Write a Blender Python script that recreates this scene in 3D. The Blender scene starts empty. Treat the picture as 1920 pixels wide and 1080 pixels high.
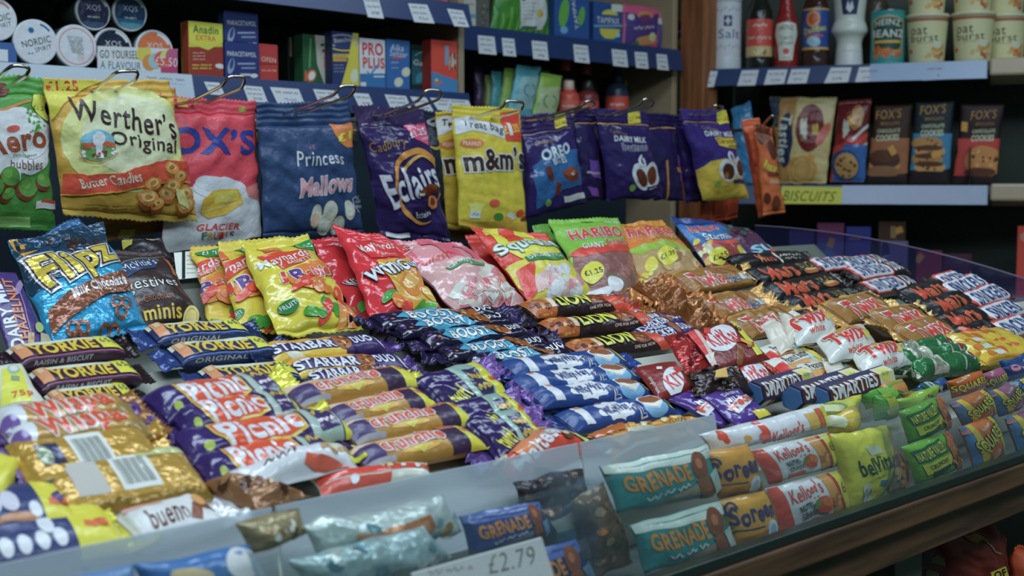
import bpy, bmesh, math, random
import numpy as np
from mathutils import Vector, Matrix

# ---------------------------------------------------------------- camera, world, lights, exposure
SC = bpy.context.scene
COL = SC.collection
FPX = 2340.0
YAWX, YAWY = 0.692, 0.722
EYE = Vector((0.0, 0.0, 1.35))
PITCH = math.atan(195.0 / FPX)
_fw = Vector((YAWX * math.cos(PITCH), YAWY * math.cos(PITCH), -math.sin(PITCH))).normalized()
cam_data = bpy.data.cameras.new('camera')
cam = bpy.data.objects.new('camera', cam_data)
COL.objects.link(cam)
cam.location = EYE
cam.rotation_mode = 'QUATERNION'
cam.rotation_quaternion = _fw.to_track_quat('-Z', 'Y')
cam_data.sensor_width = 36.0
cam_data.lens = FPX / 1920.0 * 36.0
cam_data.clip_start = 0.02
cam_data.dof.use_dof = True
cam_data.dof.focus_distance = 1.25
cam_data.dof.aperture_fstop = 9.0
SC.camera = cam
_rt = _fw.cross(Vector((0, 0, 1))).normalized()
_up = _rt.cross(_fw).normalized()

world = bpy.data.worlds.new('world'); SC.world = world
world.use_nodes = True
world.node_tree.nodes['Background'].inputs[0].default_value = (0.34, 0.78, 0.82, 1)
world.node_tree.nodes['Background'].inputs[1].default_value = 0.20
SC.view_settings.view_transform = 'Standard'
SC.view_settings.look = 'None'
SC.view_settings.gamma = 1.0
SC.view_settings.exposure = -0.10

LIGHTCOL = (0.66, 0.82, 1.0)
def area(name, loc, aim, sx, sy, power, col=LIGHTCOL):
    ld = bpy.data.lights.new(name, 'AREA'); ld.shape = 'RECTANGLE'
    ld.size = sx; ld.size_y = sy; ld.energy = power; ld.color = col
    o = bpy.data.objects.new(name, ld); COL.objects.link(o)
    o.location = loc
    o.rotation_euler = (Vector(aim) - Vector(loc)).to_track_quat('-Z', 'Y').to_euler()
    return o
area('ceiling_lamp_light', (0.35, 0.95, 2.58), (0.35, 0.95, 0), 1.5, 0.25, 16)
area('ceiling_lamp_light', (1.95, 0.75, 2.58), (1.95, 0.75, 0), 1.2, 0.25, 8.5)
area('ceiling_lamp_light', (-0.2, -0.55, 2.58), (0.5, 0.8, 0.9), 1.5, 0.5, 24)
area('ceiling_lamp_light', (1.3, -0.75, 2.58), (1.5, 0.9, 0.9), 1.2, 0.5, 12)

# ---------------------------------------------------------------- helpers: picture <-> place
def ray(px, py):
    return (_fw + _rt * ((px - 960.0) / FPX) + _up * ((540.0 - py) / FPX))
def onplane(px, py, plane):
    n, c = plane                       # n . p = c
    r = ray(px, py)
    t = (c - n.dot(EYE)) / n.dot(r)
    return EYE + r * t
def PY(y): return (Vector((0, 1, 0)), y)
def PX(x): return (Vector((1, 0, 0)), x)
def ramp(y0, z0, k, off=0.0):          # z = z0 + k (Y - y0), raised by off along its normal
    n = Vector((0, -k, 1)); l = n.length
    return (n / l, (z0 - k * y0) / l + off)
TA = ramp(1.04, 1.194, 0.84)
TB = ramp(0.88, 1.183, 0.50)
TC = ramp(0.66, 1.156, 0.50)

# ---------------------------------------------------------------- materials
def lin(h):
    h = h.lstrip('#'); v = []
    for i in (0, 2, 4):
        c = int(h[i:i + 2], 16) / 255.0
        v.append(c / 12.92 if c <= 0.04045 else ((c + 0.055) / 1.055) ** 2.4)
    return v
_tint = lin('c2d6ea')
def albedo(h):
    c = [a / t * 0.80 for a, t in zip(lin(h), _tint)]
    y = 0.3 * c[0] + 0.55 * c[1] + 0.15 * c[2]
    return [min(0.80, max(f, a * 0.92 + y * 0.08)) for a, f in zip(c, (0.009, 0.015, 0.016))]
_mats = {}
KIND = {            # roughness, specular, metallic, bump strength, bump scale, coat
    'film': (0.32, 0.50, 0.0, 0.26, 55, 0.0),
    'gloss': (0.18, 0.55, 0.0, 0.36, 42, 0.0),
    'matte': (0.55, 0.35, 0.0, 0.10, 60, 0.0),
    'foil': (0.30, 0.50, 0.85, 0.55, 75, 0.0),
    'crisp': (0.24, 0.55, 0.25, 0.60, 60, 0.0),
    'card': (0.50, 0.40, 0.0, 0.03, 40, 0.0),
    'paper': (0.75, 0.25, 0.0, 0.04, 60, 0.0),
    'plastic': (0.30, 0.50, 0.0, 0.0, 0, 0.0),
    'metal': (0.16, 0.50, 1.0, 0.0, 0, 0.0),
    'paint': (0.45, 0.45, 0.0, 0.05, 120, 0.0),
}
def mat(h, kind='film'):
    key = (h, kind)
    if key in _mats: return _mats[key]
    m = bpy.data.materials.new(kind + '_' + h.lstrip('#')); m.use_nodes = True
    nt = m.node_tree; b = nt.nodes['Principled BSDF']
    r, s, me, bs, sc, coat = KIND[kind]
    c = albedo(h)
    tc = nt.nodes.new('ShaderNodeTexCoord')
    # slight procedural tone variation of the ink
    nz = nt.nodes.new('ShaderNodeTexNoise'); nz.inputs['Scale'].default_value = 30; nz.inputs['Detail'].default_value = 3
    rm = nt.nodes.new('ShaderNodeMapRange'); rm.inputs[3].default_value = 0.93; rm.inputs[4].default_value = 1.05
    vm = nt.nodes.new('ShaderNodeVectorMath'); vm.operation = 'SCALE'
    vm.inputs[0].default_value = c
    nt.links.new(tc.outputs['Object'], nz.inputs['Vector'])
    nt.links.new(nz.outputs[0], rm.inputs[0]); nt.links.new(rm.outputs[0], vm.inputs['Scale'])
    nt.links.new(vm.outputs[0], b.inputs['Base Color'])
    b.inputs['Roughness'].default_value = r
    b.inputs['Specular IOR Level'].default_value = s
    b.inputs['Metallic'].default_value = me
    if bs > 0:
        n2 = nt.nodes.new('ShaderNodeTexNoise'); n2.inputs['Scale'].default_value = sc
        n2.inputs['Detail'].default_value = 2.5; n2.inputs['Roughness'].default_value = 0.55
        bp = nt.nodes.new('ShaderNodeBump'); bp.inputs['Strength'].default_value = bs; bp.inputs['Distance'].default_value = 0.01
        nt.links.new(tc.outputs['Object'], n2.inputs['Vector'])
        nt.links.new(n2.outputs[0], bp.inputs['Height']); nt.links.new(bp.outputs[0], b.inputs['Normal'])
    _mats[key] = m
    return m

def clear_mat(name, tint, haze=0.06, rough=0.06, hazecol=(0.7, 0.85, 0.9)):
    m = bpy.data.materials.new(name); m.use_nodes = True
    nt = m.node_tree; nt.nodes.clear()
    out = nt.nodes.new('ShaderNodeOutputMaterial')
    tr = nt.nodes.new('ShaderNodeBsdfTransparent'); tr.inputs[0].default_value = (*tint, 1)
    gl = nt.nodes.new('ShaderNodeBsdfGlossy'); gl.inputs['Roughness'].default_value = rough
    df = nt.nodes.new('ShaderNodeBsdfDiffuse'); df.inputs[0].default_value = (*hazecol, 1)
    lw = nt.nodes.new('ShaderNodeLayerWeight'); lw.inputs[0].default_value = 0.5
    pw = nt.nodes.new('ShaderNodeMath'); pw.operation = 'POWER'; pw.inputs[1].default_value = 5.0
    fr = nt.nodes.new('ShaderNodeMath'); fr.operation = 'MULTIPLY_ADD'; fr.inputs[1].default_value = 0.32; fr.inputs[2].default_value = 0.025
    nt.links.new(lw.outputs['Facing'], pw.inputs[0]); nt.links.new(pw.outputs[0], fr.inputs[0])
    m1 = nt.nodes.new('ShaderNodeMixShader'); m1.inputs[0].default_value = haze
    m2 = nt.nodes.new('ShaderNodeMixShader')
    nt.links.new(tr.outputs[0], m1.inputs[1]); nt.links.new(df.outputs[0], m1.inputs[2])
    nt.links.new(fr.outputs[0], m2.inputs[0]); nt.links.new(m1.outputs[0], m2.inputs[1]); nt.links.new(gl.outputs[0], m2.inputs[2])
    nt.links.new(m2.outputs[0], out.inputs[0])
    return m
M_ACRYL = clear_mat('clear_acrylic', (0.95, 0.97, 0.97), 0.025)
M_PURPLE = clear_mat('purple_reflection_acrylic', (0.62, 0.60, 0.78), 0.05, 0.05, (0.25, 0.25, 0.6))  # purplish tint and haze also paint in the panel's reflections
M_FROST = clear_mat('frosted_acrylic', (0.85, 0.9, 0.92), 0.50, 0.25, (0.74, 0.80, 0.83))

def wood_mat(name, c1, c2, scale=(3, 40, 40)):
    m = bpy.data.materials.new(name); m.use_nodes = True
    nt = m.node_tree; b = nt.nodes['Principled BSDF']
    tc = nt.nodes.new('ShaderNodeTexCoord'); mp = nt.nodes.new('ShaderNodeMapping'); mp.inputs['Scale'].default_value = scale
    nz = nt.nodes.new('ShaderNodeTexNoise'); nz.inputs['Scale'].default_value = 2.0; nz.inputs['Detail'].default_value = 6
    cr = nt.nodes.new('ShaderNodeValToRGB')
    cr.color_ramp.elements[0].position = 0.35; cr.color_ramp.elements[0].color = (*albedo(c1), 1)
    cr.color_ramp.elements[1].position = 0.65; cr.color_ramp.elements[1].color = (*albedo(c2), 1)
    nt.links.new(tc.outputs['Object'], mp.inputs[0]); nt.links.new(mp.outputs[0], nz.inputs['Vector'])
    nt.links.new(nz.outputs[0], cr.inputs[0]); nt.links.new(cr.outputs[0], b.inputs['Base Color'])
    b.inputs['Roughness'].default_value = 0.5
    return m
M_WOOD = wood_mat('counter_wood', '3c3022', '644c32')
M_POST = wood_mat('post_wood', '74492a', '94643a', (30, 30, 3))

# ---------------------------------------------------------------- objects
def empty(name, loc, label=None, cat=None, group=None, kind=None):
    o = bpy.data.objects.new(name, None); COL.objects.link(o); o.location = loc
    o.empty_display_size = 0.02
    tag(o, label, cat, group, kind)
    return o
def tag(o, label=None, cat=None, group=None, kind=None):
    if label: o['label'] = label
    if cat: o['category'] = cat
    if group: o['group'] = group
    if kind: o['kind'] = kind
    return o
def link_mesh(name, verts, faces, mats, midx=None, parent=None, origin=(0, 0, 0), smooth=True):
    """verts in world space; the object sits at origin (world), children relative to their parent's base."""
    me = bpy.data.meshes.new(name)
    og = np.array(origin, float)
    V = np.asarray(verts, float).reshape(-1, 3) - og
    me.from_pydata(V.tolist(), [], faces)
    for m in mats: me.materials.append(m)
    if midx is not None:
        me.polygons.foreach_set('material_index', midx)
    me.polygons.foreach_set('use_smooth', [smooth] * len(me.polygons))
    me.update()
    o = bpy.data.objects.new(name, me); COL.objects.link(o)
    if parent is not None:
        o.parent = parent
        p = parent; base = Vector((0, 0, 0))
        while p is not None: base += p.location; p = p.parent
        o.location = Vector(origin) - base
    else:
        o.location = origin
    return o
def box_geo(lo, hi):
    x0, y0, z0 = lo; x1, y1, z1 = hi
    v = [(x0, y0, z0), (x1, y0, z0), (x1, y1, z0), (x0, y1, z0), (x0, y0, z1), (x1, y0, z1), (x1, y1, z1), (x0, y1, z1)]
    f = [(0, 3, 2, 1), (4, 5, 6, 7), (0, 1, 5, 4), (1, 2, 6, 5), (2, 3, 7, 6), (3, 0, 4, 7)]
    return v, f
def bevelled(verts, faces, r, seg=2):
    bm = bmesh.new(); vs = [bm.verts.new(v) for v in verts]
    for f in faces: bm.faces.new([vs[i] for i in f])
    bmesh.ops.recalc_face_normals(bm, faces=bm.faces)
    if r > 0: bmesh.ops.bevel(bm, geom=list(bm.edges), offset=r, segments=seg, affect='EDGES', profile=0.5)
    bm.verts.index_update()
    V = [tuple(v.co) for v in bm.verts]; F = [tuple(v.index for v in f.verts) for f in bm.faces]
    bm.free(); return V, F
def boxpart(name, lo, hi, m, parent=None, bev=0.0015, label=None):
    v, f = box_geo(lo, hi); v, f = bevelled(v, f, bev)
    c = [(a + b) / 2 for a, b in zip(lo, hi)]; c[2] = lo[2]
    o = link_mesh(name, v, f, [m], None, parent, c, smooth=False)
    if label: o['label'] = label
    return o
def prism(name, prof, x0, x1, m, parent=None, bev=0.0):
    """extrude a (Y,z) profile along X"""
    n = len(prof)
    v = [(x0, y, z) for y, z in prof] + [(x1, y, z) for y, z in prof]
    f = [tuple(range(n))[::-1], tuple(range(n, 2 * n))] + [(i, (i + 1) % n, n + (i + 1) % n, n + i) for i in range(n)]
    v, f = bevelled(v, f, bev)
    a = np.array(v); c = a.mean(0); c[2] = a[:, 2].min()
    return link_mesh(name, v, f, [m], None, parent, tuple(c), smooth=False)
def tube(path, r, seg=8, closed=False):
    """swept round wire through path points -> verts, faces"""
    P = [Vector(p) for p in path]; n = len(P); V = []; F = []
    prevN = None
    for i in range(n):
        a = P[(i - 1) % n] if (closed or i > 0) else P[i]; b = P[(i + 1) % n] if (closed or i < n - 1) else P[i]
        t = (b - a).normalized()
        if prevN is None:
            prevN = t.orthogonal().normalized()
        nn = (prevN - t * prevN.dot(t)).normalized(); prevN = nn
        bb = t.cross(nn)
        for k in range(seg):
            w = 2 * math.pi * k / seg
            V.append(P[i] + nn * (r * math.cos(w)) + bb * (r * math.sin(w)))
    for i in range(n if closed else n - 1):
        j = (i + 1) % n
        for k in range(seg):
            F.append((i * seg + k, i * seg + (k + 1) % seg, j * seg + (k + 1) % seg, j * seg + k))
    if not closed:
        F.append(tuple(range(seg))[::-1]); F.append(tuple((n - 1) * seg + k for k in range(seg)))
    return V, F
def rounded(path, rad=0.006, n=4):
    P = [Vector(p) for p in path]; out = [P[0]]
    for i in range(1, len(P) - 1):
        a, b, c = P[i - 1], P[i], P[i + 1]
        r1 = min(rad, (a - b).length * 0.45); r2 = min(rad, (c - b).length * 0.45)
        p0 = b + (a - b).normalized() * r1; p2 = b + (c - b).normalized() * r2
        for k in range(n + 1):
            t = k / n; out.append(p0 * (1 - t) ** 2 + b * (2 * t * (1 - t)) + p2 * t * t)
    out.append(P[-1]); return out

# ---------------------------------------------------------------- printed artwork: flat shapes in (u,v), later laid onto a curved surface
_txt = {}
def glyphs(s, off):
    key = (s, off)
    if key in _txt: return _txt[key]
    cu = bpy.data.curves.new('t', 'FONT'); cu.body = s; cu.offset = off; cu.resolution_u = 3; cu.space_character = 1.09; cu.fill_mode = 'FRONT'
    ob = bpy.data.objects.new('t', cu)
    me = bpy.data.meshes.new_from_object(ob)
    v = np.array([tuple(p.co)[:2] for p in me.vertices], float).reshape(-1, 2)
    f = [tuple(p.vertices) for p in me.polygons]
    bpy.data.objects.remove(ob); bpy.data.curves.remove(cu); bpy.data.meshes.remove(me)
    _txt[key] = (v, f)
    return v, f

class Canvas:
    """quad: four picture points TL TR BR BL (or None: plain u,v); w,h: real size in metres"""
    def __init__(s, w, h, quad=None, du=0.006, dv=0.006):
        s.w, s.h = w, h; s.layers = []; s.grp = 0; s.batch = None; s.du, s.dv = du / w, dv / h
        s.q = None if quad is None else np.array(quad, float)
        s.rnd = random.Random(7)
        s.umin, s.umax, s.vmin, s.vmax = 0.004, 0.996, 0.004, 0.996
        s.hp = 1.0 if quad is None else 0.5 * (np.linalg.norm(s.q[3] - s.q[0]) + np.linalg.norm(s.q[2] - s.q[1]))
    def uv(s, pts):
        p = np.array(pts, float).reshape(-1, 2)
        if s.q is None: return p
        a, b, c, d = s.q
        u = np.full(len(p), 0.5); v = np.full(len(p), 0.5)
        for _ in range(12):
            e = (np.outer((1 - u) * (1 - v), a) + np.outer(u * (1 - v), b) + np.outer(u * v, c) + np.outer((1 - u) * v, d)) - p
            fu = np.outer(1 - v, b - a) + np.outer(v, c - d)
            fv = np.outer(1 - u, d - a) + np.outer(u, c - b)
            det = fu[:, 0] * fv[:, 1] - fu[:, 1] * fv[:, 0]
            u = u - (e[:, 0] * fv[:, 1] - e[:, 1] * fv[:, 0]) / det
            v = v - (fu[:, 0] * e[:, 1] - fu[:, 1] * e[:, 0]) / det
        return np.stack([u, v], 1)
    def add(s, uv, faces, col, kind=None, part=None):
        bm = bmesh.new()
        vs = [bm.verts.new((float(p[0]), float(p[1]), 0)) for p in uv]
        for f in faces:
            try: bm.faces.new([vs[i] for i in f])
            except ValueError: pass
        for co, no in (((s.umin, 0, 0), (-1, 0, 0)), ((s.umax, 0, 0), (1, 0, 0)), ((0, s.vmin, 0), (0, -1, 0)), ((0, s.vmax, 0), (0, 1, 0))):
            bmesh.ops.bisect_plane(bm, geom=bm.verts[:] + bm.edges[:] + bm.faces[:], plane_co=co, plane_no=no, clear_outer=True)
        if bm.faces:
            x = [v.co.x for v in bm.verts]; y = [v.co.y for v in bm.verts]
            for lo, hi, st, ax in ((min(x), max(x), s.du, 0), (min(y), max(y), s.dv, 1)):
                k = math.ceil(lo / st + 1e-6)
                while k * st < hi - 1e-6:
                    co = (k * st, 0, 0) if ax == 0 else (0, k * st, 0); no = (1, 0, 0) if ax == 0 else (0, 1, 0)
                    bmesh.ops.bisect_plane(bm, geom=bm.verts[:] + bm.edges[:] + bm.faces[:], plane_co=co, plane_no=no)
                    k += 1
            bm.verts.index_update()
            V = np.array([(v.co.x, v.co.y) for v in bm.verts]); F = [tuple(v.index for v in f.verts) for f in bm.faces]
            s.layers.append((V, F, col, kind, s.batch))
        bm.free()
    def poly(s, pts, col, kind=None):
        s.add(s.uv(pts), [tuple(range(len(pts)))], col, kind)
    def rect(s, x0, y0, x1, y1, col, kind=None):
        s.poly([(x0, y0), (x1, y0), (x1, y1), (x0, y1)], col, kind)
    def ell(s, x, y, rx, ry, col, rot=0, n=22, a0=0, a1=360, kind=None):
        c, sn = math.cos(math.radians(rot)), math.sin(math.radians(rot)); P = []
        full = abs(a1 - a0) >= 360
        for k in range(n if full else n + 1):
            w = math.radians(a0 + (a1 - a0) * k / n); a, b = rx * math.cos(w), ry * math.sin(w)
            P.append((x + a * c - b * sn, y + a * sn + b * c))
        if not full: P.append((x, y))
        s.poly(P, col, kind)
    def ring(s, x, y, rx, ry, t, col, rot=0, n=24, a0=0, a1=360, t1=None):
        c, sn = math.cos(math.radians(rot)), math.sin(math.radians(rot)); P = []; F = []
        for k in range(n + 1):
            w = math.radians(a0 + (a1 - a0) * k / n)
            tt = t if t1 is None else t1 + (t - t1) * math.sin(math.pi * k / n)
            for q in (0, tt):
                a, b = (rx - q) * math.cos(w), (ry - q) * math.sin(w); P.append((x + a * c - b * sn, y + a * sn + b * c))
        for k in range(n): F.append((2 * k, 2 * k + 2, 2 * k + 3, 2 * k + 1))
        s.add(s.uv(P), F, col)
    def stroke(s, pts, t, col):
        """a drawn line of width t"""
        P = []; F = []
        n = len(pts); p = np.array(pts, float)
        for i in range(n):
            d = p[min(i + 1, n - 1)] - p[max(i - 1, 0)]; d = d / (np.linalg.norm(d) + 1e-9)
            if s.q is None:   # plain uv: keep the width true in metres
                d = d * np.array([s.w, s.h]); d /= np.linalg.norm(d); nn = np.array([-d[1] / s.w, d[0] / s.h]) * s.h
            else: nn = np.array([-d[1], d[0]])
            P += [p[i] + nn * t / 2, p[i] - nn * t / 2]
        for i in range(n - 1): F.append((2 * i, 2 * i + 2, 2 * i + 3, 2 * i + 1))
        s.add(s.uv(P), F, col)
    def scribble(s, x0, x1, y, h, t, col, seed=1, slope=0):
        """a line of illegible small writing: a few looping words"""
        r = random.Random(seed); asp = 1.0 if s.q is not None else s.h / s.w
        f0 = 0.0
        while f0 < 0.97:
            f1 = min(1.0, f0 + r.uniform(0.25, 0.5)); n = max(5, int(abs(x1 - x0) * (f1 - f0) / (h * asp) * 4)); a = r.uniform(0, 6); pts = []
            for i in range(n + 1):
                q = f0 + (f1 - f0) * i / n; a += r.uniform(0.9, 1.7)
                pts.append((x0 + (x1 - x0) * q, y + slope * q + h * 0.5 * (0.75 * math.sin(a) + 0.25 * r.uniform(-1, 1))))
            s.stroke(pts, t, col); f0 = f1 + r.uniform(0.05, 0.09)
    def text(s, t, L, R, h, col, out=None, ow=0.05, bold=0.012, shear=0.0, arc=0.0, out2=None, ow2=0.1, kind=None, taper=0.0, jig=0.0):
        """L, R: middle of the left and right ends; h: cap height in canvas units"""
        bold = min(bold * 0.6, 0.034) if bold > 0 else bold; ow *= 0.75
        uvL, uvR = s.uv([L])[0], s.uv([R])[0]
        hp = h * s.h / s.hp if s.q is not None else h * s.h
        pL = np.array([uvL[0] * s.w, uvL[1] * s.h]); pR = np.array([uvR[0] * s.w, uvR[1] * s.h])
        e1 = pR - pL; e2 = np.array([e1[1], -e1[0]]); e2 = e2 / np.linalg.norm(e2)     # up in the (u, v-down) frame
        base, _ = glyphs(t, bold)
        x0, x1 = base[:, 0].min(), base[:, 0].max(); y0, y1 = base[:, 1].min(), base[:, 1].max()
        for c, o in ((out2, ow2), (out, ow), (col, 0.0)):
            if c is None: continue
            v, f = glyphs(t, round(bold + o, 4))
            if len(v) == 0: continue
            fx = (v[:, 0] - x0) / (x1 - x0); fy = (v[:, 1] - y0) / (y1 - y0) - 0.5
            if taper: fy = fy * (1 + taper * (fx - 0.5))
            fy2 = fy + arc * (1 - (2 * fx - 1) ** 2)
            if jig: fy2 = fy2 + jig * np.sin(fx * 19.0)
            p = pL[None, :] + np.outer(fx, e1) + np.outer(fy2 * hp, e2) + np.outer(fy * hp * shear, e1 / np.linalg.norm(e1))
            s.add(p / np.array([s.w, s.h]), f, c, kind)
    def blobs(s, x0, y0, x1, y1, n, r, cols, seed=3, inner=None, sq=0.8):
        rr = random.Random(seed); s.grp += 1
        for i in range(n):
            s.batch = (s.grp, i % 4)
            x, y = rr.uniform(x0, x1), rr.uniform(y0, y1); a = r * rr.uniform(0.7, 1.2); m = 9
            w0 = rr.uniform(0, 6.28); q = sq * (1 if s.q is not None else s.w / s.h); ec = math.cos(w0), math.sin(w0)
            P = []
            for j in range(m):
                w = 2 * math.pi * j / m; rad = a * rr.uniform(0.72, 1.12); px, py = rad * math.cos(w), rad * 0.78 * math.sin(w)
                P.append((x + px * ec[0] - py * ec[1], y + (px * ec[1] + py * ec[0]) * (q / sq if s.q is None else 1.0)))
            s.poly(P, rr.choice(cols))
            if inner: s.poly([(x + (p - x) * .5, y + (t - y) * .5) for p, t in P], rr.choice(inner))
        s.batch = None

class Waves:
    def __init__(s, seed, scale, n=7):
        r = np.random.RandomState(seed % 99991)
        s.k = r.normal(size=(n, 2)) / scale; s.p = r.uniform(0, 6.28, n); s.n = n
    def __call__(s, x, y):
        a = 0
        for k, p in zip(s.k, s.p): a = a + np.sin(x * k[0] * 4 + y * k[1] * 4 + p)
        return a / s.n ** 0.5 * 0.7
    def ridge(s, x, y):
        a = 0
        for k, p in zip(s.k, s.p): a = a - np.sqrt(np.sin((x * k[0] + y * k[1]) * 2 + p) ** 2 + 0.03)
        return a / s.n + 0.64

def with_art(S, V, F, base_mats, base_idx, layers, eps, kind, gap=0.00030):
    """append the printed layers, laid just above surface S, to the mesh"""
    V = [np.asarray(V, float)]; F = list(F); mats = list(base_mats); idx = list(base_idx)
    n = len(V[0]); boxes = []
    for uv, f, col, kd, bt in layers:
        a, b = uv.min(0), uv.max(0)      # a layer only climbs above the layers it covers
        k = 1 + max([q[2] for q in boxes if (q[3] is None or bt is None or q[3][0] != bt[0]) and (a < q[1]).all() and (q[0] < b).all()] or [-1])
        if bt: k += bt[1] * 0.3
        boxes.append((a, b, k, bt))
        m = mat(col, kd or kind)
        if m not in mats: mats.append(m)
        mi = mats.index(m)
        P, N = S(uv[:, 0], uv[:, 1])
        V.append(P + N * (gap + eps * min(k, 4) + 0.65 * eps * max(k - 4, 0)))
        u3 = uv[f[0][0]], uv[f[0][1]], uv[f[0][2]]
        F += [tuple(i + n for i in q) for q in f]; idx += [mi] * len(f); n += len(uv)
    return np.concatenate(V), F, mats, idx
def numeric(Sp, step=0.004):
    """surface position function -> position and normal function (normal towards n_hint)"""
    def S(u, v):
        p = Sp(u, v); a = Sp(u + step, v) - Sp(u - step, v); b = Sp(u, v + step) - Sp(u, v - step)
        n = np.cross(b, a); n /= (np.linalg.norm(n, axis=1)[:, None] + 1e-12)
        return p, n
    return S
# ---------------------------------------------------------------- builders
ALL = []
def grid_faces(nu, nv, off=0):
    return [(off + j * (nu + 1) + i, off + j * (nu + 1) + i + 1, off + (j + 1) * (nu + 1) + i + 1, off + (j + 1) * (nu + 1) + i) for j in range(nv) for i in range(nu)]
_seed = [10]
def nextseed():
    _seed[0] += 1; return _seed[0]

def bag(name, label, cat, quad, plane, base, ops=None, B=0.018, hv=0.10, bv=0.05, kind='film', top=None, bottom=None,
        group=None, wr=0.0018, back=0.55, seam=True, hump=0.5, ripple=0.0006, teeth=0.0016, foot=0, side=None, crease=0.0, topops=None):
    """a filled pouch; quad: picture points TL TR BR BL, plane: one plane or four planes"""
    pls = plane if isinstance(plane, list) else [plane] * 4
    C = [np.array(onplane(q[0], q[1], p)) for q, p in zip(quad, pls)]
    w = (np.linalg.norm(C[1] - C[0]) + np.linalg.norm(C[2] - C[3])) / 2; h = (np.linalg.norm(C[3] - C[0]) + np.linalg.norm(C[2] - C[1])) / 2
    n = np.cross(C[1] - C[0], C[0] - C[3]); n /= np.linalg.norm(n)
    ex = (C[1] - C[0]) / np.linalg.norm(C[1] - C[0]); ey = (C[0] - C[3]) / np.linalg.norm(C[0] - C[3])
    sd = nextseed(); W1 = Waves(sd * 13 + 5, 0.05); W2 = Waves(sd * 7 + 3, 0.022); W3 = Waves(sd * 3 + 1, 0.035, 5)
    def bulge(u, v):
        u = np.clip(u, 0, 1); vv = np.clip((v - hv) / (1 - hv - bv), 0, 1)
        return np.sin(np.pi * u) ** hump * np.sin(np.pi * vv) ** (hump * 0.9)
    def pos(u, v, sgn=1.0):
        u = np.asarray(u, float); v = np.asarray(v, float)
        b = bulge(u, v)
        x, y = u * w, v * h
        # the sides draw in a little where the bag is full, edges wander
        uu = 0.5 + (u - 0.5) * (1 - 0.035 * np.sin(np.pi * np.clip((v - hv) / (1 - hv - bv), 0, 1)))
        p = np.outer((1 - uu) * (1 - v), C[0]) + np.outer(uu * (1 - v), C[1]) + np.outer(uu * v, C[2]) + np.outer((1 - uu) * v, C[3])
        d = sgn * B * b + wr * (W1(x, y) * 0.9 + W2(x, y) * 0.35 * (0.3 + b)) + crease * W3.ridge(x, y)
        if sgn < 0: d = -B * back * b + wr * W1(x, y) * 0.9 - 0.0007
        # crimped seals
        top_ = np.clip(1 - v / max(hv, 1e-6), 0, 1) > 0; bot_ = (v > 1 - bv)
        d = d + ripple * np.sin(y / 0.0042 * 2 * np.pi / 2) * (top_ | bot_)
        wob = wr * 0.8
        return p + np.outer(d, n) + np.outer(wob * W1(y * 1.3 + 3, x * .2), ex) + np.outer(wob * W1(x * 1.3 + 9, y * .2) , ey)
    S = numeric(pos)
    cv = Canvas(w, h, quad, .0045, .0045); cv.kind = kind
    if ops: ops(cv)
    gs = 0.0032 if crease > 0 else 0.0045; nu = max(14, int(w / gs)); nv = max(16, int(h / gs))
    base_pt = (C[2] + C[3]) / 2; base_pt = tuple(base_pt)
    root = empty(name, base_pt, label, cat, group)
    eps = 0.0003
    def shell(v0, v1, nvv, layers, nm, col, zig=None):
        us = np.linspace(0, 1, nu + 1); vs = np.linspace(v0, v1, nvv + 1)
        U, Vv = np.meshgrid(us, vs); uf, vf = U.ravel(), Vv.ravel()
        P = pos(uf, vf); Q = pos(uf, vf, -1.0)
        if zig:
            row = 0 if zig == 't' else nvv
            for i in range(nu + 1):
                k = row * (nu + 1) + i; sg = 1 if zig == 't' else -1
                P[k] += ey * sg * teeth * (1 if i % 2 else -0.3); Q[k] += ey * sg * teeth * (1 if i % 2 else -0.3)
        m = len(P); Vt = np.concatenate([P, Q])
        F = grid_faces(nu, nvv) + [tuple(reversed(f)) for f in grid_faces(nu, nvv, m)]
        R = lambda i, j: j * (nu + 1) + i
        for i in range(nu):
            F.append((R(i, 0), m + R(i, 0), m + R(i + 1, 0), R(i + 1, 0))); F.append((R(i, nvv), R(i + 1, nvv), m + R(i + 1, nvv), m + R(i, nvv)))
        for j in range(nvv):
            F.append((R(0, j), R(0, j + 1), m + R(0, j + 1), m + R(0, j))); F.append((R(nu, j), m + R(nu, j), m + R(nu, j + 1), R(nu, j + 1)))
        V2, F2, M2, I2 = with_art(S, Vt, F, [mat(col, kind)], [0] * len(F), layers, eps, kind, 0.0004 + 0.09 * (crease + wr * .5))
        return link_mesh(nm, V2, F2, M2, I2, root, base_pt)
    if seam and hv > 0.015:
        lt = [l for l in cv.layers if l[0][:, 1].mean() < hv]; lb = [l for l in cv.layers if l[0][:, 1].mean() >= hv]
        shell(hv, 1 - bv, nv, lb, 'pouch', base)
        shell(0, hv, max(3, int(hv * h / 0.0021)), lt, 'top_seal', top or base, 't')
        if bv > 0.01: shell(1 - bv, 1, max(2, int(bv * h / 0.0021)), [], 'bottom_seal', bottom or base, 'b')
    else:
        shell(0, 1, nv, cv.layers, 'pouch', base)
    ALL.append(root)
    return root

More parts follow.
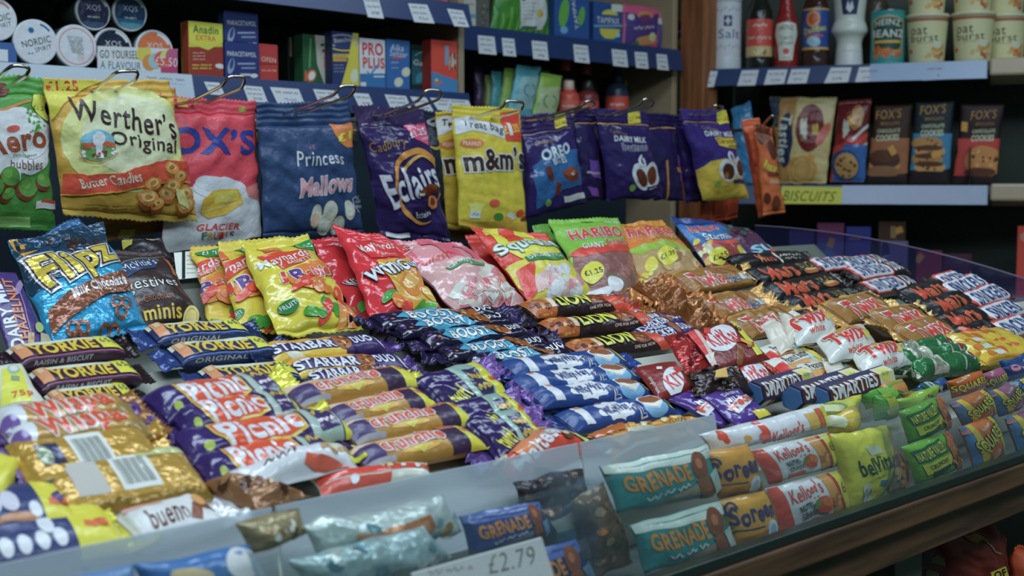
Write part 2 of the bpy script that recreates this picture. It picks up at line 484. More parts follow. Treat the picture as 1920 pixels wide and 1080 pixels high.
def _profile(e, n=60):
    t = np.linspace(math.pi, 0, n); y = np.cos(t); z = np.sin(t)
    Y = -np.sign(y) * np.abs(y) ** (2 / e); Z = np.abs(z) ** (2 / e)
    return Y, Z
def bar(name, label, cat, A, Bp, plane, W, T, base, ops=None, kind='film', fin=0.012, finL=None, finR=None, roll=-8, group=None,
        e=2.6, wr=0.0006, yaw=0, curl=0.25, fins='LR', flat=0.5, finW=1.04, crush=0.0, lift=0.0, endname='end_seal'):
    """a flow-wrapped bar lying along the picture points A (left end) - Bp (right end) on a plane"""
    a = np.array(onplane(A[0], A[1], plane)); b = np.array(onplane(Bp[0], Bp[1], plane))
    pn = np.array(plane[0]) if plane[0][2] != 0 else np.array([0, 0, 1.0])
    c = (a + b) / 2 + pn * lift; L = np.linalg.norm(b - a); ex = (b - a) / L
    ey = np.cross(pn, ex); ey /= np.linalg.norm(ey); nz = np.cross(ex, ey)
    r = math.radians(roll); n2 = math.cos(r) * nz - math.sin(r) * ey; ey = np.cross(n2, ex); nz = n2
    Yp, Zp = _profile(e)
    yy, zz = Yp * W / 2, Zp * T / 2
    s = np.concatenate([[0], np.cumsum(np.hypot(np.diff(yy), np.diff(zz)))]); S_len = s[-1]; s = s / S_len
    sd = nextseed(); W1 = Waves(sd * 17 + 3, 0.03); W2 = Waves(sd * 5 + 1, 0.012)
    te = min(0.16, 0.016 / L)
    def taper(u):
        q = np.clip(np.minimum(u, 1 - u) / te, 0, 1); return np.sqrt(np.clip(1 - (1 - q) ** 2, 0, 1))
    def pos(u, v, bot=False):
        u = np.asarray(u, float); v = np.asarray(v, float)
        if not bot: v = np.clip(v, 0, 1) ** 0.68          # the print is centred on the side that faces the shop
        y = np.interp(np.clip(v, 0, 1), s, yy); z = np.interp(np.clip(v, 0, 1), s, zz)
        t = taper(u); z = z * (0.06 + 0.94 * t) * (-flat * 2 if bot else 1.0); y = y * (1.03 - 0.03 * t)
        x = (u - 0.5) * L
        d = wr * (W1(x, v * S_len) + 0.45 * W2(x, v * S_len)) * (0.4 + (0.6 + 2.0 * crush) * t)
        if bot: d = -0.3 * d
        prof = np.sqrt(np.clip(1 - (2 * np.clip(v, 0, 1) - 1) ** 2, 0, 1))
        return c + np.outer(x, ex) + np.outer(y, ey) + np.outer(z + d * prof, nz)
    S = numeric(pos, 0.006)
    cv = Canvas(L, S_len, None, 0.005, 0.0024)
    if ops: ops(cv)
    nu = max(20, int(L / 0.004)); nv = 24
    us = np.concatenate([np.linspace(0, te, 6)[:-1], np.linspace(te, 1 - te, nu - 9), np.linspace(1 - te, 1, 6)[1:]]); nu = len(us) - 1
    vs = np.linspace(0, 1, nv + 1)
    U, Vv = np.meshgrid(us, vs); uf, vf = U.ravel(), Vv.ravel()
    P = pos(uf, vf); nb = 7; vb = np.linspace(0, 1, nb + 1)
    U, Vv = np.meshgrid(us, vb); Q = pos(U.ravel(), Vv.ravel(), True)
    m = len(P); Vt = np.concatenate([P, Q]); F = grid_faces(nu, nv) + [tuple(reversed(f)) for f in grid_faces(nu, nb, m)]
    V2, F2, M2, I2 = with_art(S, Vt, F, [mat(base, kind)], [0] * len(F), cv.layers, 0.0002, kind, 0.0004)
    org = tuple(c - nz * T * flat)
    root = empty(name, org, label, cat, group)
    link_mesh('wrapper', V2, F2, M2, I2, root, org)
    rr = random.Random(sd)
    for sgn, fc in ((-1, finL), (1, finR)):
        if ('L' if sgn < 0 else 'R') not in fins: continue
        fc = fc or base; nx = 8; ny = 18; Vf = []; cl = curl * rr.uniform(-0.3, 1.2); tw = rr.uniform(-0.25, 0.25)
        WW = Waves(sd + 77 + sgn, 0.012)
        for side in (0, 1):
            for i in range(nx + 1):
                for j in range(ny + 1):
                    q = i / nx; f = fin * q; y = (0.5 - j / ny) * W * (1.03 + (finW - 1.03) * q)
                    if i == nx: f += 0.0012 * (1 if j % 2 else -1)
                    z = 0.0005 * math.sin(f / 0.0022 * 3.14) + cl * f * f / fin + tw * y * q + crush * 0.006 * q * float(WW(f, y)) + (0.0 if side == 0 else -0.0007)
                    z += 0.0008 * q * float(WW(f * 2, y))
                    Vf.append(c + ex * sgn * (L / 2 + f - 0.001) + ey * y + nz * z)
        m = (nx + 1) * (ny + 1); F = grid_faces(ny, nx) + [tuple(reversed(f)) for f in grid_faces(ny, nx, m)]
        for j in range(ny): F.append((nx * (ny + 1) + j, nx * (ny + 1) + j + 1, m + nx * (ny + 1) + j + 1, m + nx * (ny + 1) + j))
        for i in range(nx):
            for j in (0, ny): F.append((i * (ny + 1) + j, (i + 1) * (ny + 1) + j, m + (i + 1) * (ny + 1) + j, m + i * (ny + 1) + j))
        link_mesh(endname, Vf, F, [mat(fc, 'crisp' if kind != 'matte' else kind)], None, root, org)
    ALL.append(root)
    return root

def pack(name, label, cat, quad, plane, depth, base, ops=None, kind='card', group=None, side=None, top=None, bev=0.0012, ddir=None, bulge=0.0, sideops=None):
    """a carton: front face from four picture points, going back by depth"""
    pls = plane if isinstance(plane, list) else [plane] * 4
    C = [np.array(onplane(q[0], q[1], p)) for q, p in zip(quad, pls)]
    w = (np.linalg.norm(C[1] - C[0]) + np.linalg.norm(C[2] - C[3])) / 2; h = (np.linalg.norm(C[3] - C[0]) + np.linalg.norm(C[2] - C[1])) / 2
    n = np.cross(C[1] - C[0], C[0] - C[3]); n /= np.linalg.norm(n)
    d = -n * depth if ddir is None else np.array(ddir, float) * depth
    def pos(u, v):
        u = np.asarray(u, float); v = np.asarray(v, float)
        return np.outer((1 - u) * (1 - v), C[0]) + np.outer(u * (1 - v), C[1]) + np.outer(u * v, C[2]) + np.outer((1 - u) * v, C[3])
    S = numeric(pos)
    cv = Canvas(w, h, quad, 1.0, 1.0)
    if ops: ops(cv)
    v = C + [p + d for p in C]
    f = [(0, 3, 2, 1), (4, 5, 6, 7), (0, 1, 5, 4), (1, 2, 6, 5), (2, 3, 7, 6), (3, 0, 4, 7)]
    V, F = bevelled([tuple(p) for p in v], f, bev, 2)
    mats = [mat(base, kind)]; idx = [0] * len(F)
    if side or top:
        A = np.array(V)
        for i, q in enumerate(F):
            nn = np.cross(A[q[1]] - A[q[0]], A[q[2]] - A[q[0]]); l = np.linalg.norm(nn)
            if l < 1e-12 or len(q) < 4: continue
            nn /= l
            if abs(nn.dot(n)) < 0.5:
                isx = abs(nn.dot((C[1] - C[0]) / np.linalg.norm(C[1] - C[0]))) > 0.6
                cc = side if isx else top
                if cc:
                    mm = mat(cc, kind)
                    if mm not in mats: mats.append(mm)
                    idx[i] = mats.index(mm)
    V2, F2, M2, I2 = with_art(S, V, F, mats, idx, cv.layers, 0.00012, kind, 0.0004)
    org = tuple((C[2] + C[3]) / 2)
    o = link_mesh(name, V2, F2, M2, I2, None, org, smooth=False)
    tag(o, label, cat, group); ALL.append(o)
    return o

def lathe_geo(prof, cx, cy, seg=40, sx=1.0, sy=1.0, a=0.0):
    """prof: list of (radius, z) -> verts, faces; sx, sy flatten the section, a turns it"""
    V = []; F = []; n = len(prof); ca, sa = math.cos(a), math.sin(a)
    for r, z in prof:
        for k in range(seg):
            w = 2 * math.pi * k / seg; x, y = r * math.cos(w) * sx, r * math.sin(w) * sy
            V.append((cx + x * ca - y * sa, cy + x * sa + y * ca, z))
    for i in range(n - 1):
        for k in range(seg):
            F.append((i * seg + k, i * seg + (k + 1) % seg, (i + 1) * seg + (k + 1) % seg, (i + 1) * seg + k))
    F.append(tuple(range(seg))[::-1]); F.append(tuple((n - 1) * seg + k for k in range(seg)))
    return V, F
def smoothprof(prof, n=5):
    """Catmull-Rom through the profile points; a doubled point stays a corner"""
    P = [np.array(p, float) for p in prof]; out = []
    for i in range(len(P) - 1):
        p0 = P[max(i - 1, 0)]; p1, p2 = P[i], P[i + 1]; p3 = P[min(i + 2, len(P) - 1)]
        if np.allclose(p1, p2): continue
        for k in range(n):
            t = k / n
            q = 0.5 * (2 * p1 + (p2 - p0) * t + (2 * p0 - 5 * p1 + 4 * p2 - p3) * t * t + (3 * p1 - p0 - 3 * p2 + p3) * t ** 3)
            out.append((max(q[0], 0.0005), q[1]))
    out.append(tuple(P[-1])); return out
def vessel(name, label, cat, cx, cy, z0, bodies, lab=None, facing=0.0, group=None, sx=1.0, sy=1.0, turn=0.0):
    """upright round thing. bodies: list of (part name, profile [(r,z)...], colour, kind). lab: (profile index, z0, z1, half angle, ops, base colour)"""
    root = empty(name, (cx, cy, z0), label, cat, group)
    for i, (pn, prof, colr, kd) in enumerate(bodies):
        pr = [(r, z + z0) for r, z in prof]
        V, F = lathe_geo(pr, cx, cy, 40, sx, sy, turn)
        mats = [mat(colr, kd) if isinstance(colr, str) else colr]; idx = [0] * len(F)
        if lab and lab[0] == i:
            _, la, lb, ha, ops, lcol = lab
            zs = np.array([p[1] for p in prof]); rs = np.array([p[0] for p in prof])
            def pos(u, v):
                u = np.asarray(u, float); v = np.asarray(v, float)
                z = lb + (la - lb) * v; rad = np.interp(z, zs, rs) + 0.0002
                w = facing + (u - 0.5) * 2 * ha
                x = rad * np.cos(w); y = rad * np.sin(w)
                ca, sa = math.cos(turn), math.sin(turn)
                xl, yl = x * ca + y * sa, -x * sa + y * ca
                if sx != 1 or sy != 1:
                    ang = np.arctan2(yl, xl); xl, yl = rad * np.cos(ang) * sx, rad * np.sin(ang) * sy
                X, Y = xl * ca - yl * sa, xl * sa + yl * ca
                return np.stack([cx + X, cy + Y, z0 + z], 1)
            rm = float(np.interp((la + lb) / 2, zs, rs))
            cv = Canvas(2 * ha * rm, lb - la, None, 0.006, 0.008)
            ops(cv)
            V, F, mats, idx = with_art(numeric(pos), V, F, mats, idx, cv.layers, 0.00012, 'card' if kd != 'gloss' else 'film', 0.0004)
        link_mesh(pn, V, F, mats, idx, root, (cx, cy, z0 + min(z for _, z in prof)))
    ALL.append(root)
    return root

def puck(name, label, px, py, rpx, yplane, depth, ops, rim='d8dcdc', body='20302f', tilt=0.0, group=None, squash=1.0, lidc='e4eaee'):
    """a flat round tin standing on its edge, lid towards the shop"""
    c = np.array(onplane(px, py, PY(yplane)))
    e = np.array(onplane(px, py - rpx, PY(yplane))); r = abs(e[2] - c[2])
    nrm = Vector((math.sin(tilt), -math.cos(tilt), 0.0)).normalized(); nrm = np.array(nrm)
    ex = np.array([math.cos(tilt), math.sin(tilt), 0]); ez = np.array([0, 0, 1.0])
    root = empty(name, tuple(c - ez * r - nrm * depth / 2), label, 'tin', group)
    def ringgeo(prof):
        V = []; F = []; seg = 40
        for q, d in prof:
            for k in range(seg):
                w = 2 * math.pi * k / seg; V.append(c + ex * (q * math.cos(w)) + ez * (q * math.sin(w)) + nrm * d)
        for i in range(len(prof) - 1):
            for k in range(seg): F.append((i * seg + k, i * seg + (k + 1) % seg, (i + 1) * seg + (k + 1) % seg, (i + 1) * seg + k))
        F.append(tuple(range(seg))[::-1]); F.append(tuple((len(prof) - 1) * seg + k for k in range(seg)))
        return V, F
    V, F = ringgeo([(r * 0.9, -depth), (r * 0.97, -depth + 0.002), (r * 0.97, -0.009)])
    link_mesh('tin_body', V, F, [mat(body, 'plastic')], None, root, tuple(c - ez * r))
    V, F = ringgeo([(r, -0.010), (r, -0.002), (r * 0.985, 0.0), (r * 0.93, 0.0005), (r * 0.92, 0.0)])
    cv = Canvas(2 * r, 2 * r, [(px - rpx, py - rpx), (px + rpx, py - rpx), (px + rpx, py + rpx), (px - rpx, py + rpx)], 1, 1)
    # the lid's art is written as if seen square on
    ops(cv)
    def pos(u, v):
        u = np.asarray(u, float); v = np.asarray(v, float)
        return c + np.outer((u - 0.5) * 2 * r, ex) + np.outer((0.5 - v) * 2 * r, ez) + nrm * 0.0003
    V, F, M, I = with_art(numeric(pos), V, F, [mat(lidc, 'plastic')], [0] * len(F), cv.layers, 0.00012, 'film', 0.0004)
    link_mesh('lid', V, F, M, I, root, tuple(c - ez * r))
    ALL.append(root); return root

M_CHROME = mat('c8ccd0', 'metal')
def hook(pts, label, yb=1.5, yf=1.40, back=1.86, balls=True):
    ys = [yb, yf + 0.012, yf, yf, yf + 0.012, yb]
    P = [Vector(onplane(x, y, PY(q))) for (x, y), q in zip(pts, ys)]
    a, b = P[0].copy(), P[-1].copy()
    zb = (a.z + b.z) / 2
    a0 = Vector((a.x, back, zb - 0.01)); b0 = Vector((b.x, back, zb - 0.01))
    path = rounded([a0] + P + [b0], 0.008, 5)
    root = empty('display_hook', ((a.x + b.x) / 2, back, zb), label, 'hook', 'wire display hooks')
    V, F = tube(path, 0.0022, 8)
    link_mesh('wire_loop', V, F, [M_CHROME], None, root, root.location)
    v, f = bevelled(*box_geo((root.location.x - 0.022, back - 0.002, zb - 0.03), (root.location.x + 0.022, back + 0.003, zb + 0.01)), 0.001)
    link_mesh('mounting_plate', v, f, [M_CHROME], None, root, root.location, smooth=False)
    if balls:
        for sx in (-0.011, 0.011):
            V, F = lathe_geo(smoothprof([(0.0005, -0.006), (0.0045, -0.0045), (0.0062, 0), (0.0045, 0.0045), (0.0005, 0.006)], 4), 0, 0, 16)
            V = [(x + root.location.x + sx, y + back - 0.05, z + zb + 0.012) for x, y, z in V]
            link_mesh('ball_tip', V, F, [M_CHROME], None, root, (root.location.x + sx, back - 0.05, zb + 0.006))
    ALL.append(root); return root

def ticket(label, quad, plane, ops=None, col='dfe8ec', group='shelf edge price tickets', name='price_ticket', thick=0.0006, kind='paper'):
    return pack(name, label, 'price ticket', quad, plane, thick, col, ops, kind, group, bev=0)
# ---------------------------------------------------------------- the room
def struct(o): o['kind'] = 'structure'; return o
M_FLOOR = mat('3c4848', 'paint'); M_WALL = mat('8c9690', 'paint'); M_CEIL = mat('a8b4b4', 'paint')
struct(boxpart('floor', (-2.2, -2.4, -0.05), (4.6, 3.2, 0.0), M_FLOOR, None, 0))
struct(boxpart('ceiling', (-2.2, -2.4, 2.7), (4.6, 3.2, 2.75), M_CEIL, None, 0))
struct(boxpart('wall_back', (-2.2, 3.0, 0.0), (4.6, 3.1, 2.7), M_WALL, None, 0))
struct(boxpart('wall_right', (4.4, -2.4, 0.0), (4.5, 3.0, 2.7), M_WALL, None, 0))
struct(boxpart('wall_left', (-2.2, -2.4, 0.0), (-2.1, 3.0, 2.7), M_WALL, None, 0))
for i, (x, y, l) in enumerate(((0.35, 0.95, 1.5), (1.95, 0.75, 1.2), (-0.2, -0.55, 1.5), (1.3, -0.75, 1.2))):
    t = empty('ceiling_lamp', (x, y, 2.63), 'white fluorescent batten lamp on the shop ceiling above the sweets', 'lamp', 'ceiling lamps')
    boxpart('lamp_housing', (x - l / 2 - .03, y - .07, 2.66), (x + l / 2 + .03, y + .07, 2.6995), mat('d8dede', 'paint'), t)
    boxpart('diffuser', (x - l / 2, y - .05, 2.63), (x + l / 2, y + .05, 2.66), mat('f0f6f6', 'plastic'), t, 0.006)

# ---------------------------------------------------------------- wall shelving behind the hanging bags
NAVY = mat('243c72', 'plastic'); SHELFM = mat('5a6a70', 'paint'); DARKP = mat('203c3a', 'paint')  # DARKP puts the teal shade of the deep shelf into the colour
def shelf(name, label, x0, x1, yf, yb, zt, lip, colour, board=0.02, bracket=False, strip_h=None):
    t = empty(name, ((x0 + x1) / 2, yf, zt - board), label, 'shelf')
    boxpart('shelf_board', (x0, yf + 0.004, zt - board), (x1, yb, zt), SHELFM, t, 0.001)
    # ticket strip leans out at its foot like the real moulding
    prof = [(yf, zt + 0.002), (yf + 0.004, zt + 0.002), (yf + 0.004, zt - lip), (yf - 0.012, zt - lip)]
    prism('ticket_strip', prof, x0, x1, colour, t)
    if bracket:
        prism('end_bracket', [(yf + .01, zt - .005), (yf + .16, zt - .005), (yf + .16, zt - .075), (yf + .06, zt - .05)], x1, x1 + 0.012, mat('b4a890', 'plastic'), t, .002)
    ALL.append(t); return t
unit = empty('shelving_unit', (0.7, 2.35, 0.0), 'dark tall wall shelving unit behind the hanging sweet bags', 'shelving unit')
boxpart('back_panel', (-0.6, 2.33, 0.0), (1.715, 2.35, 2.3), DARKP, unit)
boxpart('side_panel', (1.700, 1.93, 0.0), (1.715, 2.33, 2.3), mat('8c8874', 'paint'), unit)
boxpart('hook_panel', (-0.6, 1.868, 0.0), (2.15, 1.885, 1.455), mat('1c2c3c', 'paint'), unit)
unit2 = empty('shelving_unit', (2.15, 2.5, 0.0), 'set-back tall wall shelving unit between the medicine shelves and the wooden post', 'shelving unit')
boxpart('back_panel', (1.72, 2.48, 0.0), (2.585, 2.5, 2.3), mat('2a3c38', 'paint'), unit2)
boxpart('side_panel', (2.565, 2.075, 0.0), (2.585, 2.48, 2.3), mat('9c957c', 'paint'), unit2)
shelf('wall_shelf', 'blue fronted shelf carrying the small tins and medicine boxes', -0.6, 1.70, 1.90, 2.33, 1.531, 0.050, NAVY)
shelf('wall_shelf', 'blue fronted shelf at the top edge above the medicine boxes', -0.6, 1.70, 1.90, 2.33, 1.708, 0.044, NAVY, 0.02, True)
shelf('wall_shelf', 'blue fronted shelf carrying the tampon boxes and pink pouches', 1.72, 2.565, 2.05, 2.48, 1.692, 0.052, NAVY)
shelf('wall_shelf', 'half hidden shelf carrying the wet wipe packs and red topped bottles', 1.72, 2.565, 2.05, 2.48, 1.500, 0.045, NAVY)
post = boxpart('wooden_post', (2.578, 1.985, 0.0), (2.640, 2.060, 2.69), M_POST, None, 0.003)
tag(post, 'brown wooden upright post between the two shelving units', 'post')

# right hand unit, turned towards the shop
RO = Vector((2.601, 2.009, 0)); RE = Vector((0.428, -0.904, 0)); RB = Vector((0.904, 0.428, 0))
def PR(t): return (RB.copy(), RB.dot(RO) + t)
def rpt(s, t, z): return RO + RE * s + RB * t + Vector((0, 0, z))
def rbox(name, s0, s1, t0, t1, z0, z1, m, parent=None, bev=0.001):
    v = [rpt(s, t, z) for z in (z0, z1) for s, t in ((s0, t0), (s1, t0), (s1, t1), (s0, t1))]
    f = [(0, 3, 2, 1), (4, 5, 6, 7), (0, 1, 5, 4), (1, 2, 6, 5), (2, 3, 7, 6), (3, 0, 4, 7)]
    V, F = bevelled([tuple(p) for p in v], f, bev); c = rpt((s0 + s1) / 2, (t0 + t1) / 2, z0)
    return link_mesh(name, V, F, [m], None, parent, tuple(c), smooth=False)
def rprism(name, prof, s0, s1, m, parent=None, bev=0.0):
    n = len(prof); v = [tuple(rpt(s, t, z)) for s in (s0, s1) for t, z in prof]
    f = [tuple(range(n))[::-1], tuple(range(n, 2 * n))] + [(i, (i + 1) % n, n + (i + 1) % n, n + i) for i in range(n)]
    V, F = bevelled(v, f, bev); c = np.array(V).mean(0); c[2] = np.array(V)[:, 2].min()
    return link_mesh(name, V, F, [m], None, parent, tuple(c), smooth=False)
unit3 = empty('shelving_unit', tuple(rpt(0.5, 0.4, 0)), 'angled shelving unit on the right holding sauces and biscuits', 'shelving unit')
rbox('back_panel', 0.02, 1.15, 0.36, 0.38, 0, 2.3, mat('2c3a30', 'paint'), unit3)
rbox('side_panel', 0.0, 0.012, 0.06, 0.36, 0, 2.3, mat('2a2a24', 'paint'), unit3)
rbox('side_panel', 1.10, 1.15, 0.0, 0.36, 0, 2.3, mat('55584a', 'paint'), unit3)
STEEL = mat('7f95b8', 'plastic')
def rshelf(label, zt, lip, s1, endcap=True):
    t = empty('wall_shelf', tuple(rpt(0.35, 0, zt - .02)), label, 'shelf')
    rbox('shelf_board', 0.0 + .09, 1.09, 0.004, 0.355, zt - 0.02, zt, SHELFM, t)
    rprism('ticket_strip', [(0.0, zt + .002), (.004, zt + .002), (.004, zt - lip), (-.012, zt - lip)], 0.005, s1, NAVY, t)
    rprism('end_cap', [(-.012, zt + .006), (.10, zt + .004), (.10, zt - .05), (.05, zt - .045), (-.014, zt - .035)], s1 + .004, s1 + .16, mat('a9a48e', 'plastic'), t, .006)
    ALL.append(t); return t
s1 = rshelf('upper right shelf carrying the salt, sauces and porridge pots', 1.6417, 0.042, 0.690)
rprism('strip_cover', [(-.0135, 1.600), (-.0015, 1.6435), (-.0035, 1.6435), (-.0155, 1.600)], 0.42, 0.688, mat('8fb0dc', 'plastic'), s1)
s2 = rshelf('middle right shelf carrying the biscuits', 1.345, 0.045, 0.700)
rprism('strip_cover', [(-.0135, 1.3005), (-.0015, 1.3465), (-.0035, 1.3465), (-.0155, 1.3005)], 0.36, 0.698, mat('90aad0', 'plastic'), s2)
s3 = rshelf('dark lower right shelf seen through the purple acrylic', 1.075, 0.045, 0.700)

# ---------------------------------------------------------------- the sweet stand
stand = empty('display_stand', (0.85, 0.9, 1.06), 'stepped grey confectionery stand filled with bars and bags', 'display stand')
TRAY = mat('9fb0ae', 'paint'); TRAYD = mat('44534f', 'paint'); BLACK = mat('20302e', 'plastic')
X0, X1 = -0.15, 1.80
def tray(name, pl_y0, pl_z0, k, ya, yb, down, off, m=TRAY):
    za = pl_z0 + k * (ya - pl_y0) - off; zb = pl_z0 + k * (yb - pl_y0) - off
    return prism(name, [(ya, za), (yb, zb), (yb, zb - .012), (yb - .004, down), (ya, down)], X0, X1, m, stand, .0008)
tray('tier_tray', 0.66, 1.156, 0.5, 0.602, 0.757, 1.0785, .017)
tray('tier_tray', 0.88, 1.183, 0.5, 0.780, 0.940, 1.0785, .017)
tray('tier_tray', 1.04, 1.194, 0.84, 1.000, 1.150, 1.0785, .036, mat('5f6e6c', 'paint'))
boxpart('base_board', (X0, 0.5205, 1.060), (X1, 1.26, 1.078), TRAYD, stand)
boxpart('front_rail', (X0, 0.506, 1.0868), (X1, 0.5175, 1.0945), BLACK, stand, .001)
for xa, xb in ((X0, 0.385), (0.388, 0.640), (0.643, 0.800)):
    prism('tray_lip', [(0.590, 1.115), (0.600, 1.166), (0.6015, 1.166), (0.5935, 1.115)], xa, xb, M_FROST, stand)
# curved clear end panel on the right
prof = []
for k in range(15):
    t = k / 14; y = 1.27 - 0.74 * t; z = 1.278 - 0.015 * t - 0.145 * t ** 2.1
    prof.append((y, z))
prof += [(0.53, 1.0795), (1.25, 1.0795)]
prism('end_panel', prof, 1.800, 1.804, M_PURPLE, stand)
prism('end_panel_edge', [(y, z + .0014) for y, z in prof[:15]] + [(y, z) for y, z in prof[:15][::-1]], 1.7995, 1.8045, mat('6a6a90', 'plastic'), stand)
ALL.append(stand)
counter = empty('shop_counter', (0.85, 0.9, 0.0), 'wooden shop counter with a brown front board under the sweet stand', 'counter')
boxpart('front_board', (X0 - .3, 0.503, 1.066), (X1 + .4, 0.5175, 1.0865), M_WOOD, counter, .002)
boxpart('counter_top', (X0 - .3, 0.5205, 1.030), (X1 + .4, 1.30, 1.0595), M_WOOD, counter, .001)
boxpart('back_board', (X0 - .3, 0.95, 0.0), (X1 + .4, 0.97, 1.0295), mat('1c2624', 'paint'), counter)
boxpart('upright', (1.02, 0.56, 0.0), (1.07, 0.95, 1.0295), mat('4a544e', 'paint'), counter)
boxpart('lower_shelf', (X0 - .3, 0.50, 0.62), (X1 + .4, 0.95, 0.64), mat('2c2a22', 'paint'), counter)
ALL.append(counter)
# ---------------------------------------------------------------- goods on the wall shelves
def proj(P):
    q = Vector(P) - EYE; d = q.dot(_fw)
    return (960 + FPX * q.dot(_rt) / d, 540 - FPX * q.dot(_up) / d)
def at_z(px, z, plane):
    """point of a vertical plane at picture column px and height z"""
    y0, y1 = 0.0, 1080.0
    for _ in range(40):
        ym = (y0 + y1) / 2
        if onplane(px, ym, plane).z > z: y0 = ym
        else: y1 = ym
    return onplane(px, (y0 + y1) / 2, plane)
def sbox(name, label, cat, x0, x1, ytop, plane, z, depth, base, ops=None, z1=None, **k):
    A = at_z(x0, z, plane); Bq = at_z(x1, z, plane)
    zt = onplane((x0 + x1) / 2, ytop, plane).z if z1 is None else z1
    q = [proj((A.x, A.y, zt)), proj((Bq.x, Bq.y, zt)), proj(Bq), proj(A)]
    return pack(name, label, cat, q, plane, depth, base, ops, **k)
ZL = 1.5325; G = 'medicine boxes on the back shelf'
W_ = 'e6eef2'; K_ = '14201f'
YL = PY(1.935)

def lid_nordic(cx, cy, r, hue):
    def f(c):
        c.ell(cx, cy, r * .94, r * .94, 'e9f0f4', n=36)
        c.text('NORDIC', (cx - r * .62, cy + r * .16), (cx + r * .66, cy - r * .20), r * .30, '16323c')
        c.text('SPIRIT', (cx - r * .05, cy + r * .36), (cx + r * .70, cy + r * .14), r * .20, '16323c', bold=0)
        c.ring(cx, cy, r * .86, r * .86, r * .09, hue, n=8, a0=-75, a1=-40)
        c.ell(cx - r * .2, cy - r * .5, r * .14, r * .14, hue, n=6)
        c.ell(cx - r * .32, cy + r * .52, r * .05, r * .05, '2a8fb8'); c.ell(cx - r * .18, cy + r * .5, r * .05, r * .05, '2a8fb8')
    return f
def lid_xqs(cx, cy, r, c1, c2, c3):
    def f(c):
        c.ell(cx, cy, r * .88, r * .88, c1, n=36)
        c.ell(cx, cy + r * .35, r * .80, r * .52, c2, n=24, a0=0, a1=180)
        c.ell(cx, cy + r * .55, r * .60, r * .30, c3, n=20, a0=0, a1=180)
        c.ring(cx, cy, r * .88, r * .88, r * .13, 'dfe8ee', n=10, a0=-80, a1=-25)
        c.text('XQS', (cx - r * .42, cy - r * .2), (cx + r * .42, cy - r * .2), r * .34, 'e2eaf0', bold=-0.004)
        c.scribble(cx - r * .35, cx + r * .35, cy + r * .28, r * .09, r * .05, 'cfdbe4', 4)
    return f
puck('nicotine_pouch_tin', 'white round tin cut by the left edge of the picture, on the holder', -8, 36, 41, 1.93, .05, lid_nordic(-8, 36, 41, 'e06a4a'), group='round tins on the back shelf')
puck('nicotine_pouch_tin', 'white round tin with dark blue hexagon mark and tilted lettering', 67, 79, 43, 1.93, .08, lid_nordic(67, 79, 43, '1f6aa8'), group='round tins on the back shelf')
def lid_plain(c):
    cx, cy, r = 143, 87, 41
    c.ell(cx, cy, r * .93, r * .93, 'dfe6e8', n=36); c.ring(cx, cy, r * .84, r * .84, r * .035, 'c4544c', n=40)
    for k in range(9):
        c.scribble(cx - r * .45 + k * 1.2, cx + r * .32, cy - r * .42 + k * 3.6, 3.4, 1.1, '7e8a88', 20 + k)
    for k in range(4): c.scribble(cx + 2, cx + 14, cy + 14 + k * 4, 2.4, 0.8, 'b8837c', 40 + k)
puck('nicotine_pouch_tin', 'plain white round tin with scribbled lid and thin red ring', 143, 87, 41, 1.93, .08, lid_plain, group='round tins on the back shelf')
puck('nicotine_pouch_tin', 'dark violet round tin on top of the pile, left of the blue one', 175, 22, 35, 1.95, .09, lid_xqs(175, 22, 35, '2c2f5e', '24365e', '3c5a86'), group='round tins on the back shelf')
puck('nicotine_pouch_tin', 'blue round tin on top of the pile beside the dark violet one', 244, 24, 35, 1.95, .09, lid_xqs(244, 24, 35, '23406e', '2a7cae', '5ab0d0'), group='round tins on the back shelf')
puck('nicotine_pouch_tin', 'navy round tin half hidden behind the flavour sign', 212, 91, 39, 1.95, .09, lid_xqs(212, 91, 39, '18243c', '2c5c90', '3f7fb4'), group='round tins on the back shelf')
puck('nicotine_pouch_tin', 'orange and red round tin above the price on the flavour sign', 290, 95, 39, 1.95, .09, lid_xqs(290, 95, 39, 'e0703c', 'd94a44', 'e9b23c'), group='round tins on the back shelf')
disp = empty('tin_dispenser', tuple(at_z(150, ZL, PY(2.0))), 'blue holder with a blank white label under the tin at the left edge', 'holder')
xa = onplane(-60, 60, PY(1.9)).x; xb = onplane(296, 60, PY(1.95)).x
zz = onplane(-8, 77, PY(1.93)).z
boxpart('holder_box', (xa, 1.93, ZL), (onplane(30, 60, PY(1.93)).x, 2.0, zz - .001), mat('3a62a8', 'plastic'), disp, .0005)
boxpart('holder_label', (xa, 1.927, ZL + .004), (onplane(27, 60, PY(1.9)).x, 1.9285, zz - .012), mat('d9e4ea', 'paper'), disp, 0)

def sign(c):
    c.text('GO YOURSELF', (187, 101), (262, 103), 15, '223238', bold=.0); c.text('A FLAVOUR', (188, 121), (262, 124), 14, '2a6a96', bold=.0)
    for i, q in enumerate(('e8c44a', 'e08a3c', '8fc0c8', 'd65a5a', 'e9d070', 'b05a8a')):
        c.ell(268 + i * 11, 108 + (i * 37 % 20) - 8, 14, 15, q)
    c.rect(300, 118, 333, 136, 'b03a70'); c.ell(308, 118, 16, 9, 'd05a50')
    c.text('£5.50', (289, 113), (332, 118), 16, 'f2f6f8', bold=.0)
ticket('white and rainbow flavour sign with a £5.50 price before the tins', [(183, 86), (333, 92), (333, 138), (183, 131)], PY(1.915), sign, 'd3e0e2', None, 'shelf_sign', .0012, 'card')

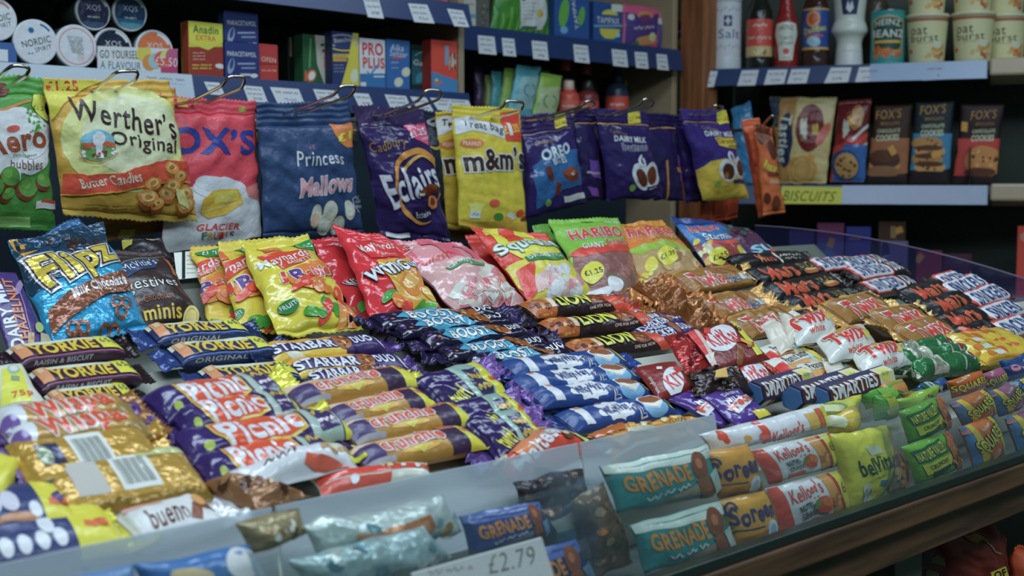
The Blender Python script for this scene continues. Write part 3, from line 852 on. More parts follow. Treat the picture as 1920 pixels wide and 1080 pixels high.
def anadin(c):
    c.rect(340, 88, 430, 160, '8e3428'); c.poly([(352, 40), (420, 40), (420, 78), (390, 94), (352, 80)], 'e2cf38')
    c.text('Anadin', (361, 54), (409, 58), 15, '1d5a40', bold=.03); c.text('EXTRA', (367, 70), (404, 73), 10, 'd04a3c', bold=.02)
    for k in range(3): c.scribble(361, 384, 99 + 6 * k, 2.5, 1, 'd8b0a0', k)
    c.scribble(360, 396, 122, 3, 1.4, 'e2c040', 9); c.scribble(360, 396, 128, 3, 1.4, 'e2c040', 8); c.ell(412, 124, 9, 4.5, 'e0e6e2', 10)
sbox('medicine_box', 'yellow and brown tablet box, front one of two, beside the tins', 'box', 355, 419, 42, YL, ZL, .022, 'd8c436', anadin, side='a84a34', group=G)
sbox('medicine_box', 'yellow and brown tablet box tucked directly behind its twin', 'box', 352, 416, 43, PY(1.962), ZL, .022, 'd8c436', None, side='b89a34', group=G)
def para(c, y):
    c.text('PARACETAMOL', (426, y + 20), (480, y + 23), 9, 'c8d6e6', bold=.02)
    c.ell(433, y + 44, 6, 15, '8aa4c8', 12); c.ell(434, y + 40, 3.5, 10, '2c4a8c', 12)
    c.rect(445, y + 38, 478, y + 41, '8fa8cc'); c.rect(452, y + 46, 479, y + 49, '7e98c0'); c.rect(450, y + 58, 470, y + 62, 'b8c8da'); c.ell(476, y + 62, 7, 4, 'c6d4e0')
o1 = sbox('medicine_box', 'dark blue tablet box, lower of the two stacked', 'box', 423, 487, 80, YL, ZL, .022, '26387e', lambda c: para(c, 80), group=G)
zt1 = max((o1.matrix_basis @ v.co).z for v in o1.data.vertices)
sbox('medicine_box', 'dark blue tablet box, upper of the two stacked', 'box', 421, 485, 22, YL, zt1 + .0005, .022, '26387e', lambda c: para(c, 22), group=G)
def ibu(c):
    c.text('OFEN', (490, 110), (517, 114), 9, 'd8b8b0', bold=.02); c.scribble(490, 518, 132, 4, 1.6, 'd8a090', 3); c.rect(484, 118, 523, 121, '8a2a2c')
sbox('medicine_box', 'dark red tablet box between dark blue and green boxes', 'box', 487, 522, 83, PY(1.95), ZL, .03, 'b03a38', ibu, group=G)
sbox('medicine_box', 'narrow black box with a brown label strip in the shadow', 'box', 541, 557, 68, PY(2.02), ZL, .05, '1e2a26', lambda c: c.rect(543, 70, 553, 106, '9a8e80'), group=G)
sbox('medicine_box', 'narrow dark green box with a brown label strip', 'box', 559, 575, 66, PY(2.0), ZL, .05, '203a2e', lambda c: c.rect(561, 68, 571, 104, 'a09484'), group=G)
def green2(c):
    c.poly([(590, 65), (625, 68), (625, 165), (610, 165), (594, 120)], 'aab4ae')
    for k in range(4): c.scribble(601 + 3 * k, 606 + 3 * k, 84 + 12 * k, 8, 2, '4a6a56', k)
    c.stroke([(609, 126), (611, 78)], 5, 'd0643c'); c.stroke([(580, 128), (582, 72)], 3, '5f9a5e')
    c.ell(583, 142, 9, 12, 'd6602c', 24); c.ell(584, 142, 6, 8.5, 'e6e8e0', 20); c.rect(571, 132, 574, 152, 'd6602c')
sbox('medicine_box', 'dark green box with a grey panel and orange ring', 'box', 569, 624, 66, PY(1.96), ZL, .03, '245a3a', green2, group=G)
def beech(c):
    c.poly([(662, 58), (674, 58), (674, 166), (638, 166), (652, 115)], 'e2c436')
    c.ring(643, 77, 30, 13, 3, '9aa8c0', 4, 24, 120, 400); c.ring(643, 82, 31, 14, 2.5, 'e2c436', 4, 24, 10, 170)
    c.text('Beechams', (626, 76), (668, 72), 9, 'b4bcc8', bold=.01)
    c.rect(624, 101, 654, 109, 'e2b436'); c.text('COLD & FLU', (626, 105), (650, 105), 5, '34447a'); c.rect(624, 110, 650, 115, 'd89a34')
    for k in range(3): c.scribble(626, 645, 122 + 6 * k, 2, 1, '8a96b8', k)
    c.ell(664, 142, 7, 13, 'e6e2c4', 5)
sbox('medicine_box', 'navy and yellow cold remedy box with a pale mug', 'box', 624, 673, 60, YL, ZL, .03, '283a74', beech, side='1e2c58', group=G)
def proplus(c):
    c.rect(670, 138, 730, 175, '2f74b8'); c.text('PRO', (679, 91), (718, 93), 24, 'c03a3c', bold=.05); c.text('PLUS', (680, 117), (721, 119), 21, 'c03a3c', bold=.05)
    c.stroke([(688, 134), (694, 140), (708, 122)], 3.5, '3f86c4'); c.rect(700, 142, 720, 145, 'd4e2ec'); c.rect(676, 154, 686, 164, 'd4e2ec')
sbox('medicine_box', 'white and blue box with large red block lettering', 'box', 675, 723, 73, YL, ZL, .03, 'e2e8ea', proplus, side='a8b4b8', group=G)
def alka(c):
    c.text('Alka', (732, 88), (757, 91), 12, 'c4d8e8', bold=0, shear=.2); c.text('Seltzer', (731, 99), (764, 103), 11, 'c4d8e8', bold=0, shear=.2)
    c.rect(734, 107, 755, 110, 'c2504a'); c.scribble(733, 748, 117, 4, 1, 'b4cade', 2); c.scribble(733, 746, 127, 3, 1, '9ab8d4', 3)
    c.ell(761, 135, 8, 9, 'd8dcc8', 20); c.ell(747, 154, 8, 9, 'd8dcc8', 20); c.ring(761, 135, 5, 6, .8, 'a8b0a0'); c.ring(747, 154, 5, 6, .8, 'a8b0a0')
sbox('medicine_box', 'mid blue box with two white tablets printed on it', 'box', 725, 769, 75, YL, ZL, .03, '2f68b4', alka, side='244e8a', group=G)
def gav(c):
    c.rect(770, 95, 806, 158, '1f5a6c'); c.text('Gav', (775, 116), (800, 120), 10, 'b8d0d4', bold=.01, shear=.2)
    c.stroke([(778, 104), (788, 98), (802, 100)], 2.5, '66b0a8'); c.ell(797, 131, 3, 4, 'd0643c'); c.ell(786, 146, 6, 11, '2f88a8', 20)
sbox('medicine_box', 'dark teal box between the mid blue box and the red one', 'box', 772, 805, 84, PY(1.96), ZL, .03, '18302e', gav, group=G)
def lem2(c):
    c.poly([(805, 132), (860, 152), (862, 182), (805, 182)], '3f86c8')
    c.scribble(843, 853, 114, 40, 3, 'd8bcb4', 5); c.rect(834, 86, 841, 122, '6f9cc4')
    c.stroke([(814, 152), (820, 160), (828, 152)], 4, 'd8643c'); c.ell(818, 150, 3, 3, 'e0c44a')
sbox('medicine_box', 'red box with a slanted blue foot at the shelf end', 'box', 809, 858, 76, PY(1.93), ZL, .03, 'cc4636', lem2, side='8a2e28', group=G)

# upper left shelf: just the feet of the goods
ZT = 1.7100
sbox('toiletry_box', 'red and pink patterned box cut by the top edge', 'box', 792, 840, -60, PY(1.95), ZT, .05, 'a83c46', lambda c: [c.ring(820, 0, 18 - 4 * k, 9 - 2 * k, 1.2, 'd8808a') for k in range(3)])
sbox('toiletry_box', 'grey white box cut by the top edge beside the red one', 'box', 846, 866, -50, PY(1.96), ZT, .05, 'a8b4b4', lambda c: c.rect(850, 0, 866, 14, '4fa0c8'))
sbox('toiletry_box', 'white and blue carton at the left end of the toiletries shelf', 'box', 868, 893, -50, PY(2.09), 1.694, .05, 'b8c4c8', lambda c: (c.rect(864, 26, 900, 34, '5aa8cc'), c.scribble(872, 888, 8, 4, 1.2, '6f7c84', 2)))
sbox('toiletry_box', 'speckled grey carton standing next to the white and blue one', 'box', 895, 918, -50, PY(2.09), 1.694, .05, '5a6464', lambda c: c.blobs(900, 0, 915, 55, 16, 2, ['9aa4a4', '2e3838', '7a4a4a']))

# set-back unit
Y2 = PY(2.08)
def wipes_green(c):
    for k in range(26): c.stroke([(925 + k * 4.2, 75), (923 + k * 4.4 + (k % 3) * 2, 10 + k * 7 % 30)], 1.6, ('5aa83a', '2c7a30', '7cc04a')[k % 3])
    c.poly([(962, -20), (1010, -20), (1021, 20), (1016, 45), (1008, 57), (966, 54)], 'd2dfe2'); c.ell(1012, 26, 9, 18, 'd2dfe2')
    for k in range(5): c.scribble(968, 995 - (k % 2) * 6, 8 + 7 * k, 3, 1, '8fa0a8', k)
    c.rect(968, 50, 998, 55, '3a6a52'); c.ell(1003, 26, 6, 8, 'cfc04e'); c.ell(1008, 28, 3, 4, 'e0a040')
    c.ell(970, 0, 5, 3, '20503a')
bag('wet_wipes_pack', 'large bright green grassy wipes pack with a white label', 'wipes', [(927, -50), (1030, -44), (1029, 74), (918, 62)], PY(2.10), '3f8c34', wipes_green, B=.02, hv=0, bv=0, seam=False)
def tamp1(c):
    c.ell(1057, 24, 9, 28, '5fae48', 8); c.ell(1090, 30, 6, 18, '5fae48', 8); c.text('TAMPAX', (1082, 55), (1072, -10), 10, 'c4dae8', bold=.02); c.ell(1057, 56, 7, 7, '6ab0e0', 6)
sbox('tampon_box', 'blue box with green leaves and upright lettering', 'box', 1040, 1105, -20, Y2, 1.694, .05, '2656a4', tamp1, side='1e4688')
def tamp2(c):
    c.ell(1143, 28, 15, 10, 'e0c83c', 5, 20, 180, 360); c.text('TAMPAX', (1119, 37), (1161, 40), 12, 'c4dae8', bold=.02)
    c.poly([(1124, 53), (1162, 55), (1160, 66), (1150, 73), (1134, 72), (1126, 64)], 'd9c63e'); c.rect(1110, 47, 1170, 50, '7fb0dc'); c.ell(1158, 66, 4, 4, '9fd0ea')
    c.rect(1146, 8, 1168, 22, 'ccd6da')
sbox('tampon_box', 'blue box with yellow panel and a white sticker', 'box', 1113, 1167, 5, Y2, 1.694, .06, '25549f', tamp2, side='1e4688')
def pouch(dx, dy):
    def f(c):
        x, y = 1200 + dx, 50 + dy
        c.poly([(x - 30, y - 26), (x + 34, y - 26), (x + 34, y + 10), (x + 10, y + 26), (x - 30, y + 34)], '4a3c8c')
        c.poly([(x - 30, y - 40), (x + 34, y - 40), (x + 34, y - 24), (x, y - 18), (x - 30, y - 28)], 'e0588c')
        c.ell(x + 4, y - 20, 16, 8, 'e08a50'); c.ell(x + 2, y - 14, 12, 8, '6a3c7c'); c.scribble(x - 18, x + 20, y + 2, 7, 2, 'cfc4e0', 6)
        c.ell(x - 22, y - 18, 5, 6, 'd4c8dc'); c.ell(x + 6, y + 26, 20, 9, 'e0925a'); c.ell(x + 18, y + 20, 7, 8, 'd4d49a'); c.ell(x - 12, y + 32, 4, 6, '2f8a6a')
    return f
bag('sanitary_pouch', 'pink and purple pouch, left of the pair on the blue shelf', 'pouch', [(1168, 6), (1234, 18), (1232, 92), (1168, 84)], PY(2.09), 'd84a82', pouch(0, 0), B=.014, hv=.05, bv=0, group='pink pouches')
bag('sanitary_pouch', 'pink and purple pouch, right of the pair beside the post', 'pouch', [(1230, 22), (1284, 28), (1280, 97), (1228, 92)], PY(2.12), 'd84a82', pouch(56, 8), B=.014, hv=.05, bv=0, group='pink pouches')
Z2 = 1.502
GW = 'wet wipe packs on the lower shelf'
def wipe(name, label, quad, plane, colr, ops=None):
    return bag(name, label, 'wipes', quad, plane, colr, ops, B=.012, hv=.04, bv=0, group=GW)
wipe('wet_wipes_pack', 'dark violet slim pack at the left end of the wipes', [(889, 128), (905, 128), (905, 226), (889, 226)], PY(2.14), '3c2c54')
wipe('wet_wipes_pack', 'olive slim pack between violet and teal packs', [(909, 142), (922, 142), (918, 228), (905, 228)], PY(2.13), '6a7e3c')
wipe('wet_wipes_pack', 'teal slim pack between two green packs', [(922, 134), (942, 134), (934, 228), (916, 228)], PY(2.12), '3f94a4')
wipe('wet_wipes_pack', 'yellow green slim pack leaning by the big light blue pack', [(946, 127), (968, 128), (952, 230), (930, 230)], PY(2.11), '7fae4c')
def wp(x, y, a, b):
    def f(c):
        c.poly([(x - 16, y - 20), (x + 22, y - 22), (x + 10, y + 40), (x - 26, y + 40)], a)
        c.ring(x - 1, y + 6, 13, 13, 2, b, 0, 20, 110, 250); c.ring(x - 1, y + 6, 13, 13, 2, b, 0, 20, -70, 70)
    return f
wipe('wet_wipes_pack', 'light blue leaning pack with a pale label patch', [(970, 122), (1014, 127), (996, 232), (946, 232)], PY(2.09), '57b4d0', wp(988, 165, '86bcc8', '2f7f9c'))
wipe('wet_wipes_pack', 'light green leaning pack with a pale label patch', [(1014, 137), (1054, 143), (1040, 234), (994, 232)], PY(2.08), '86b84a', wp(1026, 185, 'a4c09a', '3f8c4c'))
wipe('wet_wipes_pack', 'green slim pack peeping behind the light green pack', [(1010, 132), (1030, 134), (1016, 220), (1000, 220)], PY(2.13), '5a9a40')
def lathe_bottle(label, px, plane_y, z, hgt, r, capc, bodyc, labc=None, name='shampoo_bottle', group='bottles on the lower shelf', tex=None):
    p = at_z(px, z, PY(plane_y)); f = math.atan2(-YAWY, -YAWX)
    prof = smoothprof([(r * .9, 0), (r, .006), (r, hgt * .55), (r * .85, hgt * .68), (r * .42, hgt * .76), (r * .42, hgt * .76)])
    cap = [(r * .48, hgt * .76), (r * .5, hgt * .77), (r * .48, hgt * .98), (r * .4, hgt)]
    lab = None
    if labc: lab = (0, hgt * .12, hgt * .5, 1.3, (lambda c: (c.rect(0, 0, 1, 1, labc), c.scribble(.25, .7, .4, .12, .05, 'e2e2e2', 3)) if not tex else (c.rect(0, 0, 1, 1, labc), c.text(tex, (.2, .35), (.75, .35), .2, 'c8d2d8'))), labc)
    return vessel(name, label, 'bottle', p.x, p.y, z, [('bottle_body', prof, bodyc, 'plastic'), ('cap', cap, capc, 'plastic')], lab, f, group)
lathe_bottle('dark bottle with a red cap behind the green wipes', 1058, 2.16, Z2, .165, .030, 'a83434', '24302e', 'b84438')
lathe_bottle('dark bottle with a red cap, second from the wipes', 1097, 2.20, Z2, .165, .032, '9c3030', '1e2a2a', '2c2c2c')
lathe_bottle('small red bottle with pale cap in front of the dark ones', 1066, 2.09, Z2, .095, .026, 'c0b4ae', 'c04a3a', 'd8604a')
lathe_bottle('small dark bottle with a red and white label', 1101, 2.10, Z2, .10, .028, '2a2a2a', '702c2c', 'b8483c')
lathe_bottle('tall navy bottle with red foot near the beige panel', 1156, 2.14, Z2, .14, .030, '22324a', '2a3c5c', 'c84a38')
sbox('toiletry_box', 'narrow dark box with an orange edge beside the navy bottle', 'box', 1146, 1176, 150, PY(2.22), Z2, .04, '22303e', lambda c: c.rect(1171, 150, 1176, 186, 'd89a3c'))
# ---------------------------------------------------------------- goods on the right hand shelves
ZS = 1.6435
FACE = math.atan2(-YAWY, -YAWX)
def rv(label, px, t, name, cat, bodies, lab, group=None, z=ZS, face=0.0, **k):
    p = at_z(px, z, PR(t)); f = math.atan2(-p.y, -p.x) + face
    return vessel(name, label, cat, p.x, p.y, z, bodies, lab, f, group, turn=f + math.pi / 2, **k)
def wpx(n): return n * 3.12 / FPX          # picture pixels to metres at the right shelf
# salt drum
def salt(c):
    c.rect(0, 0, 1, 1, 'dce6ec')
    c.rect(.43, .26, .64, .46, '24406e'); c.poly([(.51, .29), (.56, .29), (.56, .34), (.61, .34), (.61, .38), (.56, .38), (.56, .43), (.51, .43), (.51, .38), (.46, .38), (.46, .34), (.51, .34)], 'dce6ec')
    c.text('Salt', (.30, .60), (.86, .60), .17, '2c4c80', bold=.0)
    for k in range(9):
        c.ring(.08 + .1 * k, .14 + (.03 if k % 2 else 0), .04, .03, .012, '6f8cb0', 0, 10, 20 * k, 20 * k + 250)
        c.ring(.08 + .1 * k, .86 - (.03 if k % 2 else 0), .04, .03, .012, '6f8cb0', 0, 10, 20 * k, 20 * k + 250)
rs = wpx(29)
rv('white salt drum with a navy cross by the wooden post', 1361, .05, 'salt_drum', 'salt',
   [('drum', smoothprof([(rs * .96, 0), (rs, .004), (rs, .03), (rs * .97, .034), (rs * .97, .034), (rs * .97, .175), (rs * .97, .175), (rs, .178), (rs, .2)]), 'd6e0e8', 'plastic'),
    ('cap', [(rs, .2), (rs * .97, .214), (rs * .5, .218)], 'c8d4dc', 'plastic')], (0, .036, .172, 1.35, salt, 'dce6ec'))
def lab_red2(c):
    c.rect(0, 0, 1, .72, 'd84c3e'); c.rect(0, .72, 1, 1, 'd8b484')
    c.scribble(.32, .7, .17, .10, .03, 'e8d8d0', 2); c.scribble(.14, .88, .5, .08, .025, 'e8d0c4', 3); c.blobs(.25, .78, .75, .95, 9, .06, ['8a4a30', 'e2d4a0']); c.ell(.14, .18, .05, .04, '5f8a4a')
rb = wpx(25)
rv('dark sauce bottle with a red and tan label', 1423, .05, 'sauce_bottle', 'bottle',
   [('bottle_glass', smoothprof([(rb * .9, 0), (rb, .005), (rb, .13), (rb * .85, .155), (rb * .5, .185), (rb * .42, .215), (rb * .42, .215)]), '1c2422', 'gloss'),
    ('cap', [(rb * .46, .215), (rb * .46, .245), (rb * .4, .248)], '2a2a28', 'plastic')], (0, .030, .125, 1.4, lab_red2, 'd84c3e'), 'sauce bottles')
def ketch(c):
    c.poly([(.12, .05), (.3, .02), (.5, 0), (.7, .02), (.88, .05), (.96, .3), (.80, .62), (.74, 1), (.26, 1), (.2, .62), (.04, .3)], 'd6dcd2')
    c.text('HEINZ', (.24, .17), (.76, .17), .12, '46564c', bold=.02, arc=.25); c.text('TOMATO', (.27, .42), (.75, .42), .10, '54645a'); c.text('KETCHUP', (.25, .55), (.77, .55), .09, '54645a')
    c.ell(.5, .76, .11, .08, 'c8402f'); c.scribble(.36, .64, .92, .03, .015, '7a8478', 3)
rk = wpx(23)
rv('red ketchup bottle with a pale shield label', 1473, .05, 'sauce_bottle', 'bottle',
   [('bottle_glass', smoothprof([(rk * .9, 0), (rk, .004), (rk, .095), (rk * .93, .115), (rk * .6, .15), (rk * .48, .185), (rk * .46, .2), (rk * .46, .2)]), '8c2420', 'gloss'),
    ('cap', [(rk * .52, .2), (rk * .54, .225), (rk * .5, .228)], 'd8dcd8', 'plastic')], (0, .018, .115, 1.15, ketch, 'd6dcd2'), 'sauce bottles')
def daddies(c):
    c.rect(0, 0, 1, 1, '2c4ea4'); c.ell(.42, .26, .2, .2, 'd88a34', 20); c.ell(.42, .26, .13, .14, 'b0542c', 16)
    c.text('Daddies', (.14, .56), (.8, .46), .15, 'e6c83a', bold=.04); c.rect(.2, .64, .72, .69, 'd8503c'); c.ell(.44, .80, .2, .12, '8fc0e0', 8); c.rect(0, .94, 1, 1, 'e0a83c')
    c.rect(0, 0, 1, .04, 'e0a83c')
rd = wpx(25)
rv('brown sauce bottle with a blue and yellow label', 1528, .05, 'sauce_bottle', 'bottle',
   [('bottle_glass', smoothprof([(rd * .9, 0), (rd, .004), (rd, .135), (rd * .9, .155), (rd * .55, .19), (rd * .45, .215), (rd * .45, .215)]), '3a2418', 'gloss'),
    ('cap', [(rd * .48, .215), (rd * .48, .24)], '2a2420', 'plastic')], (0, .042, .145, 1.3, daddies, '2c4ea4'), 'sauce bottles')
def mayo2(c):
    c.poly([(.08, 0), (.92, 0), (.78, 1), (.22, 1)], 'ccd8da'); c.poly([(.14, 0), (.86, 0), (.73, .94), (.27, .94)], '24345c')
    c.scribble(.28, .72, .3, .1, .03, 'b8c8d4', 3); c.poly([(.38, .8), (.44, .62), (.5, .74), (.56, .62), (.62, .8), (.5, .9)], 'd8e4e8')
rm = wpx(33)
rv('upside down white mayonnaise squeeze bottle with a navy label', 1591, .05, 'sauce_bottle', 'bottle',
   [('bottle_body', smoothprof([(rm * .72, .034), (rm * .74, .038), (rm * .7, .055), (rm * .78, .07), (rm * 1.0, .085), (rm * .95, .10), (rm * .84, .115), (rm * .9, .15), (rm * 1.0, .2), (rm * .9, .24), (rm * .3, .25)]), 'd4ded8', 'plastic'),
    ('cap', smoothprof([(rm * .76, 0), (rm * .78, .003), (rm * .74, .032), (rm * .70, .034)]), 'dbe4e2', 'plastic')], (0, .118, .225, 1.0, mayo2, '24345c'), 'sauce bottles')
def beanz(c):
    c.rect(0, 0, 1, 1, '2a98a0'); c.poly([(.12, .16), (.3, .08), (.5, .05), (.7, .08), (.88, .16), (.82, .78), (.18, .78)], 'c8b070'); c.poly([(.15, .18), (.31, .1), (.5, .08), (.69, .1), (.85, .18), (.79, .76), (.21, .76)], '1e4c48')
    c.text('HEINZ', (.22, .22), (.78, .22), .13, 'd2dad0', bold=.03, arc=.3); c.text('BEANZ', (.13, .42), (.87, .42), .16, 'dfe4d8', bold=.04, out='182420', ow=.05); c.rect(.22, .56, .78, .62, 'd0a83c')
    c.blobs(.2, .72, .8, .90, 26, .06, ['d8742c', 'e08a3c', 'c05a24'])
rt_ = wpx(31)
rv('teal baked bean tin among the sauces and porridge pots', 1663, .05, 'food_tin', 'tin',
   [('tin_body', [(rt_, 0), (rt_, .003), (rt_ * .97, .005), (rt_ * .97, .125), (rt_, .127), (rt_, .130)], '2a98a0', 'card'), ('tin_lid', [(rt_ * 1.0, .130), (rt_ * .98, .1325), (rt_ * .93, .1325), (rt_ * .92, .130)], '9aa8a8', 'metal')], (0, .006, .124, 1.45, beanz, '2a98a0'))
def oat(seed):
    def f(c):
        c.rect(0, 0, 1, 1, 'd8d0a8'); c.rect(0, 0, 1, .07, '9a5a4a')
        c.text('oat', (.16, .30), (.50, .30), .17, '2a241c', bold=.0); c.text('burst', (.16, .47), (.72, .45), .17, '2a241c', bold=.0)
        c.scribble(.3, .72, .58, .04, .015, 'a89a6a', seed); c.ell(.74, .70, .16, .09, 'd89a4a', -20); c.ell(.72, .62, .1, .09, 'e4dcc8'); c.blobs(.5, .76, .9, .92, 8, .06, ['c0824a', 'a85c3a', 'd8b070'], seed)
        c.ell(.12, .76, .06, .06, 'c86a44')
    return f
def pot(label, px, t, z, top=False):
    r = wpx(38)
    return rv(label, px, t, 'porridge_pot', 'pot', [('cup', smoothprof([(r * .78, 0), (r * .80, .002), (r * .95, .105), (r * .97, .110), (r * .97, .110)]), 'd8d0a8', 'card'),
        ('lid', [(r * 1.02, .110), (r * 1.03, .112), (r * 1.03, .116), (r * .99, .118)], 'd4ccb4', 'plastic')], (0, .004, .107, 1.35, oat(int(px)), 'd8d0a8'), 'porridge pots', z)
pot('cream porridge pot beside the bean tin, lower of its stack', 1737, .05, ZS); pot('cream porridge pot right of centre of the trio, lower of its stack', 1823, .05, ZS)
pot('cream porridge pot turned sideways at the right end, lower row', 1884, .12, ZS)
pot('cream porridge pot cut by the top edge above the pot beside the bean tin', 1737, .05, ZS + .1185); pot('cream porridge pot cut by the top edge, middle stack', 1823, .05, ZS + .1185)
pot('cream porridge pot cut by the top edge at the right end', 1884, .12, ZS + .1185)
vv = rv('dark jar standing back between mayonnaise and bean tin', 1640, .16, 'sauce_bottle', 'bottle', [('bottle_glass', smoothprof([(.03, 0), (.032, .004), (.032, .15), (.02, .18)]), '4a4a42', 'gloss'), ('cap', [(.021, .18), (.021, .2)], '6a6a62', 'plastic')], None, 'sauce bottles')

# biscuits
ZB = 1.3465; GB = 'biscuit packs on the right shelf'
def rbag(name, label, quad, t, base, ops, cat='biscuits', **k):
    return bag(name, label, cat, quad, PR(t), base, ops, group=GB, **k)
def stk(x, y, r=0):
    def f(c):
        a = math.radians(r); q = [(-6, -9), (6, -9), (6, 9), (-6, 9)]
        c.poly([(x + p * math.cos(a) - s_ * math.sin(a), y + p * math.sin(a) + s_ * math.cos(a)) for p, s_ in q], 'f09a40')
    return f
def tasties2(c):
    c.rect(1440, 180, 1500, 345, 'b08a4a'); c.poly([(1498, 180), (1570, 180), (1556, 350), (1480, 350)], 'c9be86'); c.poly([(1442, 182), (1464, 182), (1460, 240), (1445, 235)], '34465e')
    c.ell(1474, 263, 14, 52, '26365c', 4); c.text('Tasties', (1477, 215), (1467, 305), 20, 'd8dcd4', bold=.04)
    c.ell(1521, 240, 26, 45, '702420', 6); c.rect(1503, 214, 1516, 264, '8a5a4a'); c.scribble(1504, 1515, 240, 44, 3, 'e0d8c8', 3); c.scribble(1527, 1536, 242, 36, 3, 'd8b43c', 4)
    c.ell(1545, 252, 8, 24, 'd8685c', 30); c.ell(1506, 318, 28, 28, 'c9a85c'); c.ring(1506, 318, 24, 24, 1.5, 'a8823c'); c.ring(1506, 318, 15, 15, 1.2, 'b08e48')
    stk(1522, 298, 35)(c)
rbag('biscuit_pack', 'cream biscuit pack with upright white lettering on navy', [(1442, 182), (1570, 184), (1549, 344), (1462, 344)], .06, 'c4b87c', tasties2, B=.02, hv=.04, bv=.03)
def mary2(c):
    c.rect(1555, 180, 1640, 250, '6a2226'); c.poly([(1555, 280), (1640, 240), (1640, 345), (1550, 345)], 'c04038')
    for k in range(5): c.stroke([(1600, 262 + 14 * k), (1632, 232 + 16 * k)], 5, ('e8e0dc', 'd85048')[k % 2])
    c.ell(1608, 220, 12, 24, 'a8803c', 10); c.scribble(1583, 1593, 240, 46, 4, 'e0d8d0', 2); c.poly([(1585, 270), (1628, 272), (1622, 340), (1560, 340)], '3a70c0')
    c.ell(1586, 309, 27, 29, '24508c'); c.ell(1588, 310, 22, 24, 'b89a62'); c.blobs(1572, 292, 1606, 330, 14, 3.4, ['5a3824', '6a442a'], 5)
    stk(1598, 226, -20)(c)
rbag('biscuit_pack', 'red and blue biscuit pack with a round chip cookie', [(1572, 190), (1634, 184), (1620, 342), (1556, 342)], .055, '8a2a2a', mary2, B=.022, hv=.05, bv=.03, kind='gloss')
def foxs(x, y, body, sx, sy, kind=0, tone='b8903c'):
    def f(c):
        # x,y: title centre; body band colour below
        c.poly([(x - 50, y + 70), (x + 60, y + 62), (x + 55, y + 110), (x - 60, y + 115)], body)
        c.poly([(x - 50, y + 45), (x + 60, y + 45), (x + 60, y + 75), (x - 50, y + 82)], body)
        c.text("FOX'S", (x - 24, y + 2), (x + 24, y - 2), 17, tone, bold=.0, shear=.1); c.text('BISCUITS', (x - 15, y + 18), (x + 20, y + 17), 5, tone, bold=0)
        c.text('CHOCOLATE', (x - 22, y + 32), (x + 22, y + 30), 7, 'd8d4b8', bold=.03); c.text('COOKIES', (x - 24, y + 45), (x + 20, y + 43), 12, 'dcd8bc', bold=.05)
        X, Y = x - 8, y + 82
        if kind == 0:
            c.ell(X, Y + 14, 30, 18, 'b08a5a'); c.ell(X, Y + 4, 30, 16, '4a2c1c'); c.ell(X, Y - 4, 28, 12, '5a3824'); c.ell(X - 4, Y + 26, 32, 12, '8a6644')
        elif kind == 1:
            for k in range(4):
                c.ell(X + 2 - (k % 2) * 5, Y + 26 - 15 * k, 30, 12, ('c09a5c', 'b08a4c')[k % 2]); c.blobs(X - 20, Y + 18 - 15 * k, X + 20, Y + 32 - 15 * k, 5, 3, ['4a2c1c'], k + 3)
                if k: c.ell(X, Y + 35 - 15 * k, 27, 5, '5a3820')
        else:
            c.ell(X + 8, Y + 6, 36, 30, 'c08a4c'); c.blobs(X - 16, Y - 18, X + 34, Y + 24, 16, 4, ['5a2c20', '4a241c', 'd8b070'], 9); c.ell(X, Y + 26, 30, 9, '5a3424')
        c.rect(x - 60, y + 116, x + 60, y + 150, '241c1a')
        stk(sx, sy, -30 if kind == 0 else (80 if kind == 1 else 8))(c)
    return f
def fx(label, quad, base, ops, t):
    return bag('biscuit_box', label, 'biscuits', quad, PR(t), base, ops, group=GB, B=.010, hv=0, bv=0, seam=False, wr=.0008, back=2.0, hump=.3, kind='matte')
fx('dark brown cookie box with a filled chocolate cookie', [(1640, 198), (1712, 196), (1700, 346), (1624, 346)], '3a2a20', foxs(1667, 214, '9a6844', 1674, 282), .06)
fx('dark and light blue cookie box with a stack of cookies', [(1716, 192), (1790, 190), (1780, 347), (1704, 347)], '1c2a34', foxs(1750, 205, '3a86b8', 1756, 290, 1), .05)
fx('dark brown and red cookie box at the right end', [(1802, 196), (1884, 196), (1866, 348), (1786, 348)], '2c1e1c', foxs(1845, 215, 'b8443c', 1808, 238, 2, 'a8803c'), .045)
bag('snack_bag', 'crumpled blue bag standing behind the orange peanut pouch', 'bag', [(1372, 205), (1408, 190), (1428, 344), (1372, 344)], PR(.045), '3a8ac8', None, B=.02, hv=.1, bv=0, wr=.005, crease=.004, kind='gloss')
boxpart_c = rbox('black_clip', .655, .658, .005, .03, 1.3465, 1.44, mat('1a1c1a', 'plastic')); tag(boxpart_c, 'thin black upright divider before the red cookie box', 'divider')
# third shelf, dim
ZC = 1.077
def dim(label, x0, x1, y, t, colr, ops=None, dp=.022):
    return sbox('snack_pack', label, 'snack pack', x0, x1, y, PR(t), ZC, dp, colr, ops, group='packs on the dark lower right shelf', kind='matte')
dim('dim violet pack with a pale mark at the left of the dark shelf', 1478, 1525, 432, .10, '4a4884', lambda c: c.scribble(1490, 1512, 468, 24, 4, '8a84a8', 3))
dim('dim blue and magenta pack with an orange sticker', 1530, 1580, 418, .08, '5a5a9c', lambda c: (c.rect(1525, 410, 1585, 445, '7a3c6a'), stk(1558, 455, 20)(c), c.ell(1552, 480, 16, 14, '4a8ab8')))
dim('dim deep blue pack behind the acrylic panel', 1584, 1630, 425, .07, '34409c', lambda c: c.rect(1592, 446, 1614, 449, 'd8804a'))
dim('dim brown pack with an orange sticker in the dark', 1644, 1695, 415, .08, '4a3224', lambda c: (stk(1684, 432, 70)(c), c.rect(1670, 424, 1680, 446, '9a8058')))
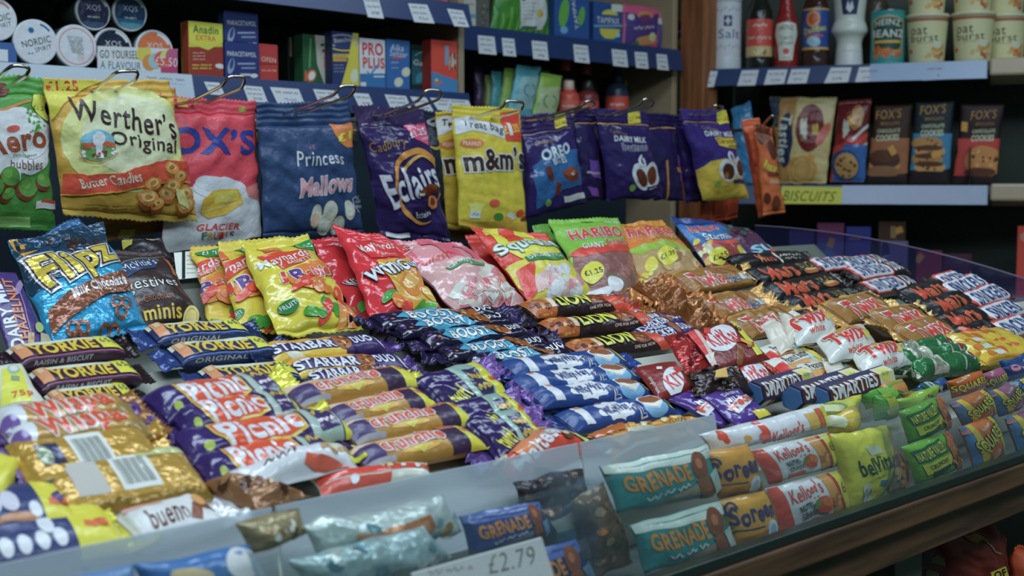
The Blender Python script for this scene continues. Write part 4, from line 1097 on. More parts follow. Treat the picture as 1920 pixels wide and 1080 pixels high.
dim('dim white and navy pack seen through the purple panel', 1648, 1700, 452, .05, '6a6c94', lambda c: (c.ell(1660, 470, 8, 18, '2c3460'), c.text('S', (1655, 488), (1668, 486), 16, 'b8bcd0')))
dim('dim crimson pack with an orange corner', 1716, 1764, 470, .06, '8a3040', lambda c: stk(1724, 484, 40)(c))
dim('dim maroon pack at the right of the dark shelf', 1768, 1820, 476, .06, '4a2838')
dim('small bright red pack at the right edge of the dark shelf', 1904, 1950, 424, .05, 'c84a3c', lambda c: c.ell(1922, 444, 9, 9, 'e08a78'))
# ---------------------------------------------------------------- paper tickets in the shelf edges
def lipplane(y, z, lip):
    d = Vector((0, -.012 - .0, -lip - .002)); n = Vector((0, -(lip + .002), .012)).normalized()
    return (n, n.dot(Vector((0, y, z + .002))) + .0012)
def rlipplane(z, lip):
    n = (RB * -(lip + .002) + Vector((0, 0, .012))).normalized()
    return (n, n.dot(rpt(0, 0, z + .002)) + .0030)
LP1 = lipplane(1.90, 1.531, .050); LP2 = lipplane(1.90, 1.708, .044); LP3 = lipplane(2.05, 1.692, .052); RP1 = rlipplane(1.6417, .042); RP2 = rlipplane(1.345, .045)
def tk(quad, plane, what, lines=3, seed=1, col='dde7ec', **k):
    x0 = min(q[0] for q in quad); x1 = max(q[0] for q in quad); y0 = min(q[1] for q in quad); y1 = max(q[1] for q in quad)
    dx = (quad[3][0] - quad[0][0])
    def f(c):
        for i in range(lines):
            t = (i + .7) / (lines + .4); xx = quad[0][0] + dx * t; w = quad[1][0] - quad[0][0]; yy = quad[0][1] + (quad[3][1] - quad[0][1]) * t
            last = i == lines - 1
            c.scribble(xx + w * (.3 if last else .1), xx + w * (.75 if last else .88), yy, (y1 - y0) * (.17 if last else .12), 1.2, '5c6c74', seed * 7 + i, (quad[1][1] - quad[0][1]) * .7)
    return ticket('white paper price ticket ' + what, quad, plane, f, col, **k)
TK1 = [([(115, 142), (149, 144), (156, 166), (122, 164)], 'on the pale strip left of the gold bag hook'), ([(262, 138), (352, 146), (362, 178), (280, 172)], 'wide, on the pale strip above the gold butter candy bag'),
       ([(382, 153), (411, 155), (422, 179), (394, 177)], 'under the yellow and brown tablet boxes'), ([(455, 160), (491, 163), (503, 193), (466, 190)], 'under the dark blue tablet boxes'),
       ([(506, 163), (560, 167), (573, 199), (521, 195)], 'wide, under the gap left of the dark green box'), ([(587, 167), (630, 170), (645, 201), (600, 198)], 'under the dark green and grey box'),
       ([(661, 174), (691, 176), (703, 204), (674, 201)], 'under the white and blue block lettered box'), ([(721, 177), (761, 180), (774, 209), (734, 206)], 'under the mid blue tablet box'),
       ([(769, 181), (799, 183), (815, 212), (786, 210)], 'under the dark teal box'), ([(806, 183), (878, 188), (888, 210), (822, 207)], 'wide, under the red and blue box at the shelf end')]
for i, (q, w) in enumerate(TK1): tk(q, LP1, w, 2 + i % 2, i + 3)
cov = prism('strip_cover', [(1.8985, 1.5325), (1.8997, 1.5328), (1.8872, 1.4815), (1.886, 1.4815)], -0.3, onplane(362, 160, LP1).x, mat('a9c4de', 'plastic'), None)  # pale colour stands in for the glare on this shelf edge
tag(cov, 'plastic cover in pale glare colour over the left end of the lower blue shelf edge', 'strip cover')
for i, (q, w) in enumerate([([(679, -8), (709, -6), (720, 35), (690, 32)], 'leftmost of three on the topmost blue shelf edge'), ([(765, 6), (801, 9), (815, 44), (777, 41)], 'middle one of three on the topmost blue shelf edge'), ([(838, 16), (868, 20), (880, 51), (852, 49)], 'rightmost of three on the topmost blue shelf edge')]): tk(q, LP2, w, 3, i + 20)
for i, (q, w) in enumerate([([(896, 66), (927, 69), (931, 103), (898, 100)], 'under the speckled grey carton'), ([(941, 71), (964, 73), (968, 106), (944, 104)], 'under the left half of the green wipes pack'), ([(997, 76), (1025, 79), (1029, 113), (1000, 110)], 'under the right half of the green wipes pack'),
                            ([(1075, 83), (1102, 86), (1106, 119), (1078, 116)], 'under the blue box with green leaves'), ([(1147, 92), (1174, 95), (1178, 126), (1150, 123)], 'under the blue box with yellow panel'), ([(1190, 97), (1213, 99), (1216, 129), (1193, 127)], 'under the left pink pouch'), ([(1231, 101), (1250, 103), (1254, 132), (1233, 130)], 'under the right pink pouch')]): tk(q, LP3, w, 3, i + 30)
for i, (q, w) in enumerate([([(1315, 134), (1346, 133), (1338, 163), (1307, 164)], 'under the salt drum'), ([(1391, 132), (1423, 131), (1416, 160), (1382, 161)], 'under the red and tan labelled sauce bottle'), ([(1440, 131), (1477, 130), (1470, 157), (1432, 159)], 'under the ketchup bottle'), ([(1484, 130), (1519, 129), (1512, 156), (1475, 157)], 'under the blue labelled sauce bottle'),
                            ([(1558, 127), (1597, 126), (1590, 154), (1545, 156)], 'under the mayonnaise bottle'), ([(1611, 126), (1653, 124), (1647, 152), (1603, 154)], 'under the baked bean tin'), ([(1738, 121), (1776, 119), (1769, 149), (1729, 151)], 'under the porridge pots')]): tk(q, RP1, w, 2, i + 40)
ticket('long yellow shelf card with hand lettered BISCUITS', [(1466, 349), (1619, 352), (1609, 383), (1462, 382)], RP2, lambda c: c.text('BISCUITS', (1470, 367), (1566, 369), 19, '3c4430', bold=-.004, shear=.15), 'd9cf4a', None, 'shelf_card', .0008)
# ---------------------------------------------------------------- bags hanging on the hooks
YH = PY(1.5)
def hb(name, label, quad, base, ops, Y=1.5, **k):
    pl = [PY(y) for y in Y] if isinstance(Y, (list, tuple)) else PY(Y)
    k.setdefault('B', .017); k.setdefault('hv', .12); k.setdefault('bv', .04); k.setdefault('kind', 'film'); k.setdefault('wr', .0022); k.setdefault('crease', .0022)
    return bag(name, label, 'sweets', quad, pl, base, ops, **k)
def bubbles(c):
    c.poly([(-120, 140), (0, 138), (-20, 190), (-120, 205)], '4c9440'); c.stroke([(-100, 212), (0, 203), (56, 188)], 5, 'd8843c')
    c.ell(40, 138, 16, 9, '7a3428', 20); c.ell(-5, 165, 18, 14, '6a2c24')
    for i, (x, y, a, b) in enumerate(((28, 262, 66, 62), (48, 292, 38, 34), (10, 240, 44, 34), (-30, 265, 60, 60), (62, 262, 26, 40), (-20, 300, 60, 28))): c.ell(x, y, a, b, 'dfe8e4', i * 9)
    c.text('Aero', (-48, 272), (80, 253), 46, '8a4a2c', bold=.05, out='f0f4f2', ow=.04)
    c.ell(12, 240, 12, 6, 'd0584a'); c.text('PEPPERMINT', (10, 291), (60, 292), 5, '4f8f5c'); c.text('bubbles', (6, 307), (70, 309), 17, '6a4434', bold=0)
    c.blobs(45, 205, 78, 250, 26, 3.2, ['4ea03e', '3c8a34', '7cc060'], 5)
    for x, y, r in ((40, 348, 21), (5, 330, 20), (74, 338, 15), (-30, 350, 22), (2, 362, 12)):
        c.ell(x - 3, y + 6, r, r, '6a3020'); c.ell(x, y, r * .95, r * .92, '4f8f3c'); c.ell(x - 4, y - 5, r * .5, r * .45, '66a64c')
    c.poly([(58, 178), (68, 172), (86, 176), (95, 195), (94, 220), (84, 224), (70, 214), (58, 196)], 'e2d84a'); c.text('£1.25', (61, 199), (89, 200), 9, '5a6a34')
    c.poly([(-120, 392), (108, 400), (108, 440), (-120, 440)], '3f8c3c'); c.rect(60, 376, 104, 390, 'e0e2dc'); c.rect(70, 373, 100, 379, 'b8443c')
    c.poly([(-10, 405), (50, 405), (54, 425), (-12, 425)], '8fd07a')
hb('sweet_bag', 'green bubble chocolate bag at the left edge of the picture', [(-112, 136), (82, 143), (107, 434), (-92, 424)], '4c9a46', bubbles)
def butter(c):
    c.ell(225, 260, 120, 100, 'e4d48c'); c.ell(235, 250, 95, 75, 'ece2b4')
    c.poly([(78, 140), (190, 146), (150, 168), (112, 200), (92, 224)], 'e6cc34'); c.stroke([(192, 148), (150, 166), (112, 198), (94, 226)], 1.5, 'a8701c')
    c.text('£1.25', (86, 163), (140, 160), 21, 'd85236', bold=.05)
    c.text('Werther’s', (122, 203), (325, 238), 44, '34221c', bold=.02, jig=.02); c.text('Original', (192, 258), (326, 277), 34, '34221c', bold=.02)
    c.ell(168, 274, 32, 28, '5f9a54'); c.ell(168, 262, 31, 17, '6ab4d4'); c.rect(140, 266, 198, 276, 'b8603c'); c.ell(169, 262, 12, 12, 'e2eef0'); c.poly([(163, 262), (174, 262), (178, 298), (162, 296)], 'e4ecec')
    c.blobs(150, 282, 190, 294, 6, 4.5, ['6a2c1c', '8a4a2c'], 3); c.blobs(134, 278, 144, 292, 6, 3, ['e8ece8'], 2); c.blobs(192, 278, 202, 288, 5, 3, ['e8ece8'], 4)
    c.ring(168, 262, 40, 44, 1.5, 'b88a3a', 0, 20, 30, 150)
    c.poly([(112, 325), (150, 326), (215, 322), (275, 300), (310, 297), (350, 304), (356, 342), (300, 338), (240, 348), (180, 360), (112, 366)], 'd64c34')
    c.stroke([(112, 366), (180, 361), (240, 349), (300, 338), (356, 343)], 2.5, 'c89a34')
    c.text('Butter Candies', (137, 344), (246, 328), 19, 'ecdcc8', bold=.02)
    c.text('STORCK', (285, 181), (310, 182), 6, '4a2a20'); c.ell(298, 174, 1.5, 3, 'd8503c')
    for x, y, r in ((309, 314, 16), (328, 330, 15), (340, 365, 17), (271, 342, 17), (311, 346, 18), (300, 362, 18), (261, 368, 20), (338, 385, 19), (278, 380, 14)):
        c.ell(x, y + 3, r, r * .9, '8a5220'); c.ell(x, y - 2, r, r * .72, 'c88c40'); c.ell(x, y - 4, r * .66, r * .45, 'e2b872'); c.ell(x, y - 3, r * .34, r * .24, 'a8682c')
    c.poly([(318, 348), (334, 356), (344, 392), (322, 376)], 'e2d088')
    for k in range(3): c.scribble(150, 240, 384 + 6 * k, 2.5, 1, '9a7a2c', k)
hb('sweet_bag', 'gold butter candy bag with a red ribbon band', [(80, 148), (317, 151), (371, 416), (117, 405)], 'd2a83c', butter, 1.488, B=.02, bottom='d8b040', wr=.0022, crease=.0006)
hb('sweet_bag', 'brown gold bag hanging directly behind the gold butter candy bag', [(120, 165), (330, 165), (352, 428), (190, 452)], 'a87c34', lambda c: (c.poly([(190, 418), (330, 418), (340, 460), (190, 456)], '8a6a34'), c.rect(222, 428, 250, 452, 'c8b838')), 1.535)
def glacier(c):
    c.poly([(310, 355), (360, 350), (500, 352), (500, 490), (290, 490)], 'dce4e4')
    c.poly([(452, 352), (490, 340), (492, 378), (458, 368)], 'd87a80')
    c.ell(402, 352, 52, 20, 'e4eaea'); c.ell(380, 342, 26, 14, 'e4eaea')
    c.text('FOX’S', (280, 262), (476, 266), 50, '2c3f9c', bold=.06)
    c.poly([(366, 374), (386, 356), (438, 352), (450, 380), (412, 402), (382, 408), (366, 398)], 'dcae2e'); c.poly([(384, 360), (436, 356), (440, 374), (392, 382)], 'e6c24a'); c.stroke([(368, 396), (386, 392), (446, 378)], 1.2, 'f0e0a0')
    c.scribble(402, 424, 370, 3, .8, 'f0e6c0', 2); c.scribble(404, 424, 377, 3, .8, 'f0e6c0', 3)
    c.text('GLACIER', (363, 425), (445, 424), 13, 'cc3f44', bold=.05)
    for i, (t, q) in enumerate(zip('FRUITS', ('3f7a44', 'd8a83c', 'd06a3c', 'c8443c', 'd8843c', '3a4440'))): c.text(t, (372 + 10.5 * i, 441), (381 + 10.5 * i, 440), 13, q, bold=.05)
    c.ell(452, 205, 8, 5, '9aa83c'); c.text('V', (449, 205), (455, 205), 5, 'e0e4c0')
    c.rect(330, 180, 350, 200, 'e0b058')
hb('sweet_bag', 'pink red and white fruit sweet bag with big blue lettering', [(322, 182), (480, 190), (489, 444), (300, 478)], 'd84458', glacier, 1.512, B=.012, bottom='d04048', hv=.1)
def princess(c):
    c.poly([(614, 233), (660, 229), (664, 276), (648, 275), (630, 265), (619, 250)], 'e07a3c'); c.text('£1', (625, 256), (656, 252), 16, 'e8d43c', bold=.06)
    c.text('Princess', (544, 297), (636, 295), 26, 'e2e9ee', bold=.01, taper=-.25); c.stroke([(567, 279), (569, 272), (571, 277), (574, 271), (575, 279)], 1.5, 'd8788c')
    c.text('Mallows', (548, 352), (655, 338), 34, 'd493a4', out='e4eaee', ow=.05, bold=.03, shear=.25)
    for x, y, a, b, r in ((581, 405, 10, 23, 4), (607, 395, 14, 21, -4), (600, 418, 15, 22, 8), (646, 392, 11, 19, -10), (627, 424, 13, 20, 0)):
        c.ell(x, y, a, b, 'c8ccc0', r); c.ell(x - 2, y - 2, a * .75, b * .8, 'dadcd0', r)
    c.ell(580, 412, 8, 13, 'd8b4a4', 4)
    c.stroke([(668, 398), (655, 382), (654, 370), (662, 366), (667, 372), (672, 365), (681, 370)], 1.4, 'c8d4e0'); c.text('FAT', (661, 377), (674, 376), 5, 'c8d4e0', bold=0); c.text('FREE', (660, 386), (676, 386), 5, 'c8d4e0', bold=0)
hb('sweet_bag', 'navy marshmallow bag with white and pink lettering', [(480, 194), (654, 190), (682, 440), (492, 447)], '2c4878', princess, B=.016, hv=.17, kind='film', ripple=.001)
hb('sweet_bag', 'black backed twin bag behind the navy marshmallow bag', [(490, 215), (655, 205), (680, 430), (486, 445)], '202c3c', None, 1.535)
def eclair(c):
    c.rect(640, 180, 860, 236, '352a5c'); c.poly([(752, 236), (794, 230), (800, 272), (772, 262)], 'd8507c'); c.text('£1.25', (761, 254), (793, 246), 12, 'ece4ea', bold=.04); c.text('RRP', (786, 262), (798, 258), 5, 'ece4ea')
    c.text('Cadbury', (687, 281), (752, 268), 24, 'a08238', bold=-.004, shear=.3)
    c.ring(778, 335, 50, 58, 11, 'c8903c', -20, 30, 150, 420, 1); c.ring(782, 332, 36, 42, 6, 'd8aa58', -20, 24, 180, 330, 1)
    c.text('Eclairs', (716, 362), (816, 322), 56, 'e6ecf4', bold=.04, taper=-.3, out='4a3a7c', ow=.03, shear=.1)
    c.ell(796, 356, 24, 10, '5a2c1c', -20); c.ell(798, 352, 20, 6, '7a4224', -20); c.ell(806, 378, 11, 14, 'b8783a', 20); c.ell(806, 378, 6, 8, '5a3420', 20)
    c.ring(785, 372, 46, 46, 8, 'c08c40', 0, 18, 70, 190, 1); c.ell(786, 398, 19, 15, '2a2048', 10); c.text('Eclairs', (772, 401), (797, 398), 10, 'd8d8e4', bold=.01)
    c.rect(724, 437, 768, 447, 'dde4e8'); c.scribble(730, 756, 442, 3, 1, '8a9aa4', 3); c.text('e 130', (830, 445), (845, 447), 5, 'c8ccd8')
hb('sweet_bag', 'deep purple toffee bag with slanted white lettering', [(662, 196), (792, 206), (846, 452), (716, 446)], '302662', eclair, (1.5, 1.48, 1.47, 1.49), B=.016, kind='gloss', hv=.14, crease=.006, wr=.003, top='30285a')
hb('sweet_bag', 'black bag with a yellow smile hanging in the gap behind the yellow peanut bags', [(775, 205), (838, 210), (850, 420), (785, 420)], '1e2c40', lambda c: (c.ell(811, 228, 10, 9, '8a98a0'), c.ell(811, 228, 5, 5, '1e2c40'), c.ring(805, 262, 18, 18, 6, 'd8b83c', 0, 12, 0, 130, 1)), 1.54)
def mm(dx, full=True):
    def f(c):
        D = lambda x, y: (x + dx, y)
        c.poly([D(852, 220), D(876, 217), D(900, 228), D(942, 238), D(938, 262), D(905, 252), D(880, 244), D(854, 252)], 'e6ece8')
        c.text('Treat bag', D(864, 231), D(936, 247), 19, '2a241c', bold=.02, jig=.06)
        c.poly([D(934, 212), D(972, 206), D(975, 266), D(940, 266)], 'd2402c'); c.text('£1.35', D(937, 246), D(970, 240), 15, 'e8c83c', bold=.04); c.text('1', D(946, 243), D(953, 243), 24, 'f0e8dc', bold=.05)
        c.ell(876 + dx, 269, 19, 9, 'd8702c'); c.text('PEANUT', D(862, 268), D(890, 271), 8, 'f0e4d0', bold=.03)
        c.text('m&m’s', D(862, 303), D(978, 297), 42, '38241c', bold=.06, out='eef0ec', ow=.055)
        if full:
            for x, y, q in ((914, 382, 'd8503c'), (926, 407, '3f8c3c'), (969, 400, 'd0442c'), (980, 413, '6a3c24'), (950, 404, 'e8e4dc'), (944, 412, 'd8a82c')): c.ell(x + dx, y, 9, 7, q, 10)
            c.poly([D(872, 384), D(886, 380), D(898, 384), D(894, 396), D(876, 396)], 'e8d870'); c.rect(876 + dx, 396, 893 + dx, 409, 'e8ece4'); c.scribble(879 + dx, 890 + dx, 402, 5, 1, '6a7a5c', 2)
            c.poly([D(850, 414), D(990, 416), D(990, 450), D(850, 440)], 'dba82c')
    return f
hb('sweet_bag', 'yellow peanut bag in front with the white banner fully in view', [(848, 196), (976, 206), (987, 446), (860, 424)], 'e2c028', mm(0), (1.5, 1.5, 1.47, 1.49), B=.016, bottom='e6c832')
hb('sweet_bag', 'yellow peanut bag half hidden behind its twin', [(818, 209), (935, 214), (945, 440), (836, 426)], 'd8b428', mm(-34, False), 1.525, B=.012)
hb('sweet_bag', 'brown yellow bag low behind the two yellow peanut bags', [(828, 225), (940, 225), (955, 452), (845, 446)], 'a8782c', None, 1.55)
def zip_(c, x0, y0, x1, y1, q='c0a050'): c.stroke([(x0, y0), (x1, y1)], 1.8, q)
def oreo(c):
    zip_(c, 976, 254, 1070, 239, 'c8c0d0')
    c.poly([(990, 312), (1004, 300), (1085, 276), (1096, 345), (1050, 352), (1000, 392)], '2c66a8'); c.text('Cadbury', (996, 268), (1028, 264), 10, 'b8a878', bold=-.006, shear=.3)
    c.text('OREO', (1008, 293), (1060, 274), 21, 'e0e8f0', bold=.05, out='3f90c8', ow=.06); c.text('BITES', (1024, 304), (1050, 296), 12, 'e0e8f0', bold=.03, out='3f80c0', ow=.06)
    for q in ([(1010, 313), (1017, 311), (1027, 335), (1024, 341), (1012, 326)], [(1040, 324), (1052, 310), (1078, 320), (1076, 338), (1060, 340), (1046, 332)], [(1030, 340), (1040, 344), (1038, 368), (1030, 364)]): c.poly(q, '6a3424')
    c.poly([(1040, 324), (1052, 310), (1078, 320), (1064, 330)], '8a4a34'); c.blobs(1056, 318, 1066, 328, 5, 2, ['d8dce0'], 3)
    c.poly([(1048, 368), (1092, 360), (1093, 371), (1050, 380)], 'ccd4d8'); c.ell(1019, 381, 5, 7, '6aa84c')
def yl(c, x, y, t='£1.35'):
    c.poly([(x - 12, y - 12), (x + 10, y - 13), (x + 12, y + 12), (x - 10, y + 14)], 'd8cc34'); c.text(t, (x - 9, y + 5), (x + 10, y + 3), 8, 'c8502c', bold=.02)
hb('sweet_bag', 'purple and blue chocolate bites pouch, first pouch right of the yellow bags', [(977, 216), (1070, 208), (1099, 382), (986, 410)], '30286a', lambda c: (oreo(c), yl(c, 1052, 225)), (1.5, 1.48, 1.48, 1.5), B=.02, bv=0, hv=.2, kind='gloss', top='3a2f6c', ripple=.0009)
hb('sweet_bag', 'dark purple pouch behind the blue bites pouch', [(1075, 205), (1118, 205), (1130, 372), (1086, 378)], '282058', lambda c: (zip_(c, 1070, 232, 1125, 230), c.poly([(1095, 300), (1115, 300), (1122, 335), (1100, 330)], '6a4ab0'), c.poly([(1096, 350), (1112, 352), (1118, 368), (1104, 366)], '7a50b8'), c.rect(1092, 322, 1120, 326, 'a8a4b8')), 1.52, B=.012, bv=0, hv=.16, kind='gloss', crease=.004)
def buttons(c):
    zip_(c, 1118, 232, 1214, 235); c.text('Cadbury', (1136, 245), (1164, 252), 8, 'a08a4c', bold=-.006)
    c.text('DAIRY MILK', (1142, 259), (1202, 263), 11, 'dde4ee', bold=.06, shear=.1); c.text('buttons', (1155, 276), (1204, 275), 14, '3a2c74', bold=.03, out='d8e0ec', ow=.05)
    c.ell(1188, 330, 15, 27, 'dfe4ea', -22); c.ell(1213, 328, 19, 24, 'dfe4ea', -10); c.ell(1189, 332, 9, 18, '5a2e1c', -22); c.ell(1212, 329, 13, 17, '6a3822', -10)
    c.ring(1190, 300, 9, 12, 5, 'd8dee8', 10, 10, 60, 250); c.stroke([(1190, 296), (1196, 314)], 4, 'd8dee8')
    c.rect(1200, 348, 1238, 356, '2a2050'); c.scribble(1204, 1224, 352, 3, 1, 'c8ccd8', 4); c.ell(1174, 352, 5, 7, '7ab04c')
hb('sweet_bag', 'dark purple buttons pouch with two brown discs and gold seam', [(1116, 203), (1212, 210), (1242, 373), (1138, 375)], '2c2464', lambda c: (buttons(c), yl(c, 1188, 218)), (1.5, 1.49, 1.48, 1.5), B=.02, bv=0, hv=.16, kind='gloss', crease=.004)
hb('sweet_bag', 'dark purple pouch showing its side, left behind the buttons pouch', [(1098, 222), (1140, 222), (1160, 374), (1128, 376)], '241c54', lambda c: (c.poly([(1128, 268), (1142, 266), (1160, 358), (1148, 352)], '7a50b0'), c.rect(1128, 310, 1156, 314, 'b0a8c0'), c.ell(1145, 329, 3, 3.5, 'ddd8e8')), 1.535, B=.014, bv=0, hv=.1, kind='gloss', crease=.005)
hb('sweet_bag', 'dark purple pouch in the gap between buttons and caramel pouches', [(1204, 212), (1262, 216), (1282, 376), (1226, 376)], '241c54', lambda c: (zip_(c, 1200, 241, 1268, 240), c.poly([(1262, 290), (1270, 290), (1280, 340), (1270, 338)], '7a50b0'), c.poly([(1258, 314), (1278, 314), (1274, 324), (1260, 322)], 'b8843c'), c.stroke([(1240, 300), (1246, 374)], 3, 'b8843c')), 1.525, B=.014, bv=0, hv=.17, kind='gloss', crease=.005)
def caramel(c):
    c.poly([(1300, 320), (1318, 300), (1340, 296), (1366, 300), (1398, 285), (1404, 378), (1312, 380)], 'd8b434')
    zip_(c, 1282, 227, 1368, 231); c.text('Cadbury', (1308, 238), (1336, 244), 8, 'a89468', bold=-.006); c.text('DAIRY MILK', (1312, 249), (1369, 252), 10, 'dde4ee', bold=.06, shear=.1)
    c.poly([(1325, 258), (1334, 256), (1366, 259), (1376, 270), (1372, 280), (1352, 276), (1330, 272)], 'd8b43c'); c.text('Caramel', (1329, 263), (1368, 264), 9, '3a2420', bold=.0); c.text('nibbles', (1350, 272), (1374, 275), 6, '3a2420')
    c.ell(1347, 318, 16, 22, 'e4e6e2', -20); c.ell(1375, 314, 15, 21, 'e4e6e2', -12); c.ell(1348, 320, 11, 16, '4a2a1c', -20); c.ell(1375, 315, 10, 15, '5a3420', -12); c.ell(1344, 328, 4, 6, '9a5c34')
    c.ring(1352, 290, 7, 9, 4, 'dfe4ea', 10, 10, 60, 250); c.stroke([(1352, 284), (1362, 304)], 3.5, 'dfe4ea')
    c.rect(1360, 336, 1394, 344, '3a2c60'); c.ell(1333, 343, 5, 6, '7ab04c')
hb('sweet_bag', 'purple and yellow caramel pouch with two brown discs', [(1274, 205), (1361, 207), (1403, 372), (1316, 377)], '382c80', lambda c: (caramel(c), yl(c, 1354, 219)), (1.5, 1.49, 1.48, 1.5), B=.024, bv=0, hv=.14, kind='gloss', crease=.004)
hb('sweet_bag', 'dark purple pouch showing its side, left behind the caramel pouch', [(1262, 216), (1300, 214), (1328, 378), (1286, 380)], '281f5c', lambda c: (c.poly([(1296, 300), (1308, 292), (1320, 352), (1306, 350)], '8a58c0'), c.poly([(1290, 306), (1310, 304), (1308, 314), (1292, 314)], 'c8943c'), c.ell(1301, 321, 3, 3.5, 'e0d8ec')), 1.53, B=.016, bv=0, hv=.12, kind='gloss', crease=.006)
def reese(c):
    c.ell(1425, 250, 7, 22, '6a3420', -12); c.ell(1440, 262, 8, 26, '7a4426', -14); c.ell(1447, 280, 7, 18, '5a2e1c', -10)
    c.text('Reese’s', (1432, 306), (1463, 318), 18, 'e2d03c', bold=.06, shear=.1); c.rect(1440, 322, 1462, 330, '7a3a24'); c.rect(1444, 336, 1464, 344, 'b89878')
    c.ell(1438, 372, 7, 11, '5a2e1c'); c.ell(1454, 382, 8, 16, '6a3822', 10)
hb('sweet_bag', 'bright orange peanut butter pouch at the right end of the hooks', [(1412, 232), (1448, 240), (1472, 398), (1430, 406)], 'e06a34', reese, (1.47, 1.44, 1.44, 1.46), B=.014, bv=.03, hv=.1, kind='film')
hb('sweet_bag', 'orange pouch turned edge on beside the peanut butter pouch', [(1390, 226), (1424, 222), (1446, 402), (1422, 410)], 'd8602f', lambda c: (c.poly([(1385, 240), (1402, 250), (1410, 320), (1400, 330)], '8a3a24'), c.ell(1409, 312, 4, 13, 'a84a2c')), (1.5, 1.48, 1.475, 1.49), B=.010, bv=0, hv=.06)
for i, (x, y, w) in enumerate(((1346, 384, 15), (1370, 380, 15), (1322, 388, 12))):
    hb('sweet_bag', ('orange bag end hanging left of the orange pouches', 'orange bag end nearest the orange pouches, low down', 'dim orange bag end farthest left below the caramel pouch')[i], [(x - w, 300), (x + w, 300), (x + w - 2, y + 28), (x - w + 6, y + 32)], 'c0502c', None, 1.552, B=.012, bv=.04, hv=.04)

H = [((-22, 166), (12, 131), (24, 122), (57, 126), (50, 142), (12, 164), 'green bubble chocolate bag'),
     ((182, 167), (212, 140), (222, 134), (260, 133), (255, 150), (225, 167), 'gold butter candy bag'),
     ((355, 192), (417, 161), (428, 143), (461, 144), (455, 164), (386, 193), 'pink and white fruit sweet bag'),
     ((552, 208), (627, 178), (638, 161), (669, 161), (660, 178), (574, 211), 'navy marshmallow bag'),
     ((716, 217), (785, 189), (799, 168), (829, 171), (824, 186), (735, 219), 'deep purple toffee bag'),
     ((899, 217), (941, 203), (949, 189), (983, 192), (977, 208), (938, 219), 'yellow peanut bag'),
     ((1002, 225), (1090, 200), (1099, 189), (1117, 192), (1110, 200), (1029, 225), 'purple and blue bites pouch'),
     ((1146, 214), (1199, 197), (1207, 185), (1228, 189), (1221, 200), (1160, 214), 'purple buttons pouch'),
     ((1312, 214), (1332, 203), (1340, 197), (1357, 200), (1352, 206), (1327, 215), 'caramel pouch'),
     ((1427, 240), (1443, 220), (1447, 216), (1459, 222), (1450, 238), (1436, 242), 'orange peanut butter pouch')]
for h in H:
    hook(h[:6], 'chrome wire loop hook holding the ' + h[6], yb=1.475, yf=1.385)

# ---------------------------------------------------------------- bags leaning on the top tier
def tb(name, label, quad, base, ops, off=0.0, **k):
    pl = (TA[0], TA[1] + off)
    k.setdefault('B', .014); k.setdefault('hv', .12); k.setdefault('bv', .04); k.setdefault('wr', .0024); k.setdefault('crease', .003)
    return bag(name, label, 'sweets', quad, pl, base, ops, **k)
def hazel(c):
    c.text('DAIRY MILK', (34, 655), (-18, 520), 18, 'dfe6ea', bold=.05); c.text('HAZELNUT', (46, 640), (10, 528), 15, 'd87c44', bold=.04)
    c.rect(50, 630, 62, 655, 'b09a5c'); c.ell(34, 545, 6, 18, '8a7ab0', 20); c.stroke([(58, 640), (30, 540)], 2, '8a7ab0'); c.ell(72, 620, 8, 10, '8fb070'); c.rect(74, 630, 94, 655, '9aa08a')
tb('chocolate_tablet', 'purple hazelnut chocolate tablet leaning at the left edge', [(-42, 508), (30, 512), (100, 655), (18, 668)], '3c3078', hazel, .012, B=.004, hv=0, bv=0, seam=False, wr=.0006, crease=0)
def flipz(c):
    c.poly([(0, 430), (200, 400), (206, 498), (60, 560), (20, 500)], '20405c'); c.blobs(60, 450, 180, 490, 16, 11, ['3a2420', '4a2c24', '24507c'], 4, ['20405c'])
    c.poly([(14, 458), (30, 452), (66, 480), (40, 494)], 'c89a34')
    c.text('Flipz', (72, 540), (204, 494), 76, 'e2bc34', bold=.07, out='2a2a50', ow=.04, out2='c4cede', ow2=.075, taper=-.35, shear=-.1)
    c.poly([(84, 592), (120, 566), (170, 548), (226, 530), (240, 560), (180, 580), (130, 604), (96, 634)], '7a4c34')
    c.text('Milk Chocolate', (124, 573), (226, 545), 17, 'e2e6e4', bold=.05); c.scribble(168, 206, 568, 4, 1.4, 'cfc4b8', 3, -.2)
    for x, y, r in ((138, 630, 24), (200, 632, 22), (218, 592, 22)):
        for a, b in ((-9, -4), (9, -5), (0, 10)): c.ring(x + a, y + b, r * .52, r * .5, r * .2, '8a5234', 0, 16)
tb('pretzel_bag', 'metallic blue pretzel bag with slanted yellow lettering', [(12, 456), (194, 420), (276, 616), (100, 656)], '2a9cd8', flipz, .006, kind='crisp', B=.016, wr=.003)
tb('pretzel_bag', 'dark crumpled blue bag lying behind the metallic blue pretzel bag', [(64, 440), (150, 415), (220, 500), (90, 560)], '2a5c90', None, -.016, kind='crisp', wr=.006, B=.01)
